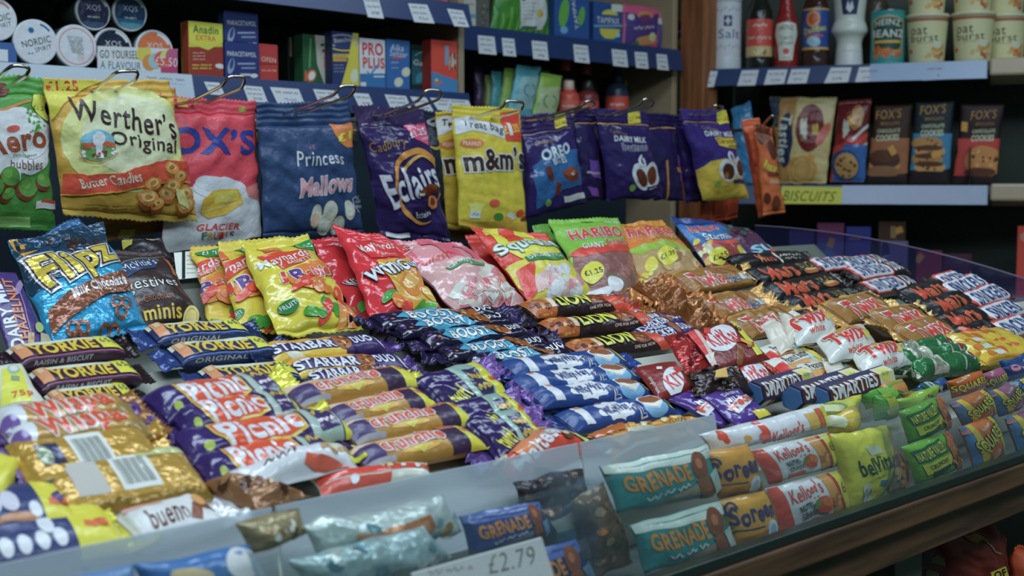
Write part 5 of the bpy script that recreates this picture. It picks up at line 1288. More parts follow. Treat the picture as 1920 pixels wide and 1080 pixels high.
def mcv(c):
    c.poly([(222, 514), (232, 506), (262, 498), (286, 496), (294, 504), (288, 520), (262, 526), (236, 538), (226, 530)], '28406c'); c.stroke([(222, 514), (232, 506), (262, 498), (286, 496), (294, 504)], 1.4, 'a8a070')
    c.text('McVitie’s', (228, 522), (286, 505), 14, 'c8d0d8', bold=.0); c.text('Digestives', (206, 560), (329, 547), 23, 'd8dcd8', bold=.0, jig=.04)
    c.text('Milk Chocolate', (240, 580), (318, 571), 11, '9a5c34', bold=-.004); c.text('minis', (268, 598), (336, 592), 20, 'd8b434', bold=.04)
    c.ell(357, 600, 16, 16, 'd8c070'); c.ring(357, 600, 12, 12, 1, 'b89a44')
    c.poly([(304, 490), (314, 500), (330, 535), (322, 532)], '9a6034')
tb('biscuit_bag', 'dark brown mini biscuit bag between the blue and yellow bags', [(196, 470), (306, 468), (382, 606), (258, 622)], '33292a', mcv, .0)
tb('biscuit_bag', 'black and gold bag end lying behind the mini biscuit bag', [(222, 448), (300, 444), (330, 500), (240, 510)], '1c1c1a', lambda c: (c.ell(276, 457, 16, 8, 'b8b0a0'), c.ell(276, 457, 7, 5, 'a87c34'), c.rect(224, 452, 242, 472, '9aa03c')), -.02)
ticket('white card standing between the mini biscuit bag and yellow bags', [(326, 474), (366, 470), (372, 520), (332, 524)], (TA[0], TA[1] - .018), lambda c: (c.rect(341, 470, 347, 524, '1c2422'), [c.scribble(350, 366, 480 + 8 * k, 2, .8, 'a09a90', k) for k in range(5)]), 'd8dcd8', None, 'shelf_card')
def jelly(full):
    def f(dx, dy):
        def g(c):
            D = lambda x, y: (x + dx, y + dy)
            c.poly([D(478, 492), D(572, 482), D(578, 500), D(520, 522)], 'd0402c'); c.text('Maynards', D(482, 514), D(572, 490), 20, 'ece8e2', bold=.02, shear=.2); c.text('BASSETTS', D(528, 512), D(576, 500), 6, 'e8dcd0', bold=.02)
            c.poly([D(478, 466), D(512, 466), D(524, 484), D(490, 486)], 'd8602c')
            c.poly([D(536, 464), D(582, 450), D(592, 474), D(556, 480)], '2f8a44'); c.text('£1.25', D(548, 468), D(585, 462), 11, 'eef2ee', bold=.04)
            c.text('J', D(514, 540), D(530, 538), 24, 'd0402c', bold=.06, out='f0ece0', ow=.06)
            c.ell(570 + dx, 535 + dy, 40, 26, 'dd7a2c', -20); c.text('B', D(541, 540), D(564, 534), 28, '5a3c8c', bold=.07, out='f0ece0', ow=.06); c.text('abies', D(567, 534), D(622, 518), 20, 'd0442c', bold=.07, out='f0ece0', ow=.06)
            cols = ['d2442c', 'dd7a2c', '3f9434', 'c83c34', 'e08a34']
            for i, (x, y, r) in enumerate(((550, 556, -30), (590, 558, 10), (612, 584, 40), (600, 600, -60), (634, 596, 80), (630, 566, 60), (650, 600, 60), (575, 600, 0), (660, 590, 50))):
                q = cols[i % 5]; a = math.radians(r)
                c.ell(x + dx, y + dy, 18, 8.5, q, r); c.ell(x + dx + 17 * math.cos(a), y + dy + 17 * math.sin(a), 9, 8.5, q, r); c.ell(x + dx - 4, y + dy - 3, 7, 3, 'e88a6a' if q[0] in 'dce' else '5fb04a', r)
            c.ell(534 + dx, 589 + dy, 17, 10, '2f7f44', -16); c.text('FRUIT', D(522, 591), D(546, 585), 7, 'e8f0e4', bold=.03)
        return g
    return f
J = jelly(1)
tb('sweet_bag', 'yellow fruit jelly bag in front, rightmost of the three', [(446, 450), (576, 442), (682, 616), (520, 632)], 'e6c42c', J(0, 0), .018, group='yellow jelly bags', kind='gloss', wr=.003)
tb('sweet_bag', 'yellow fruit jelly bag in the middle of the three', [(405, 455), (530, 447), (600, 625), (446, 622)], 'e2be28', J(-96, 8), .001, B=.008, back=.3, group='yellow jelly bags', wr=.003)
tb('sweet_bag', 'yellow fruit jelly bag at the back left of the three', [(357, 464), (470, 454), (520, 615), (392, 612)], 'dcb426', J(-170, 12), -.013, B=.008, back=.3, group='yellow jelly bags', wr=.003)
def wine(c):
    c.poly([(672, 480), (735, 470), (745, 494), (690, 502)], 'c83038'); c.text('Maynards', (668, 482), (732, 474), 20, 'f0dcd8', bold=.02, shear=.2); c.text('BASSETTS', (706, 494), (738, 489), 5, 'e8c8c0')
    c.poly([(700, 510), (760, 494), (800, 560), (810, 606), (740, 570)], 'e0a034'); c.ell(768, 545, 24, 24, 'e08434'); c.ell(766, 542, 15, 14, 'eaa858')
    c.text('WineGums', (686, 540), (790, 500), 25, 'e8ecea', bold=.06, out='1c1c1c', ow=.05, jig=.04)
    for i, (x, y, q) in enumerate(((724, 571, '3f9a44'), (742, 580, 'dd7a2c'), (760, 590, 'c84034'), (780, 588, '4c9a3c'), (800, 585, '5aa84a'), (720, 600, 'd84834'), (800, 562, 'e0a83c'), (762, 606, 'e8ece0'))): c.ell(x, y, 15, 9, q, 40 * i)
tb('sweet_bag', 'red gum bag in front with a peaked top, by the yellow bags', [(622, 418), (736, 452), (842, 596), (698, 604)], 'c42c38', wine, .010, group='red gum bags', kind='gloss', wr=.004, crease=.005)
tb('sweet_bag', 'red gum bag behind its twin, next to the yellow bags', [(584, 449), (700, 450), (770, 600), (660, 600)], 'b82c34', lambda c: (c.text('WineGums', (650, 545), (720, 520), 20, 'e8ecea', bold=.05, out='1c1c1c', ow=.05), c.blobs(650, 560, 760, 600, 8, 12, ['dd7a2c', '3f9a44', 'c84034'])), -.012, B=.007, back=.3, group='red gum bags', kind='gloss', wr=.004)
def drum(c):
    for q in ([(722, 446), (742, 446), (800, 520), (770, 520)], [(775, 450), (802, 452), (880, 520), (845, 520)], [(830, 452), (850, 454), (920, 520), (900, 520)]): c.poly(q, 'd8627c')
    c.poly([(745, 492), (800, 512), (900, 500), (930, 520), (1000, 580), (850, 600), (800, 560)], 'dba4ac')
    c.blobs(850, 520, 960, 585, 34, 15, ['e2c4c4', 'd88490', 'e8dcd8', 'd07080', 'ecd0cc'], 6)
    c.text('Swizzels', (784, 503), (838, 496), 13, 'd04a2c', bold=.0, shear=.15); c.poly([(822, 520), (870, 512), (900, 502), (896, 514), (860, 522), (830, 526)], '4c9460'); c.text('Drumstick', (828, 520), (896, 507), 7, 'e0ece0', bold=.03)
    c.text('Strawberry & Cream', (880, 566), (966, 552), 9, 'e8c8cc', bold=.04, out='c85068', ow=.04, arc=-.1)
    c.ell(748, 470, 24, 13, 'd03a34', -8); c.ring(748, 470, 24, 13, 1.5, 'eee0dc', -8); c.text('£1.15', (729, 472), (766, 467), 14, 'f2eeec', bold=.04)
tb('sweet_bag', 'pink striped chew bag with a red price oval', [(721, 450), (866, 456), (992, 568), (862, 594)], 'e0909e', drum, .010, kind='gloss', wr=.0035, crease=.005, B=.018, hv=.10)
def squash(c):
    c.poly([(905, 425), (960, 424), (1040, 470), (1070, 530), (990, 520), (935, 480)], 'e2cc34'); c.poly([(930, 424), (955, 424), (975, 470), (945, 470)], 'd8402c')
    c.poly([(940, 508), (1070, 500), (1110, 560), (1000, 575)], 'e0c83c'); c.blobs(1005, 515, 1085, 560, 20, 14, ['ecd8d4', 'dd8a9a', 'e8b0b4', 'f0e8e4'], 8)
    c.text('Swizzels', (938, 458), (990, 452), 10, 'c8342c', bold=.01, shear=.2)
    c.text('Squashies', (932, 486), (1050, 466), 30, 'eaf0ea', bold=.05, out='3f8c4c', ow=.05, taper=.2, jig=.05)
    c.poly([(970, 502), (1010, 496), (1046, 488), (1050, 500), (1020, 508), (976, 512)], '2f8048'); c.text('DRUMSTICK', (976, 505), (1044, 494), 7, 'e0ece0', bold=.03)
    c.poly([(960, 520), (985, 512), (1000, 560), (990, 570)], 'd04034'); c.ell(914, 436, 8, 8, 'e2a44c')
tb('sweet_bag', 'red and yellow squashy bag with white green-edged lettering', [(882, 426), (1024, 440), (1114, 556), (996, 576)], 'd03c2c', squash, .014, kind='film', B=.018)
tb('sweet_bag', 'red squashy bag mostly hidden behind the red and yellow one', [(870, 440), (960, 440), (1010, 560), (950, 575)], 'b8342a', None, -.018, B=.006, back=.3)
def harib(c):
    c.poly([(1070, 492), (1180, 474), (1230, 560), (1225, 600), (1100, 600)], '7f5a58'); c.poly([(1062, 490), (1080, 478), (1186, 470), (1190, 480), (1084, 496)], 'c8402f')
    c.blobs(1120, 500, 1200, 560, 16, 14, ['8a4c50', '6a5450', '9a6a64', '74685c'], 3); c.ell(1145, 545, 16, 12, 'dfe6e2', 30); c.poly([(1088, 555), (1120, 552), (1150, 548), (1130, 570), (1096, 566)], 'dfe6e4')
    c.text('HARIBO', (1064, 452), (1163, 442), 24, 'd83c34', bold=.06, out='eceee8', ow=.05, taper=.25); c.text('GIANT', (1084, 476), (1122, 473), 11, 'eaf0e8', bold=.03); c.text('Strawbs', (1127, 470), (1174, 463), 13, 'd8403a', bold=.03, out='f0dcd4', ow=.04)
    c.text('Share Size', (1128, 419), (1158, 420), 8, 'dfeadc', bold=.02); c.ell(1105, 524, 19, 19, 'dfcf34'); c.text('£1.25', (1091, 526), (1121, 522), 10, '1c2418', bold=.03); c.ell(1098, 419, 12, 2.5, '3a6a2c')
    c.poly([(1095, 575), (1216, 565), (1220, 582), (1100, 596)], 'c8443c'); c.text('HARIBO', (1150, 573), (1180, 570), 8, 'd83c34', out='eceee8', ow=.05)
tb('sweet_bag', 'bright green giant strawberry sweet bag with a clear window', [(1027, 412), (1160, 408), (1214, 580), (1110, 588)], '74b83c', harib, .014, B=.012, wr=.0016, hv=.05)
tb('sweet_bag', 'green sweet bag peeping out left behind the bright green bag', [(998, 424), (1032, 420), (1080, 540), (1040, 550)], '5a9c34', None, -.018, B=.006, back=.3)
def hor(c):
    c.poly([(1180, 480), (1240, 462), (1300, 480), (1340, 530), (1225, 600)], 'a8946a'); c.poly([(1172, 478), (1215, 468), (1262, 466), (1292, 478), (1286, 486), (1240, 476), (1195, 492)], '8ab83c')
    c.blobs(1240, 482, 1320, 545, 22, 13, ['c8b48a', 'b8a46a', '8a6a4a', 'd8d0a8', '9a5a44'], 5)
    c.text('HARIBO', (1174, 444), (1256, 442), 20, 'd83c34', bold=.06, out='eceee8', ow=.05); c.scribble(1216, 1270, 460, 6, 1.6, '6a9a3c', 5, -4)
    c.ell(1242, 495, 20, 17, 'dfcf34'); c.text('£1.25', (1229, 500), (1258, 487), 9, '1c2418', bold=.03); c.ell(1213, 512, 10, 13, 'd8c834'); c.blobs(1184, 520, 1212, 545, 8, 6, ['d8c034'], 3)
    c.rect(1160, 405, 1250, 424, 'd8902c')
tb('sweet_bag', 'orange sweet bag with a green band, right of the bright green bag', [(1162, 422), (1244, 411), (1342, 540), (1216, 592)], 'dd7a2c', hor, .012, B=.014, hv=.08)
def star(c):
    c.poly([(1255, 402), (1350, 410), (1352, 424), (1260, 424)], '24408c'); c.poly([(1280, 470), (1395, 455), (1410, 500), (1340, 520)], '8a4440'); c.poly([(1316, 464), (1384, 456), (1386, 463), (1320, 472)], 'd04a3c')
    c.text('HARIBO', (1288, 438), (1340, 436), 14, 'd83c34', bold=.05, out='e8ecec', ow=.05); c.text('Starmix', (1312, 454), (1368, 450), 15, 'e2e8ea', bold=.03, out='3a6aa8', ow=.04)
    c.blobs(1294, 456, 1330, 500, 14, 8, ['e2c434', 'ece4a0', 'd8a83c', 'e8e8e0'], 4); c.ell(1340, 490, 18, 13, 'd8cc34', 20); c.text('£1.25', (1330, 494), (1354, 486), 8, '1c2418', bold=.02); c.blobs(1375, 465, 1398, 480, 5, 8, ['e8ece4', 'd8c43c'])
tb('sweet_bag', 'blue sweet bag with a yellow price disc, right of the orange bag', [(1256, 406), (1348, 416), (1412, 490), (1338, 520)], '2f70bc', star, .010, B=.012, hv=.12)
tb('sweet_bag', 'dark violet sweet bag with pale blue letters at the tier end', [(1344, 416), (1402, 430), (1478, 486), (1394, 500)], '4a2c50', lambda c: (c.blobs(1360, 425, 1420, 450, 20, 6, ['2a2430', '6a3a5c', '3a5a5c'], 3), c.text('SU', (1406, 478), (1446, 468), 17, '8fc8e4', bold=.06, out='2f6aa0', ow=.05), c.rect(1440, 470, 1470, 482, 'a8604c')), .004, B=.008)
# ---------------------------------------------------------------- bars on the middle and lower tiers
def stack(rows, base_label, plane, W, T, design, base, group, places=None, name='chocolate_bar', cat='chocolate bar', lift=0.0, **k):
    """rows from the back of the tier to the front; each bar gets its own place in words"""
    n = len(rows)
    std = {1: [''], 2: ['rear one of two', 'front one of two'], 3: ['rearmost of three', 'middle one of three', 'front one of three'],
           4: ['rearmost of four', 'second from the back of four', 'third from the back of four', 'front one of four'],
           5: ['rearmost of five', 'second from the back of five', 'middle one of five', 'fourth from the back of five', 'front one of five']}[n]
    for i, (A, Bq) in enumerate(rows):
        pl = places[i] if places else std[i]
        bar(name, base_label + (', ' + pl if pl else ''), cat, A, Bq, plane, W, T, base, design, group=group if n > 1 else None, lift=lift, **k)
# --- middle tier
def yorkie(body, lo, orig):
    def f(c):
        c.rect(0, 0, 1, .30, 'dcd8c8'); c.rect(0, .24, 1, .68, body); c.rect(0, .72, 1, .76, lo)  # pale top band paints the white glare on the upper edge
        c.rect(.03, .1, .13, .66, 'c89068'); c.rect(.05, .12, .10, .3, 'e0b890')
        c.text('YORKIE', (.13, .46), (.74, .46), .42, 'e4b82c', bold=.07, out='8a5a1c', ow=.03)
        c.text('ORIGINAL' if orig else 'RAISIN & BISCUIT', (.12, .88), (.66, .88), .13, '9aa4b4', bold=.03, shear=.2)
        c.rect(.78, .06, .99, .66, 'dfd02e'); c.text('65p', (.81, .34), (.96, .34), .26, '3a5a6a', bold=.0)
    return f
stack([((24, 676), (222, 655)), ((66, 722), (252, 702)), ((96, 764), (250, 745))], 'maroon and yellow bar at the far left of the middle tier', TB, .030, .017, yorkie('3c2440', '8a4a7c', False), '35203a', 'maroon and yellow bars', finL='2a1a2c', finR='241a24', e=4.0)
stack([((283, 634), (458, 622)), ((327, 671), (508, 656)), ((384, 714), (552, 702))], 'blue and yellow bar below the yellow jelly bags', TB, .030, .017, yorkie('24366e', '4468c0', True), '203468', 'blue and yellow bars', finL='2a4488', finR='1e3060', e=4.0, fin=.018, crush=.6)
def starbar(c):
    c.rect(0, 0, .64, .28, 'd89c38'); c.rect(0, .66, .62, 1, 'd8b42c'); c.poly([(.1, .7), (.2, .66), (.28, 1), (.15, 1)], 'f0e8d0'); c.rect(.0, .26, .62, .66, '3c2e70')
    c.ell(.63, .42, .07, .36, '8a5428'); c.blobs(.58, .15, .68, .7, 10, .018, ['b87838', '6a3a1c', 'd89c50'])
    c.text('STARBAR', (.02, .46), (.56, .46), .36, 'e4e8ec', bold=.09, shear=-.05, out='4a3a34', ow=.03)
    c.rect(.70, .0, .72, 1, '2a2050'); c.text('DUO', (.72, .42), (.90, .42), .34, 'e4e8ec', bold=.09); c.ell(.98, .3, .05, .5, 'dfe4ea')
stack([((500, 667), (708, 647)), ((545, 697), (752, 684)), ((575, 716), (740, 706))], 'purple and yellow duo bar with white lettering', TB, .030, .018, starbar, '3a2c6c', 'purple and yellow duo bars', finR='4a3880', finL='1e2c58', fin=.022, crush=.8, e=2.4)
def boost(c):
    c.rect(0, 0, 1, 1, '1e1c3a'); c.poly([(.12, .5), (.20, .3), (.24, .1), (.5, .12), (.64, .2), (.60, .5), (.63, .75), (.48, .72), (.3, .9), (.22, .7)], '3f9cc8')
    c.text('BOOST', (.21, .50), (.58, .46), .40, 'e2e6ea', bold=.10, out='16182c', ow=.05, shear=.05)
    c.ell(.68, .42, .075, .34, '8a5428', -12); c.blobs(.62, .2, .74, .65, 10, .016, ['b87838', '6a3a1c', 'd8a868'])
    c.text('DUO', (.77, .45), (.91, .43), .28, 'e2e6ea', bold=.08); c.poly([(.93, .1), (1, .05), (1, .6), (.96, .6)], 'd8dee4'); c.blobs(.02, .3, .12, .8, 5, .02, ['6a4a9c', 'c8c4e0', '9a6a3c'], 4)
stack([((706, 607), (930, 590)), ((742, 624), (948, 600)), ((795, 645), (982, 622)), ((828, 667), (1022, 647)), ((880, 686), (1060, 660))], 'navy duo bar with a light blue burst', TB, .028, .017, boost, '1e1c3a', 'navy duo bars', finL='2a2250', finR='2c2454', fin=.024, crush=1.0, e=2.4, kind='gloss')
def lion(c):
    c.rect(0, 0, 1, 1, '2a1c18'); c.poly([(0, 0), (.34, 0), (.24, .5), (.20, 1), (0, 1)], 'a8622c'); c.blobs(.03, .05, .22, .9, 26, .022, ['c8843c', '7a421c', 'd89a50', '4a2818'], 5)
    c.rect(.18, .28, .23, .66, 'd0c4b0'); c.ell(.66, .3, .14, .36, '7a4420', -8); c.blobs(.55, .02, .76, .6, 22, .02, ['a8682c', '5a3018', 'c8843c'], 6)
    c.text('LION', (.26, .44), (.60, .36), .46, 'e6d83a', bold=.09, out='1c1c14', ow=.05)
    c.poly([(.80, 0), (1, 0), (1, 1), (.86, 1), (.78, .5)], 'd04a2c'); c.text('DUO', (.84, .22), (.99, .18), .3, 'ece8e0', bold=.08, out='2a1c18', ow=.05); c.text('ONE FOR NOW', (.56, .78), (.80, .74), .10, 'c8beb4', bold=.02, shear=.2); c.text('ONE FOR LATER', (.83, .68), (.99, .64), .09, 'e0c8b8', bold=.02, shear=.2)
stack([((986, 586), (1160, 572)), ((1024, 622), (1212, 604)), ((1072, 662), (1240, 642))], 'brown duo bar with yellow lettering and red end', TB, .033, .024, lion, '2a1c18', 'brown and orange duo bars', finL='241a16', finR='d04a2c', fin=.016, crush=.7, e=2.1)
def decker(c):
    c.rect(0, .2, 1, .8, '34286c'); c.text('Double', (.05, .3), (.5, .3), .26, 'dfe4ec', bold=.05); c.text('DECKER', (.02, .64), (.55, .64), .34, 'dfe4ec', bold=.07); c.ell(.62, .5, .06, .3, '8a5428'); c.text('DUO', (.70, .5), (.92, .5), .3, 'dfe4ec', bold=.07)
stack([((1190, 612), (1268, 600)), ((1196, 634), (1288, 618))], 'purple duo bar half hidden beyond the brown and orange bars', TB, .034, .018, decker, '34286c', 'purple duo bars half hidden', finL='2c2258', finR='382c70', crush=.6)
def twix(xtra):
    def f(c):
        c.rect(0, 0, 1, 1, '8f6c30'); c.rect(0, 0, 1, .1, 'b08c48'); c.rect(0, .86, 1, 1, '7a5a28')
        if xtra:
            c.stroke([(.60, .16), (.72, .42)], .09, '7a4a24'); c.stroke([(.70, .12), (.82, .36)], .08, '8a5a2c'); c.stroke([(.64, .8), (.74, .52)], .08, '6a4020')
            c.text('Twix', (.08, .52), (.58, .46), .56, 'cc3c34', bold=.05, out='eae6dc', ow=.06, shear=-.15)
            c.text('Xtra', (.58, .66), (.80, .58), .28, '2c4488', bold=.04, out='dfe0d8', ow=.05); c.rect(.82, .4, .9, .66, 'd8d4d0'); c.rect(.91, .42, .96, .7, '8ab0cc')
        else:
            c.text('Twix', (.12, .56), (.80, .44), .62, 'cc3c34', bold=.05, out='eae6dc', ow=.06, shear=-.15); c.stroke([(.84, .1), (.94, .6)], .08, '6a4020')
    return f
stack([((1278, 533), (1394, 518)), ((1326, 580), (1424, 566)), ((1382, 618), (1488, 590))], 'gold foil bar with big red lettering on the middle tier', TB, .046, .016, twix(True), '8f6c30', 'gold foil bars on the middle tier', finL='b07a3c', finR='d0a45c', fin=.026, crush=1.2, kind='film', roll=2, e=3.0)
for i, (a, b, w) in enumerate((((1216, 560), (1256, 545), 'nearest the orange sweet bag'), ((1246, 580), (1290, 562), 'beside the rearmost red lettered gold bar'), ((1262, 610), (1318, 592), 'in front of the double purple bars'))):
    bar('chocolate_bar', 'crumpled copper foil bar end ' + w, 'chocolate bar', a, b, TB, .050, .018, '84562a', lambda c: (c.blobs(.05, .1, .95, .9, 18, .05, ['a8743c', '5e3a1c', 'd0a060', '74481f'], 3)), kind='crisp', crush=2.0, wr=.0022, fin=.02, finL='b07a3c', finR='a8703a', group='crumpled copper foil bars', roll=4)
def mars(duo, back=False):
    def f(c):
        c.rect(0, 0, 1, 1, '1c1a18')
        if back:
            c.text('Mars', (.22, .5), (.44, .46), .42, 'c8503c', bold=.0, out='c8a45c', ow=.015); c.ell(.50, .5, .02, .3, 'c8ccc8'); c.scribble(.55, .86, .4, .12, .04, 'a8aaa4', 2); c.scribble(.55, .8, .6, .12, .04, 'a8aaa4', 3); return
        c.text('Mars', (.10, .56), (.58 if duo else .74, .44), .66, 'd04a34', bold=.03, out='d8a860', ow=.025, jig=.06)
        if duo: c.text('DUO', (.66, .40), (.88, .36), .3, '8a8448', bold=.02); c.ell(.78, .68, .12, .14, 'a8683c', -8); c.ell(.78, .62, .1, .06, 'd8b078', -8)
        c.rect(.0, .93, 1, 1, '302c28'); c.rect(.93, .3, .985, .7, 'c8ccce')
    return f
MR = [((1380, 496), (1512, 486)), ((1412, 522), (1528, 504)), ((1440, 552), (1566, 528)), ((1482, 574), (1588, 556)), ((1500, 602), (1598, 586))]
for i, (a, b) in enumerate(MR):
    bar('chocolate_bar', 'black duo bar with red script, ' + ('rearmost, showing small print', 'second from the back', 'middle one of five', 'fourth from the back', 'lowest of five')[i], 'chocolate bar', a, b, TB, .036, .019, '1e1c1a', mars(True, i == 0), kind='film', finL='1c1c1a', finR='24221f', fin=.018, crush=.8, group='black duo bars', roll=0)
bar('chocolate_bar', 'bright blue edge of a turned over bar between the black duo bars', 'chocolate bar', (1500, 586), (1586, 568), TB, .02, .010, '2f74b0', lambda c: c.rect(.42, 0, .52, 1, 'c8d4d8'), kind='film', fins='')
def snick(duo):
    def f(c):
        c.rect(0, 0, 1, 1, '2a2220'); r = .70 if duo else .92
        c.poly([(.04, .12), (r - .03, .10), (r, .2), (r + .01, .8), (r - .02, .92), (.06, .94), (.02, .5)], 'd0443c'); c.poly([(.055, .19), (r - .035, .17), (r - .015, .26), (r - .01, .76), (r - .035, .85), (.075, .87), (.04, .5)], 'e2e8ee')
        c.text('SNICKERS', (.085, .53), (r - .045, .50), .52, '2c3f7c', bold=.07)
        if duo: c.text('DUO', (.74, .48), (.95, .46), .56, 'dfe4e6', bold=.07)
        else: c.rect(.95, .2, .99, .8, 'c8ccd0')
    return f
SK = [((1520, 503), (1600, 496), 'rearmost left, half hidden'), ((1570, 503), (1650, 492), 'peeping out behind the topmost'), ((1590, 520), (1682, 506), 'topmost, fully in view'), ((1618, 546), (1704, 532), 'front one under the topmost')]
for a, b, w in SK:
    bar('chocolate_bar', 'dark brown duo bar with white name panel, ' + w, 'chocolate bar', a, b, TB, .038, .023, '2a2220', snick(True), kind='film', finL='34302c', finR='241e1c', fin=.016, crush=.7, group='dark brown duo bars', e=2.2)

# --- lower tier, left to right
def wispa2(c):
    c.rect(0, 0, 1, 1, 'a88a3c'); c.rect(0, .64, 1, 1, '8a7430'); c.ell(.08, .3, .1, .5, 'dfe0e6'); c.ell(.05, .6, .06, .2, '6a5aa8')
    c.text('Wispa', (.20, .50), (.84, .36), .62, 'd4502f', bold=.05, out='ece6da', ow=.07, shear=.0, taper=-.1); c.ell(.92, .7, .09, .2, '8a7a44')
stack([((-6, 806), (236, 770)), ((14, 835), (262, 800))], 'gold bar with orange bubbly lettering at the lower left', TC, .036, .022, wispa2, 'a88a3c', 'gold bars with orange lettering', finL='5a4a90', finR='8a6430', fin=.014, e=2.1, kind='gloss')
def goldback(k):
    def f(c):
        c.rect(0, 0, 1, 1, 'b0963c'); c.rect(0, .75, 1, .95, '2c3428' if k == 0 else '8a7428')
        x = .36 if k == 0 else .42
        c.rect(x, .12, x + .26, .66, 'd2dadc', 'paper')
        for i in range(13): c.rect(x + .03 + .016 * i, .18, x + .03 + .016 * i + (.010 if i % 3 else .006), .58, '6a7a7c', 'paper')
        if k == 0: c.rect(.12, .2, .28, .55, '3c4468'); c.ell(.16, .38, .05, .16, '8aa090')
        else: c.rect(.14, .1, .34, .66, 'a8b4b8', 'paper'); c.rect(.62, .04, .95, .18, 'e6e4a0')
    return f
bar('chocolate_bar', 'gold bar lying face down with barcode, behind the other barcode bar', 'chocolate bar', (34, 888), (292, 852), TC, .050, .022, 'b0963c', goldback(0), kind='crisp', finL='6a5aa8', finR='b0963c', e=3.2, roll=0, group='gold bars turned face down')
bar('chocolate_bar', 'gold bar lying face down with barcode, nearest the front', 'chocolate bar', (84, 934), (366, 892), TC, .050, .022, 'b0963c', goldback(1), kind='crisp', finL='6a5aa8', finR='a8903a', e=3.2, roll=0, group='gold bars turned face down')
def bueno(c):
    c.rect(0, 0, 1, 1, 'dfe2e2'); c.rect(.05, .05, .5, .18, 'c8a4a0'); c.text('bueno', (.18, .5), (.66, .44), .42, '5a3828', bold=.03, shear=.2); c.stroke([(.68, .7), (.8, .4), (.98, .5)], .16, '7a4a34'); c.ell(.86, .3, .06, .12, 'c89a5a')
bar('chocolate_bar', 'white wafer bar with brown script by the front tray lip', 'chocolate bar', (238, 1000), (392, 962), TC, .036, .018, 'dfe2e2', bueno, finL='3c2f70', finR='e6eaea', fin=.02, crush=.6)
def navybar(k):
    def f(c):
        c.rect(0, 0, 1, 1, '2c3c74'); c.rect(.66, 0, 1, 1, 'd6cc2e'); c.scribble(.76, .88, .5, .2, .06, 'cf6a3c', 4)
        if k == 0: c.ell(.18, .4, .1, .22, 'd4dcea'); c.ell(.36, .42, .09, .18, 'b8c6e0'); c.ell(.38, .76, .2, .14, 'a87c50', -8); c.ell(.58, .6, .06, .14, 'd4dcea')
        else:
            for i in range(5): c.ell(.08 + .12 * i, .72 - .02 * i, .045, .14, 'd8e2f0')
            c.ell(.5, .42, .05, .16, 'd8e2f0')
    return f
bar('chocolate_bar', 'navy bar with a yellow price end at the far lower left, rear one', 'chocolate bar', (-60, 975), (128, 956), TC, .05, .022, '2c3c74', navybar(0), finR='d6cc2e', group='navy bars with yellow ends', fin=.02)
bar('chocolate_bar', 'navy bar with a yellow price end at the far lower left, front one', 'chocolate bar', (-70, 1032), (212, 992), TC, .05, .022, '2c3c74', navybar(1), finR='d6cc2e', group='navy bars with yellow ends', fin=.02)
bar('chocolate_bar', 'yellow and purple bar ends at the left edge beside the gold bars', 'chocolate bar', (-90, 890), (26, 912), TC, .05, .022, 'd6cc2e', lambda c: c.rect(0, .5, .7, 1, '34286c'), finR='4a3c88', fin=.03, crush=1.2)
def p75(c):
    c.poly([(0, 705), (38, 700), (58, 768), (0, 772)], 'dfd43a'); c.text('75p', (20, 760), (60, 752), 15, 'd8583c', bold=.03); c.ell(22, 706, 12, 12, '8fc0b0'); c.ell(22, 706, 8, 8, 'd0e4dc'); c.rect(18, 722, 34, 732, '7fa08c')
bag('chocolate_tablet', 'cream wrapped tablet with a yellow 75p corner at the left edge', 'chocolate bar', [(-30, 690), (38, 680), (100, 775), (10, 800)], (TB[0], TB[1] + .012), 'd8dad0', p75, B=.008, hv=0, bv=0, seam=False, wr=.001)
def picnic(c):
    c.rect(0, 0, 1, 1, '34286c'); c.rect(0, .0, 1, .1, '5a4a94'); c.poly([(.16, .18), (.40, .08), (.62, .06), (.70, .2), (.71, .66), (.6, .8), (.48, .78), (.36, .9), (.24, .94), (.18, .6)], 'e2b42c'); c.poly([(.175, .22), (.40, .13), (.61, .11), (.685, .24), (.695, .62), (.59, .74), (.47, .72), (.36, .84), (.25, .88), (.2, .6)], 'd2502c')
    c.text('Picnic', (.205, .52), (.68, .40), .52, 'e6ebf0', bold=.09, taper=-.15); c.rect(.73, 0, .77, 1, '9ab8b8'); c.rect(.77, .0, .93, 1, '8fb0b0'); c.poly([(.78, .15), (.91, .1), (.92, .7), (.79, .76)], '3c3468'); c.scribble(.79, .91, .3, .14, .05, 'b8a850', 2); c.scribble(.80, .90, .52, .1, .04, 'c4c4d8', 3)
    c.rect(.94, 0, 1, 1, 'd9cf2e'); c.ell(.10, .7, .03, .10, '9ab84c')
stack([((288, 772), (512, 728)), ((326, 800), (548, 766)), ((338, 846), (636, 800)), ((372, 890), (618, 850))], 'purple bar with white lettering on orange, lower tier left', TC, .036, .024, picnic, '34286c', 'purple bars with orange lettering panels', finL='4a3480', finR='d9cf2e', fin=.02, crush=.9, e=2.2, kind='gloss')
def crunchie(c):
    c.rect(0, 0, 1, .24, 'c8bcae'); c.rect(0, .22, 1, .62, 'b4923a'); c.rect(0, .60, 1, 1, '9c7a2c'); c.ell(.45, .64, .16, .09, 'd8a83c', -4); c.poly([(.38, .6), (.45, .78), (.52, .6)], 'e2c24a')  # whitish first band is glare painted along the bar's top
    c.rect(0, .24, .16, .7, '40346c'); c.rect(.0, .70, .22, .86, '8a94a8'); c.rect(.70, .2, .86, 1, '34284a'); c.rect(.70, .05, .86, .24, 'a8684a')
    c.text('crunchie', (.16, .42), (.70, .30), .36, 'd2502c', bold=.05, out='e8e8ea', ow=.07, shear=.1, jig=.05); c.rect(.86, 0, 1, 1, 'd9cf2e'); c.text('69p', (.875, .34), (.985, .30), .24, 'd4642f', bold=.02)
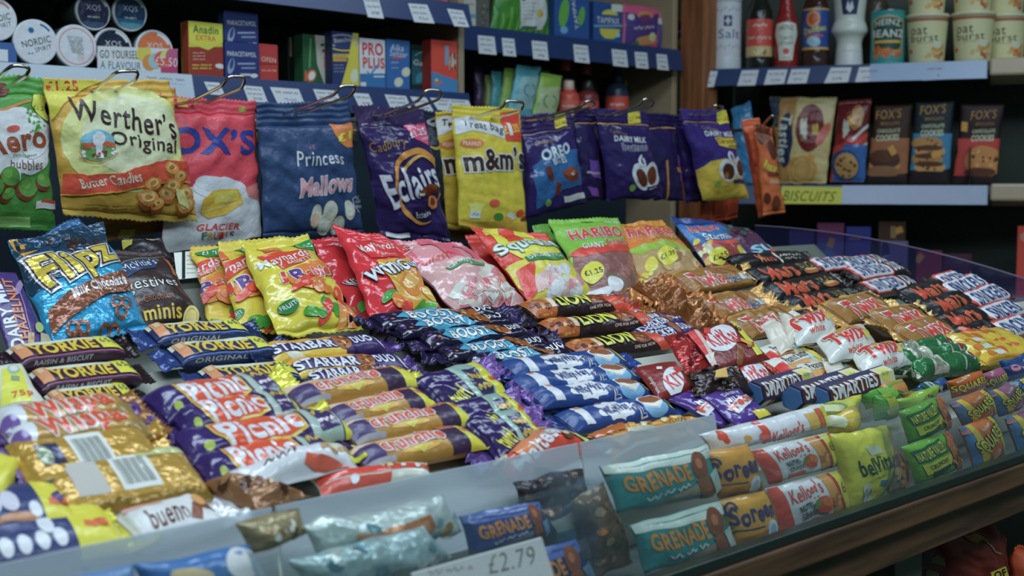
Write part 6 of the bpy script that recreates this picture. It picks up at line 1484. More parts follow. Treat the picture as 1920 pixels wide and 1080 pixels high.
stack([((545, 752), (766, 710)), ((618, 788), (796, 752)), ((648, 822), (868, 780)), ((668, 866), (886, 824))], 'gold honeycomb bar with red lettering and yellow price end', TC, .029, .018, crunchie, 'a8782c', 'gold honeycomb bars', finL='40346c', finR='d9cf2e', fin=.014, e=2.3, crush=.3)
def twirl(c):
    c.rect(0, 0, 1, 1, '2c2260'); c.text('twirl', (.12, .60), (.38, .48), .34, 'd9d03a', bold=.05); c.rect(.44, 0, .50, 1, '8fb8b4'); c.rect(.50, 0, .80, 1, '7fa8a8'); c.rect(.54, .16, .78, .74, '34305c'); c.scribble(.56, .76, .3, .12, .05, 'b8a850', 3); c.scribble(.56, .76, .52, .14, .05, 'a89a48', 5); c.rect(.80, 0, 1, 1, 'd9cf2e'); c.scribble(.86, .94, .4, .14, .05, 'd4642f', 2)
stack([((808, 752), (922, 716)), ((872, 802), (974, 776)), ((900, 832), (1000, 808))], 'dark purple bar with yellow twisted lettering', TC, .046, .020, twirl, '2c2260', 'dark purple bars with yellow lettering', finL='5a4498', finR='6a50a4', fin=.022, crush=1.2, roll=10, kind='gloss')
def milky(c):
    c.rect(0, 0, 1, 1, '20448e'); c.rect(.1, .12, .18, .8, 'c8d8ec'); c.rect(.12, .14, .16, .24, 'b8803c')
    pts = [(.28 + .30 * (.5 + .5 * math.cos(w)) + .02 * math.sin(7 * w), .47 - .36 * math.sin(w) + .04 * math.cos(9 * w)) for w in [2 * math.pi * i / 40 for i in range(40)]]
    c.poly([(x - .0, y) for x, y in pts], 'e2e9f0'); c.text('MilkyWay', (.31, .54), (.565, .42), .36, '24357c', bold=.06); c.stroke([(.33, .16), (.42, .10), (.48, .16)], .05, 'd86a4c')
    c.text('2', (.60, .66), (.66, .62), .5, 'e2e9f0', bold=.02, out='e2e9f0', ow=.05); c.text('2', (.605, .66), (.655, .62), .44, '24357c', bold=.0)
    c.ell(.80, .66, .11, .30, '6aa8dc'); c.poly([(.70, .26), (.76, .14), (.88, .18), (.90, .5), (.82, .72), (.71, .56)], 'e6ecf0'); c.poly([(.715, .28), (.76, .18), (.87, .22), (.885, .48), (.82, .5), (.72, .38)], '8a5430'); c.poly([(.72, .40), (.82, .52), (.88, .5), (.82, .68), (.72, .54)], 'e0e0d4')
    c.poly([(.90, .04), (1, .04), (1, .74), (.94, .7)], 'd9cf34'); c.text('7', (.92, .22), (.95, .22), .24, 'd4843c')
stack([((950, 698), (1160, 676)), ((968, 726), (1182, 704)), ((1000, 752), (1206, 732)), ((1058, 797), (1246, 764))], 'bright blue twin bar with a white cloud panel', TC, .029, .018, milky, '20448e', 'bright blue twin bars', finL='1e3a80', finR='2a48a0', fin=.016, crush=.5, e=2.3)
box_ = bag('display_carton', 'dark blue open carton wall left of the bright blue twin bars', 'carton', [(925, 675), (948, 684), (1056, 800), (1040, 815)], (TC[0], TC[1] - .004), '18284c', None, B=.003, hv=0, bv=0, seam=False, wr=.0003, kind='card')
# flat four finger wafers
def flat(name, label, quad, plane, base, ops, off=.006, B=.006, **k):
    k.setdefault('hv', .0); k.setdefault('bv', .0); k.setdefault('seam', False); k.setdefault('wr', .0007); k.setdefault('hump', .28); k.setdefault('kind', 'film')
    return bag(name, label, 'chocolate bar', quad, (plane[0], plane[1] + off), base, ops, B=B, **k)
def foilend(label, quad, plane, colr, off=.004, cols=None, **k):
    return bag('chocolate_bar', label, 'chocolate bar', quad, (plane[0], plane[1] + off), colr, (lambda c: [c.blobs(min(q[0] for q in quad) + 6, min(q[1] for q in quad) + 6, max(q[0] for q in quad) - 6, max(q[1] for q in quad) - 6, 14, 7, cols, 5)]) if cols else None, B=.008, hv=.0, bv=0, seam=False, wr=.003, crease=.005, kind='crisp', **k)
def kit(x, y, sc, full=True):
    def f(c):
        c.ell(x, y, 30 * sc, 27 * sc, 'e6e8e8', -14); c.text('KitKat', (x - 27 * sc, y + 5 * sc), (x + 28 * sc, y - 5 * sc), 38 * sc, 'c0302c', bold=.03, shear=-.2)
        c.rect(x - 34 * sc, y - 20 * sc, x - 22 * sc, y - 8 * sc, 'c83c38')
        c.poly([(x + 17 * sc, y - 34 * sc), (x + 28 * sc, y - 38 * sc), (x + 78 * sc, y + 28 * sc), (x + 66 * sc, y + 32 * sc)], 'dfd23a'); c.text('6', (x + 28 * sc, y - 17 * sc), (x + 36 * sc, y - 21 * sc), 14 * sc, '2a2418', bold=.02)
        c.poly([(x + 26 * sc, y + 14 * sc), (x + 42 * sc, y + 22 * sc), (x + 38 * sc, y + 48 * sc), (x + 27 * sc, y + 46 * sc)], '7a4c28'); c.poly([(x + 45 * sc, y + 10 * sc), (x + 62 * sc, y + 8 * sc), (x + 62 * sc, y + 18 * sc), (x + 48 * sc, y + 20 * sc)], '8a5a30'); c.stroke([(x + 34 * sc, y + 6 * sc), (x + 56 * sc, y + 14 * sc)], 7 * sc, 'c8a03c')
    return f
flat('chocolate_bar', 'flat red wafer bar with a white oval, fully in view', [(1288, 626), (1374, 604), (1444, 674), (1342, 700)], TC, '6e2420', lambda c: (kit(1349, 643, 1)(c), c.poly([(1270, 620), (1302, 620), (1345, 700), (1320, 704)], 'd0444a'), c.poly([(1296, 622), (1301, 621), (1343, 694), (1338, 696)], 'e8b0b0'), c.rect(1318, 672, 1334, 686, 'd8dcd8')), .018, group='flat red wafer bars')
flat('chocolate_bar', 'flat red wafer bar with a white oval, lying in front of the whole one', [(1368, 692), (1424, 680), (1462, 720), (1398, 738)], TC, '6e2420', kit(1410, 711, .92), .012, group='flat red wafer bars')
flat('chocolate_bar', 'flat dark red wafer bar slipping out beside the bright blue bars', [(1188, 690), (1268, 678), (1300, 730), (1236, 752)], TC, '7a2422', lambda c: (c.ell(1258, 722, 20, 24, 'e2e4e4', -14), c.text('KIT', (1246, 730), (1276, 716), 26, 'c0302c', bold=.03, shear=-.2), c.text('#mybreak', (1213, 716), (1234, 744), 7, 'e0d0d0', bold=.0), c.rect(1226, 698, 1236, 704, 'd8dcd8'), c.ell(1268, 702, 10, 6, 'b8383a')), .010, group='flat red wafer bars')
foilend('crumpled red foil wafer bar left of the whole flat red bar', [(1246, 634), (1292, 622), (1344, 694), (1286, 704)], TC, 'a02c2c', .010, ['d04a48', '6a1c1c', 'e06a60'])
foilend('crumpled dark brown foil bag with an orange sticker among the red bars', [(1290, 700), (1378, 684), (1412, 738), (1300, 742)], TC, '2a201c', .016, ['4a3428', '14100e', '6a4a38'])
bag('price_sticker', 'square orange sticker on the crumpled brown foil', 'sticker', [(1342, 694), (1362, 688), (1366, 706), (1340, 708)], (TC[0], TC[1] + .030), 'e8a85c', None, B=.0005, hv=0, bv=0, seam=False, wr=.0006, kind='paper')
def kpb(c):
    c.rect(0, 0, 1, 1, 'c8a060'); c.rect(0, .0, .8, .3, 'e0e0d8'); c.text('Peanut Butter', (.18, .2), (.74, .14), .18, '2a2a28', bold=.02); c.ell(.42, .6, .22, .2, '8a542c', -8); c.ell(.66, .5, .12, .16, 'd8b488'); c.rect(.0, .2, .12, 1, 'c8342e'); c.rect(.78, 0, .90, 1, 'd8c43a'); c.rect(.90, 0, 1, 1, 'cc3834'); c.ell(.7, .36, .05, .12, '8fc4d4')
def kpb2(c):
    kpb(c); c.text('KitKat', (.08, .82), (.4, .76), .28, 'c0302c', bold=.02, out='e4e0dc', ow=.05)
stack([((1442, 680), (1506, 660)), ((1462, 702), (1540, 678)), ((1500, 714), (1606, 690))], 'small tan and red wafer bar beside the flat red bars', TC, .040, .016, kpb2, 'c8a060', 'small tan wafer bars', finL='c03430', finR='cc3834', fin=.010, roll=4)
def freddo(x, y):
    def f(c):
        c.text('DAIRY', (x - 62, y - 8), (x - 30, y - 16), 10, 'dfe4ec', bold=.03); c.text('MILK', (x - 54, y + 4), (x - 26, y - 3), 10, 'dfe4ec', bold=.03)
        c.poly([(x - 52, y + 14), (x - 30, y - 2), (x - 12, y - 18), (x + 2, y - 12), (x - 10, y + 8), (x - 30, y + 24)], 'e4e8ea'); c.text('Freddo', (x - 46, y + 15), (x - 2, y - 10), 17, 'd8502f', bold=.05); c.ell(x - 62, y - 28, 14, 8, '5a44a0'); c.rect(x - 62, y - 32, x - 46, y - 20, 'c8b83c')
        c.poly([(x - 5, y + 20), (x + 40, y + 10), (x + 60, y + 30), (x + 20, y + 36)], 'c8c838')
    return f
flat('chocolate_bar', 'purple child size bar with orange lettering, left one of two', [(1242, 744), (1310, 726), (1392, 784), (1356, 802)], TC, '4a3490', freddo(1356, 762), .008, kind='gloss', group='purple child size bars', wr=.0015)
flat('chocolate_bar', 'purple child size bar with orange lettering, right one of two', [(1312, 742), (1380, 728), (1446, 782), (1384, 800)], TC, '4a3490', freddo(1412, 760), .016, kind='gloss', group='purple child size bars', wr=.0015)
# hexagonal sweet tubes
def hextube(label, A, Bq, plane, r, colr, ops, group, lift=.0):
    a = np.array(onplane(*A, plane)); b = np.array(onplane(*Bq, plane)); c0 = (a + b) / 2 + np.array(plane[0]) * lift; L = np.linalg.norm(b - a); ex = (b - a) / L
    up = np.array(plane[0]); ey = np.cross(up, ex); ey /= np.linalg.norm(ey); nz = np.cross(ex, ey)
    ri = math.radians(-20); nz2 = math.cos(ri) * nz - math.sin(ri) * ey * -1; nz = nz2 / np.linalg.norm(nz2); ey = np.cross(nz, ex)
    ang = [math.radians(30 + 60 * k) for k in range(6)]; ring_ = [(math.cos(w) * r, math.sin(w) * r) for w in ang]
    V = [c0 + ex * sx * L / 2 + ey * y + nz * z for sx in (-1, 1) for y, z in ring_]
    F = [tuple(range(6))[::-1], tuple(range(6, 12))] + [(k, (k + 1) % 6, 6 + (k + 1) % 6, 6 + k) for k in range(6)]
    V, F = bevelled([tuple(p) for p in V], F, .0012)
    P = [(-math.cos(math.radians(30)) * r * -1, 0)]
    hx = [ring_[0], ring_[1], ring_[2]]           # upper far, top, upper near... walked over the visible faces
    path = np.array([ring_[0], ring_[1], ring_[2], ring_[3]]); seg_ = np.linspace(0, 1, 4)
    def pos(u, v):
        u = np.asarray(u, float); v = np.asarray(v, float)
        y = np.interp(v, seg_, path[:, 0]); z = np.interp(v, seg_, path[:, 1])
        return c0 + np.outer((u - .5) * L, ex) + np.outer(y, ey) + np.outer(z, nz)
    cv = Canvas(L, 3 * r, None, .02, 3 * r / 3.0001); ops(cv)
    org = tuple(c0 - nz * r * .87); root = empty('sweet_tube', org, label, 'sweets', group)
    def S(u, v):
        p, n = numeric(pos, .002)(u, v); return p, n
    V2, F2, M2, I2 = with_art(S, V, F, [mat(colr, 'card')], [0] * len(F), cv.layers, .00012, 'card', .0005)
    link_mesh('tube_body', V2, F2, M2, I2, root, org, smooth=False)
    Vc = [c0 - ex * (L / 2 + d) + ey * y * s_ + nz * z * s_ for d, s_ in ((0, .9), (.0015, .88)) for y, z in ring_]
    link_mesh('end_cap', Vc, [tuple(range(6)), tuple(range(6, 12))] + [(k, (k + 1) % 6, 6 + (k + 1) % 6, 6 + k) for k in range(6)], [mat('3a6aa8', 'card')], None, root, org, smooth=False)
    ALL.append(root); return root
def smart(c):
    c.rect(0, 0, 1, 1, '2a2c58'); c.rect(.02, .18, .76, .62, '5a3428'); c.text('SMARTIES', (.04, .42), (.72, .38), .40, 'e6ecf0', bold=.07, out='4a2c20', ow=.05, jig=.05); c.rect(.76, .05, 1, .66, 'd8ccb0'); c.ell(.86, .34, .07, .2, 'dfd23a'); c.text('65p', (.81, .35), (.91, .33), .16, '7a8aa0'); c.rect(.02, .70, .16, .95, 'c8ccd8'); c.ell(.22, .84, .03, .1, 'd8843c')
for i, (A, Bq) in enumerate((((1410, 744), (1506, 716)), ((1480, 758), (1592, 722)), ((1528, 766), (1650, 724)))):
    hextube('navy six sided sweet tube with white jumping letters, ' + ('left and rearmost of three', 'middle one of three', 'right and front one of three')[i], A, Bq, (TC[0], TC[1] + .010), .0125, '2a2c58', smart, 'six sided sweet tubes', .002 + .004 * i)
# cream wrapped twin biscuits
def twixw(x, y):
    def f(c):
        c.ell(x + 4, y + 2, 32, 26, 'b8924c', -16); c.ell(x + 4, y + 16, 40, 20, 'e6e4dc', -16); c.text('Twix', (x - 30, y + 8), (x + 28, y - 8), 30, 'c83a32', bold=.05, out='eeeae4', ow=.06, shear=-.2); c.text('white', (x + 2, y + 22), (x + 28, y + 14), 9, 'c8503c', bold=.01); c.ell(x + 34, y - 4, 7, 9, 'dfc058')
    return f
TW = [([(1474, 602), (1548, 588), (1576, 634), (1494, 652)], (1508, 616), 'rear left one'), ([(1528, 634), (1618, 606), (1652, 658), (1556, 684)], (1578, 648), 'middle one'), ([(1594, 660), (1676, 640), (1712, 682), (1620, 704)], (1644, 670), 'front right one')]
for i, (q, p, w) in enumerate(TW):
    bag('chocolate_bar', 'cream wrapped twin biscuit with red lettering, ' + w + ' of three', 'chocolate bar', q, (TC[0], TC[1] + .012 + .004 * i), 'dfdfd8', twixw(*p), B=.014, hv=0, bv=0, seam=False, wr=.002, kind='gloss', group='cream wrapped biscuits', crease=.003)
for i, (q, w) in enumerate((([(1424, 612), (1450, 596), (1492, 650), (1466, 664)], 'left of the cream biscuits, nearest the flat red bars'), ([(1452, 584), (1476, 592), (1506, 640), (1484, 650)], 'left of the rear cream biscuit'), ([(1540, 680), (1570, 668), (1590, 712), (1556, 716)], 'in front of the middle cream biscuit'), ([(1606, 690), (1630, 680), (1650, 712), (1622, 716)], 'beside the silver ended rolls'))):
    bag('chocolate_bar', 'crumpled pale wrapper end standing ' + w, 'chocolate bar', q, (TC[0], TC[1] + .010), 'c8ccc8', None, B=.006, hv=.1, bv=0, wr=.004, crease=.005, kind='film', group='crumpled pale wrapper ends')
stack([((1556, 608), (1640, 584)), ((1634, 624), (1722, 608)), ((1684, 652), (1762, 630))], 'gold single bar with red lettering beside the cream biscuits', TC, .040, .017, twix(False), '8f6c30', 'gold single bars', finL='d0a45c', finR='d8b068', fin=.016, crush=.8, roll=4, lift=.012)
bar('chocolate_bar', 'gold single bar tucked behind the rear cream biscuit', 'chocolate bar', (1548, 606), (1598, 594), TC, .04, .016, '8f6c30', None, finR='d0a45c', crush=.8, lift=.004)
MS = [((1694, 578), (1762, 556), 'rearmost'), ((1732, 602), (1796, 574), 'second from the back'), ((1756, 630), (1826, 606), 'third from the back'), ((1786, 652), (1846, 636), 'front one, half hidden')]
for a, b, w in MS:
    bar('chocolate_bar', 'black single bar with red script, ' + w, 'chocolate bar', a, b, TC, .034, .020, '1c1a18', mars(False), finL='1c1c1a', finR='2a2824', fin=.020, crush=.9, group='black single bars', roll=2, lift=.012)
SS = [((1748, 552), (1792, 540), 'rearmost, mostly hidden'), ((1758, 570), (1826, 546), 'second from the back'), ((1800, 586), (1866, 564), 'middle one'), ((1830, 614), (1892, 594), 'fourth from the back'), ((1856, 642), (1914, 624), 'front one')]
for a, b, w in SS:
    bar('chocolate_bar', 'dark brown single bar with white name panel, ' + w + ' of five', 'chocolate bar', a, b, TC, .036, .021, '2a2220', snick(False), finL='4a4440', finR='2a2422', fin=.012, crush=.6, group='dark brown single bars', roll=0, lift=.012)
# mint rolls
def roll(c):
    c.rect(0, 0, 1, 1, '2f7a4c'); c.rect(.18, 0, .42, 1, 'c8d4cc')
    for i in range(8): c.rect(.22 + .02 * i, .2, .23 + .02 * i, .75, '6a8a7a')
    c.rect(.70, 0, .73, 1, 'd4e0d8'); c.ell(.86, .5, .04, .2, 'd8dcd4'); c.ell(.86, .5, .025, .14, 'a83a4c')
for i, (a, b, w) in enumerate((((1640, 690), (1770, 668), 'rear one under the front pair'), ((1662, 702), (1794, 678), 'top one of three'), ((1700, 714), (1812, 696), 'front one of three'))):
    bar('mint_roll', 'green and silver roll of mints, ' + w, 'mints', a, b, TC, .026, .026, '2f7a4c', roll, finL='c4ccc8', finR='2f7a4c', fin=.012, fins='L', finW=.7, crush=1.6, group='green mint rolls', e=2.0, flat=.5, lift=.012, kind='crisp', endname='foil_end')
def yel(c):
    c.rect(0, 0, 1, 1, 'dfb42c'); c.blobs(.1, .1, .9, .6, 14, .06, ['d8782c', 'e2c43c', 'c8602c'], 4); c.rect(.2, .5, .32, .7, 'dfe0d4'); c.rect(.0, .74, 1, .82, 'c88a24')
stack([((1772, 670), (1880, 652)), ((1786, 684), (1900, 664)), ((1812, 694), (1925, 674))], 'yellow and orange snack bar by the right edge', TC, .036, .022, yel, 'dfb42c', 'yellow and orange bars', name='snack_bar', cat='snack bar', finL='dfb42c', finR='dfb42c', crush=.8, lift=.014, kind='gloss')
# --- packs lying along the front trays
TD = ramp(0.60, 1.140, 0.34)
bag('wafer_pack', 'white wafer pack with a crimped brown end by the front tray', 'snack', [(425, 882), (640, 832), (668, 880), (470, 925)], (TC[0], TC[1] + .014), 'e2e6e6', lambda c: (c.blobs(590, 850, 650, 870, 8, 8, ['8a6a44', 'b89a6a', 'd8d0b8'], 3), c.scribble(480, 540, 890, 12, 3, '5a4a44', 4, -14), c.rect(560, 880, 660, 892, 'd8604a')), B=.014, hv=0, bv=.12, wr=.002, bottom='a87c4c', kind='gloss')
bag('wafer_pack', 'red and white striped wafer pack lying along the front tray', 'snack', [(575, 900), (800, 868), (812, 900), (600, 936)], (TC[0], TC[1] + .006), 'e0dcd4', lambda c: (c.poly([(575, 912), (820, 876), (820, 886), (580, 924)], 'd0402f'), c.poly([(580, 926), (720, 905), (722, 918), (584, 940)], 'd8584a'), c.ell(650, 918, 8, 5, 'e4e8e8'), c.blobs(640, 885, 790, 895, 10, 7, ['d8d0a8', 'e2e2dc', 'c8b070'], 3)), B=.010, hv=0, bv=0, seam=False, wr=.002, kind='gloss')
bag('pastry_bag', 'brown crumpled pastry wrapper between wafer pack and gold bars', 'snack', [(370, 902), (452, 906), (588, 934), (478, 962)], (TC[0], TC[1] + .006), '8a6a48', lambda c: c.blobs(400, 908, 550, 940, 12, 9, ['a88458', 'c8b48a', '6a4a34', '4a3428'], 6), B=.016, hv=0, bv=.06, wr=.004, crease=.006, kind='crisp')
def malt(c):
    c.ell(1030, 856, 52, 36, 'd84a34', -10); c.poly([(950, 868), (1010, 815), (1020, 822), (972, 888)], 'dd8050')
    c.text('Maltesers', (960, 890), (1030, 826), 34, 'ece8e6', bold=.05, shear=.2); c.ell(1052, 848, 14, 7, '6a3a24', -10); c.ell(1048, 846, 8, 4, 'd8c8a0', -10)
    c.poly([(1010, 818), (1100, 842), (1092, 850), (1006, 828)], 'e2d450'); c.text('maltesers', (1080, 862), (1128, 852), 8, 'ece8e6', bold=.03); c.rect(926, 870, 944, 890, 'd8c8a4'); c.scribble(928, 942, 880, 12, 3, '3a3428', 3)
bag('sweet_bag', 'red malt ball bag with slanted white lettering at the front', 'sweets', [(926, 872), (1010, 814), (1132, 846), (966, 902)], (TC[0], TC[1] + .012), 'cf4630', malt, B=.018, hv=0, bv=.04, wr=.002, crease=.002, kind='gloss')
bag('snack_bag', 'amber snack pack lying rear of two by the bin backs', 'snack', [(1092, 814), (1292, 784), (1330, 796), (1160, 842)], (TC[0], TC[1] + .012), 'cf9434', lambda c: (c.blobs(1120, 800, 1300, 820, 20, 10, ['e0b04a', 'a86c24', 'd8a040', 'e6d0a0'], 4), c.poly([(1092, 812), (1150, 806), (1160, 826), (1110, 822)], 'a8622c'), c.stroke([(1160, 828), (1210, 822)], 5, 'c8d0c0')), B=.012, hv=0, bv=0, seam=False, wr=.003, crease=.004, kind='gloss', group='amber snack packs')
bag('snack_bag', 'amber snack pack lying in front of two, above the teal bars', 'snack', [(1130, 848), (1280, 806), (1310, 822), (1150, 874)], (TC[0], TC[1] + .006), 'd0902c', lambda c: (c.stroke([(1130, 856), (1160, 838)], 5, 'b0c4bc'), c.stroke([(1136, 866), (1220, 842)], 5, 'b8c4b4'), c.rect(1200, 826, 1215, 838, '3a3c58'), c.blobs(1220, 815, 1290, 835, 14, 8, ['e0c88a', 'd8b060', 'c08838'], 3)), B=.010, hv=0, bv=0, seam=False, wr=.003, crease=.004, kind='gloss', group='amber snack packs')
# ---------------------------------------------------------------- snack bars in the clear bins along the counter edge
YBIN = 0.522
def bb(label, quad, base, ops, Y=.540, name='snack_bar', cat='snack bar', **k):
    k.setdefault('B', .011); k.setdefault('hv', 0); k.setdefault('bv', 0); k.setdefault('seam', False); k.setdefault('wr', .001); k.setdefault('kind', 'gloss'); k.setdefault('hump', .4)
    return bag(name, label, cat, quad, PY(Y) if not isinstance(Y, list) else [PY(y) for y in Y], base, ops, **k)
def gren(q, teal):
    P = lambda u, v: tuple((np.array(q[0]) * (1 - u) * (1 - v) + np.array(q[1]) * u * (1 - v) + np.array(q[2]) * u * v + np.array(q[3]) * (1 - u) * v))
    hp = (np.hypot(q[3][0] - q[0][0], q[3][1] - q[0][1])) * .5 + .5 * np.hypot(q[2][0] - q[1][0], q[2][1] - q[1][1])
    def f(c):
        c.poly([P(0, 0), P(1, 0), P(1, .22), P(0, .16)], 'b8d4d4' if teal else '4a64a8')
        c.poly([P(.12, 1), P(.3, .86), P(.74, .62), P(.8, 1)], '9a9484' if teal else '8a94a0')
        c.text('GRENADE', P(.08, .42), P(.68, .36), hp * .34, 'd88a2c', bold=.11, jig=.05)
        c.scribble(P(.2, .74)[0], P(.62, .62)[0], P(.2, .74)[1], hp * .10, hp * .03, 'd0dcdc', 3, P(.62, .62)[1] - P(.2, .74)[1])
        x, y = P(.80, .30); c.ell(x, y, hp * .2, hp * .26, '7a4a30'); c.ell(x - 3, y - 4, hp * .08, hp * .1, 'a87050')
        c.poly([P(.70, .55), P(.84, .5), P(.90, 1), P(.74, 1)], '8a5a38'); c.poly([P(.86, .5), P(.98, .45), P(.98, .9), P(.9, .95)], 'a8ccd0' if teal else '6a9cc8')
    return f
q1 = [(1124, 876), (1326, 834), (1352, 922), (1158, 962)]; q2 = [(1178, 984), (1350, 938), (1378, 1030), (1210, 1076)]
bb('teal protein bar with orange block lettering, upper one in the bin', q1, '2a8c94', gren(q1, True), .552)
bb('teal protein bar with orange block lettering, lower one in the bin', q2, '2a8c94', gren(q2, True))
q3 = [(860, 968), (1010, 940), (1030, 1000), (882, 1040)]; q4 = [(900, 1058), (1080, 1010), (1120, 1090), (930, 1140)]
bb('navy protein bar with orange lettering, upper one behind the price card', q3, '2c4890', gren(q3, False), .552)
bb('navy protein bar with orange lettering, lower one behind the price card', q4, '243c7c', gren(q4, False))
bb('navy and white bar end with a light blue tag by the teal bars', [(1000, 960), (1090, 930), (1116, 1000), (1024, 1030)], '26345c', lambda c: (c.poly([(1018, 974), (1064, 950), (1080, 968), (1030, 996)], 'ccd6de'), c.poly([(1026, 994), (1056, 980), (1058, 1000), (1030, 1010)], '3fa0dc'), c.blobs(1000, 940, 1040, 960, 8, 9, ['a88464', '6a5040', 'c8b49a'], 3)), .575, kind='crisp')
bb('brown clear wrapped bar end between navy and teal bars', [(1070, 940), (1130, 905), (1190, 1050), (1120, 1090)], '6a5a44', lambda c: c.blobs(1090, 930, 1165, 1050, 14, 9, ['8a7454', '4a3c2c', 'a89470', 'c8843c'], 5), .56, kind='crisp', wr=.003, crease=.004)
bb('dark crumpled wrapper ends poking over the bin behind the navy bars', [(960, 905), (1090, 880), (1110, 940), (980, 965)], '3a3a44', lambda c: c.blobs(965, 890, 1100, 945, 22, 9, ['5a4a3c', '24283a', '4a5a8a', '7a6a5a'], 4), .58, kind='crisp', wr=.004, crease=.006)
# silver foil bars at the left
q5 = [(560, 985), (830, 930), (870, 1000), (600, 1062)]; 
def foilbar(c):
    c.blobs(600, 950, 850, 1010, 9, 14, ['a8ccd4', '6a9aa8', 'd0dde2', '4f8494'], 3); c.poly([(630, 1000), (700, 975), (770, 960), (790, 985), (700, 1015), (650, 1024)], 'a8703c'); c.poly([(700, 985), (760, 968), (770, 984), (710, 1000)], 'c88a4c')  # blue and silver flecks are painted foil reflections; the brown is print
    c.blobs(810, 975, 860, 1020, 6, 10, ['a89858', '8a7444', 'd0c8a8'], 5)
bb('silver and pale blue foil bar with a brown biscuit print', q5, 'a4c4cc', foilbar, .560, kind='crisp', wr=.003, crease=.003, B=.016)
bb('silver and pale blue foil bar, lower one at the bottom edge', [(540, 1050), (800, 985), (850, 1050), (580, 1120)], '8fb4c0', lambda c: c.blobs(590, 1010, 800, 1070, 9, 14, ['5f94a8', 'b8d0d8', '3f7488', 'a8c0c4'], 7), .540, kind='crisp', wr=.002, crease=.003, B=.014)  # lighter and darker blue flecks paint reflections in the foil
bb('clear wrapped bar ends with yellow and brown specks above the silver foil bar', [(440, 985), (560, 955), (580, 1000), (470, 1040)], '8a8a6a', lambda c: c.blobs(460, 980, 560, 1005, 10, 8, ['b89a4c', '5a4a34', 'c8d4d8', '7a6a4a'], 3), .565, kind='crisp', wr=.003, crease=.004)
bb('blue and white bar at the bottom left corner of the bins', [(250, 1060), (470, 1020), (500, 1090), (280, 1140)], '3a70b4', lambda c: (c.ell(445, 1052, 40, 26, 'd0dbe2'), c.poly([(455, 1030), (490, 1040), (500, 1080), (470, 1080)], '7f9cb4'), c.ell(340, 1070, 40, 14, 'c8c09a')), .550)
bb('blue snack bar at the far bottom left corner', [(40, 1100), (250, 1058), (270, 1110), (60, 1160)], '5a84b8', None, .545)
# malt loaf slices
def soreen(x, y):
    def f(c):
        c.text('Soreen', (x - 42, y + 12), (x + 36, y - 14), 34, '3a3c74', bold=.05, shear=.2, jig=.08); c.ring(x - 40, y - 6, 9, 12, 3, '3a3c74', 0, 12, 90, 360)
        c.stroke([(x - 36, y + 46), (x - 34, y + 34), (x + 12, y + 24)], 2.5, '3a3c74'); c.ell(x + 26, y + 30, 11, 19, 'dfe6ea', 10); c.ell(x + 26, y + 30, 7, 12, '7fb0cc', 10)
        c.poly([(x - 34, y + 48), (x + 14, y + 30), (x + 60, y + 20), (x + 60, y + 60), (x - 20, y + 70)], '9a7434'); c.blobs(x - 20, y + 45, x + 50, y + 55, 10, 6, ['b8904c', '7a5428'], 3)
        c.ell(x + 26, y + 30, 11, 19, 'dfe6ea', 10); c.ell(x + 26, y + 30, 7, 12, '7fb0cc', 10)
    return f
bb('amber loaf bar with navy script, upper one beside the teal bars', [(1321, 850), (1402, 832), (1428, 918), (1348, 934)], 'cf962c', soreen(1370, 876), .552)
bb('amber loaf bar with navy script, lower one beside the teal bars', [(1348, 940), (1434, 918), (1464, 1008), (1374, 1036)], 'd49a2c', soreen(1400, 958))
# cereal bars
def nutri(q):
    A, B_, C_, D = [np.array(p, float) for p in q]
    P = lambda u, v: tuple(A * (1 - u) * (1 - v) + B_ * u * (1 - v) + C_ * u * v + D * (1 - u) * v)
    hp = .5 * np.linalg.norm(D - A) + .5 * np.linalg.norm(C_ - B_)
    def f(c):
        c.poly([P(0, 0), P(.13, 0), P(.13, 1), P(0, 1)], 'd8503f'); c.poly([P(.64, 0), P(.78, 0), P(.78, 1), P(.64, 1)], 'c8944c'); c.poly([P(.78, 0), P(.83, 0), P(.83, 1), P(.78, 1)], 'a83a30'); c.poly([P(.83, 0), P(.95, 0), P(.95, 1), P(.83, 1)], 'd9d03a'); c.poly([P(.95, 0), P(1, 0), P(1, 1), P(.95, 1)], 'd8604a')
        c.text("Kellogg's", P(.17, .27), P(.58, .19), hp * .36, 'd8402f', bold=.03, shear=.25); c.text('NUTRI-', P(.22, .50), P(.40, .46), hp * .14, '3a4a4c', bold=.05); c.text('GRAIN', P(.22, .66), P(.40, .62), hp * .14, '3a4a4c', bold=.05)
        x, y = P(.52, .52); c.ell(x, y, hp * .2, hp * .17, 'c8582c'); c.ell(x + 4, y - 4, hp * .12, hp * .1, 'd8783c'); c.ell(x - hp * .16, y, hp * .05, hp * .13, '5f8a3c', 20); c.ell(x, y + hp * .12, hp * .16, hp * .06, 'b84a28')
        c.poly([P(.20, .80), P(.42, .76), P(.42, .88), P(.20, .92)], 'd8543f'); c.blobs(P(.66, .3)[0], P(.66, .3)[1], P(.76, .7)[0], P(.76, .7)[1], 8, hp * .07, ['d8a860', 'a8703a'], 3)
        c.text('6', P(.86, .34), P(.93, .32), hp * .26, '8a3a34', bold=.0)
    return f
q6 = [(1404, 846), (1552, 810), (1574, 870), (1440, 908)]; q7 = [(1434, 916), (1572, 880), (1598, 952), (1466, 1006)]
bb('white and red cereal bar, upper one standing in the bin', q6, 'dfe3e2', nutri(q6), .552)
bb('white and red cereal bar, lower one standing in the bin', q7, 'dfe3e2', nutri(q7))
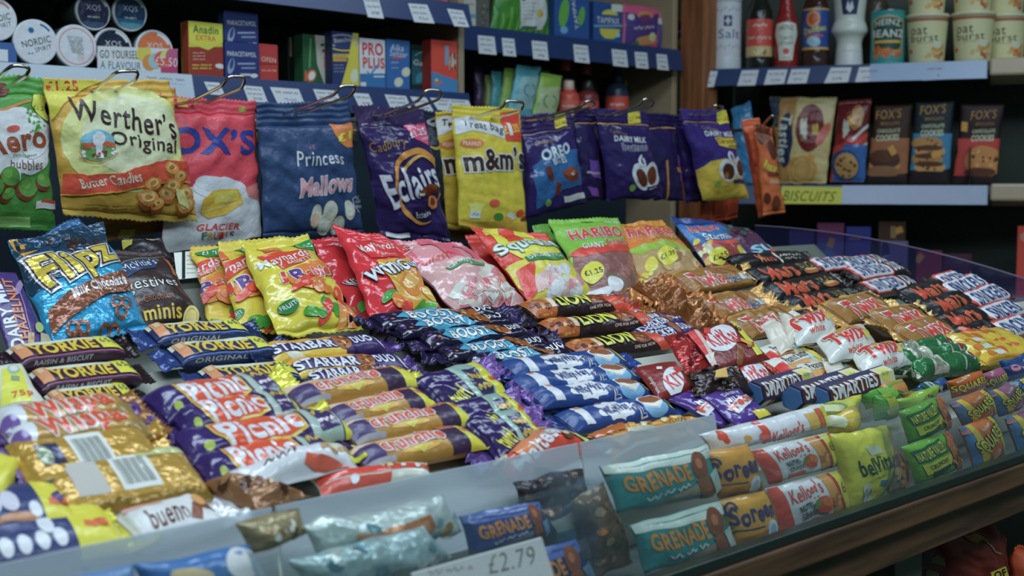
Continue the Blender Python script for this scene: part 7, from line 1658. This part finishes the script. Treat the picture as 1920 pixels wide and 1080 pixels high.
def nut2(c):
    c.poly([(1310, 820), (1330, 812), (1345, 840), (1320, 850)], 'dfe3e2'); c.text("Kellogg's", (1420, 822), (1482, 800), 30, 'd8402f', bold=.03, shear=.25); c.poly([(1395, 790), (1406, 788), (1418, 830), (1408, 834)], 'd8503f')
    c.poly([(1488, 776), (1512, 772), (1524, 800), (1500, 806)], 'd0b060'); c.poly([(1512, 768), (1524, 766), (1534, 800), (1522, 802)], 'd8604a'); c.poly([(1524, 766), (1550, 758), (1560, 792), (1536, 800)], 'd9d03a')
    c.blobs(1322, 815, 1400, 825, 5, 9, ['d8503f', 'd84a38', 'd8a03c'], 4)
bb('white and red cereal bar lying flat on top of the standing ones', [(1312, 816), (1540, 758), (1556, 800), (1330, 852)], 'e2e6e6', nut2, .575, B=.012)
# breakfast biscuit bags
def bel(c):
    c.text('belVita', (1588, 876), (1642, 854), 30, '24483c', bold=.03); c.poly([(1600, 832), (1622, 830), (1632, 842), (1606, 848)], 'e0e2c0')
    c.scribble(1608, 1634, 878, 6, 2, '7a8a4a', 3, -8); c.scribble(1614, 1630, 888, 4, 1.5, '7a8a4a', 4, -4); c.rect(1621, 893, 1634, 903, '2f7a9c')
    c.poly([(1650, 850), (1664, 835), (1680, 860), (1696, 900), (1660, 930), (1642, 905)], 'a8804c'); c.blobs(1648, 850, 1690, 915, 34, 6, ['7a5430', 'c09a60', '5a3a20', 'd0b078'], 5)
    c.poly([(1652, 808), (1662, 812), (1700, 900), (1696, 910)], 'd0503c'); c.poly([(1594, 906), (1606, 903), (1614, 936), (1602, 940)], 'dfe2d0'); c.scribble(1598, 1610, 920, 24, 1.2, '6a7a5c', 2)
bb('yellow breakfast biscuit bag standing in the clear bin', [(1556, 816), (1662, 798), (1704, 912), (1588, 962)], 'd8cf34', bel, .545, name='biscuit_bag', cat='biscuits', B=.014, wr=.002, crease=.002)
bb('yellow breakfast biscuit bag lying flat above the standing one', [(1478, 776), (1616, 738), (1602, 776), (1510, 806)], 'd8cf34', lambda c: (c.ell(1540, 766, 28, 9, '7a9a4c', -14), c.ell(1540, 766, 20, 5, 'e0e2b0', -14), c.poly([(1480, 780), (1500, 775), (1510, 800), (1496, 804)], 'b8844c')), .59, name='biscuit_bag', cat='biscuits', B=.012, wr=.003, crease=.003)
bb('crumpled yellow bag tail hanging below the flat biscuit bag', [(1545, 786), (1606, 762), (1612, 800), (1560, 818)], 'b8ac34', lambda c: c.rect(1548, 782, 1566, 800, 'd8dcc8'), .572, B=.01, wr=.004, crease=.005)
# oat bars in green
def nv(q):
    A, B_, C_, D = [np.array(p, float) for p in q]
    P = lambda u, v: tuple(A * (1 - u) * (1 - v) + B_ * u * (1 - v) + C_ * u * v + D * (1 - u) * v)
    hp = .5 * np.linalg.norm(D - A) + .5 * np.linalg.norm(C_ - B_)
    def f(c):
        c.poly([P(.04, .14), P(.66, .04), P(.68, .36), P(.08, .46)], '24603c'); c.text('NATURE VALLEY', P(.09, .31), P(.65, .19), hp * .22, 'c8d048', bold=.04)
        c.poly([P(.1, .5), P(.68, .40), P(.72, .66), P(.14, .78)], 'd0cf3a'); c.text('CRUNCHY', P(.22, .59), P(.58, .52), hp * .11, '2a5a34', bold=.03); c.poly([P(.24, .72), P(.6, .64), P(.6, .76), P(.28, .84)], '24503a')
        c.poly([P(.70, .2), P(.84, .0), P(1, .3), P(1, 1), P(.76, .98)], 'a8683c'); c.blobs(P(.76, .3)[0], P(.76, .3)[1], P(.95, .8)[0], P(.95, .8)[1], 16, hp * .07, ['c88a50', '7a4424', 'd8a868', '5a3018'], 4); c.poly([P(.86, .02), P(.92, 0), P(1, .3), P(.97, .34)], 'c8503c')
    return f
q8 = [(1690, 838), (1778, 808), (1802, 876), (1716, 908)]; q9 = [(1684, 772), (1762, 742), (1782, 800), (1704, 832)]
bb('green oat bar with a yellow band, lower one in the right bin', q8, '5fa834', nv(q8)); bb('green oat bar with a yellow band, upper one in the right bin', q9, '5a9c34', nv(q9), .552)
bb('green oat bar lying flat above the standing oat bars', [(1672, 752), (1764, 722), (1752, 752), (1684, 776)], '7fae3c', lambda c: (c.text('VALLEY', (1684, 768), (1730, 752), 8, '3a6a34', bold=.02), c.scribble(1728, 1742, 742, 5, 1.5, '3a4a2c', 3)), .585, B=.008, wr=.002)
bb('green fruit oat bar standing on end left of the flat oat bar', [(1640, 742), (1672, 738), (1684, 782), (1640, 790)], '3f8c3c', lambda c: (c.ell(1655, 770, 8, 6, 'd8c8a4'), c.poly([(1648, 738), (1664, 736), (1668, 786), (1650, 786)], '8a9c34')), .58)
bb('green bag with a brown roll print lying behind the biscuit bags', [(1606, 738), (1690, 712), (1700, 744), (1624, 768)], '4f9c3c', lambda c: (c.poly([(1640, 724), (1690, 712), (1700, 740), (1670, 734)], 'b8844c'), c.ell(1650, 735, 14, 8, '6ab04c')), .61, B=.012, wr=.003)
bb('brown and green oat bar end lying by the blue foil bars', [(1690, 738), (1740, 722), (1760, 732), (1700, 752)], '5a7a34', lambda c: c.poly([(1690, 740), (1720, 728), (1724, 740), (1700, 748)], 'b07a44'), .60, B=.008)
# square rice bars
def squares(q, tone, sub):
    A, B_, C_, D = [np.array(p, float) for p in q]
    P = lambda u, v: tuple(A * (1 - u) * (1 - v) + B_ * u * (1 - v) + C_ * u * v + D * (1 - u) * v)
    hp = .5 * np.linalg.norm(D - A) + .5 * np.linalg.norm(C_ - B_)
    def f(c):
        c.poly([P(0, 0), P(.14, 0), P(.16, 1), P(0, 1)], '4f84c0'); c.poly([P(.14, 0), P(.26, 0), P(.34, 1), P(.16, 1)], 'd8b82c'); c.poly([P(.78, 0), P(1, 0), P(1, 1), P(.80, 1)], 'd8b82c'); c.poly([P(.9, 0), P(1, .4), P(1, 0)], '2c3a7c')
        c.text('Rice Krispies', P(.38, .17), P(.66, .08), hp * .09, 'e8d8c8', bold=.03); c.text('SQUARES', P(.12, .56), P(.86, .28), hp * .34, 'e2cc30', bold=.09, out='2a2848', ow=.05, jig=.08)
        c.text(sub, P(.42, .88), P(.66, .70), hp * .12, 'e8d8c8', bold=.03); c.text('caramel', P(.38, .74), P(.56, .62), hp * .08, 'e0c8b0', bold=.0)
        c.ell(*P(.05, .1), hp * .07, hp * .05, 'd88a8c', -20)
    return f
SQ = [([(1796, 802), (1860, 778), (1884, 852), (1826, 878)], 'b86a2c', 'chocolate', 'orange square rice bar, lower row in the right bin', .540), ([(1780, 756), (1846, 728), (1868, 776), (1806, 800)], 'b0662c', 'chocolate', 'orange square rice bar, upper row in the right bin', .552),
      ([(1884, 784), (1952, 758), (1975, 825), (1908, 852)], '9a5a84', 'marshmallow', 'pink square rice bar, lower row beside the orange one', .540), ([(1850, 736), (1902, 714), (1924, 760), (1874, 782)], '8a5a80', 'marshmallow', 'pink square rice bar, upper row beside the orange one', .552)]
for q, t, s_, l, y in SQ: bb(l, q, t, squares(q, t, s_), y, kind='gloss')
bb('blue foil bar at the right edge, upper row', [(1886, 722), (1950, 694), (1970, 740), (1908, 762)], '3a68b0', lambda c: (c.blobs(1890, 705, 1940, 750, 14, 7, ['6a94d0', '24487c', '8ab0d8'], 3), c.text('S', (1906, 722), (1918, 716), 18, 'd8b82c', bold=.06)), .552, kind='crisp', wr=.002)
TP = [([(1776, 716), (1842, 694), (1850, 726), (1786, 748)], 'b0642c', 'orange square rice bar lying flat above the standing rows'), ([(1840, 702), (1880, 688), (1890, 712), (1850, 728)], '9a5a84', 'pink square rice bar lying flat above the standing rows')]
for q, t, l in TP: bb(l, q, t, (lambda c, q=q: (c.text('SQUARES', (q[0][0] + 4, q[0][1] + 16), (q[1][0] - 2, q[1][1] + 16), 14, 'e2cc30', bold=.09, out='2a2848', ow=.05, jig=.06), c.text('Rice Krispies', (q[0][0] + 10, q[0][1] + 2), (q[1][0] - 22, q[1][1] + 5), 4, 'e8d8c8', bold=.03))), .585, B=.008)
for q, l, c1 in (([(1704, 728), (1768, 706), (1778, 728), (1716, 748)], 'crumpled blue foil end lying on the bin, left of the flat orange bar', '2f5ca0'), ([(1876, 676), (1925, 662), (1930, 700), (1884, 712)], 'crumpled blue foil end lying at the right edge by the yellow bars', '2c5a9c')):
    bb(l, q, c1, (lambda c, q=q: (c.blobs(q[0][0] + 6, q[0][1], q[1][0] - 4, q[2][1] - 6, 12, 7, ['6fa4d8', '1e3c70', 'a8c8e0', '2f6a5c'], 3))), .60, kind='crisp', B=.008, wr=.003, crease=.004)
bb('dark navy foil bar lying at the right edge with a pink mark', [(1880, 690), (1940, 672), (1950, 700), (1890, 716)], '3c4a84', lambda c: (c.ell(1896, 690, 8, 5, 'd88aa0', -20), c.text('Rice Krispies', (1906, 690), (1936, 680), 6, 'c8d0e0', bold=.02)), .592, B=.008)

# clear bins that hold them
def bin_(label, xa, xb, zt, back=.60):
    t = empty('acrylic_bin', ((xa + xb) / 2, .521, 1.078), label, 'bin', 'clear counter bins')
    boxpart('front_panel', (xa, .5185, 1.0800), (xb, .5210, zt), M_ACRYL, t, .0006)
    boxpart('side_panel', (xa, .5212, 1.0800), (xa + .0025, .578, zt), M_ACRYL, t, .0006)
    boxpart('side_panel', (xb - .0025, .5212, 1.0800), (xb, .578, zt), M_ACRYL, t, .0006)
    boxpart('bin_floor', (xa, .5185, 1.0782), (xb, .60, 1.0799), M_ACRYL, t, .0006)
    boxpart('front_rim', (xa, .5175, zt), (xb, .5220, zt + .0022), M_ACRYL, t, .0006)
    ALL.append(t); return t
def xat(px, Y=.52): return onplane(px, 800, PY(Y)).x
xs = [xat(250), xat(1128), xat(1690), xat(2150)]
bin_('left clear bin with silver foil and navy bars', xs[0], xs[1] - .001, 1.163)
bin_('middle clear bin with teal, amber, white and yellow packs', xs[1], xs[2] - .001, 1.163)
bin_('right clear bin with green oat bars and square rice bars', xs[2], xs[3], 1.166)
def p279(c):
    c.text('£2.79', (910, 1060), (1000, 1040), 34, '7a8486', bold=-.012, shear=.15); c.scribble(800, 880, 1074, 10, 2, 'a0aaac', 3, -10)
ticket('large white price card reading £2.79 on the left bin', [(772, 1076), (1016, 1008), (1042, 1092), (790, 1160)], PY(.514), p279, 'd6dfe2', None, 'price_card', .0012)

# dim bags hanging under the counter
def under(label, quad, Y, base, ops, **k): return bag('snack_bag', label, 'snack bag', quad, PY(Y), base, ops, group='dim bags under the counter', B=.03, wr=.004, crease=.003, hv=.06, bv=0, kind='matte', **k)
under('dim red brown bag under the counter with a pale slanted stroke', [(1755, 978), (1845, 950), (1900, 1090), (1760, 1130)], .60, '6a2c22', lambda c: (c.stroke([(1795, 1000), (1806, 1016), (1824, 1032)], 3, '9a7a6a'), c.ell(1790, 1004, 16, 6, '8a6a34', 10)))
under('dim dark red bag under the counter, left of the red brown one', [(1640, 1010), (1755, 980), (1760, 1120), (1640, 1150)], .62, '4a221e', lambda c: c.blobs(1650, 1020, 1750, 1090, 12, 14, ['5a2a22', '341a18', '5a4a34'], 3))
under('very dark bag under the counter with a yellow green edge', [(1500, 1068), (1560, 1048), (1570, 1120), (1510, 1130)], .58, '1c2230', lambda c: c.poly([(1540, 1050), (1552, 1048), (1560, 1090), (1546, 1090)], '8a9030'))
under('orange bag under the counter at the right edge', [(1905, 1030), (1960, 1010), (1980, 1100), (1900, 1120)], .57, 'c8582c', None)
ticket('small yellow tag with dark letters on the dim red brown bag', [(1858, 1074), (1886, 1062), (1894, 1086), (1864, 1098)], PY(.555), lambda c: c.text('OF', (1864, 1080), (1886, 1072), 14, '2a2a20', bold=.05), 'c8b834', None, 'price_tag')
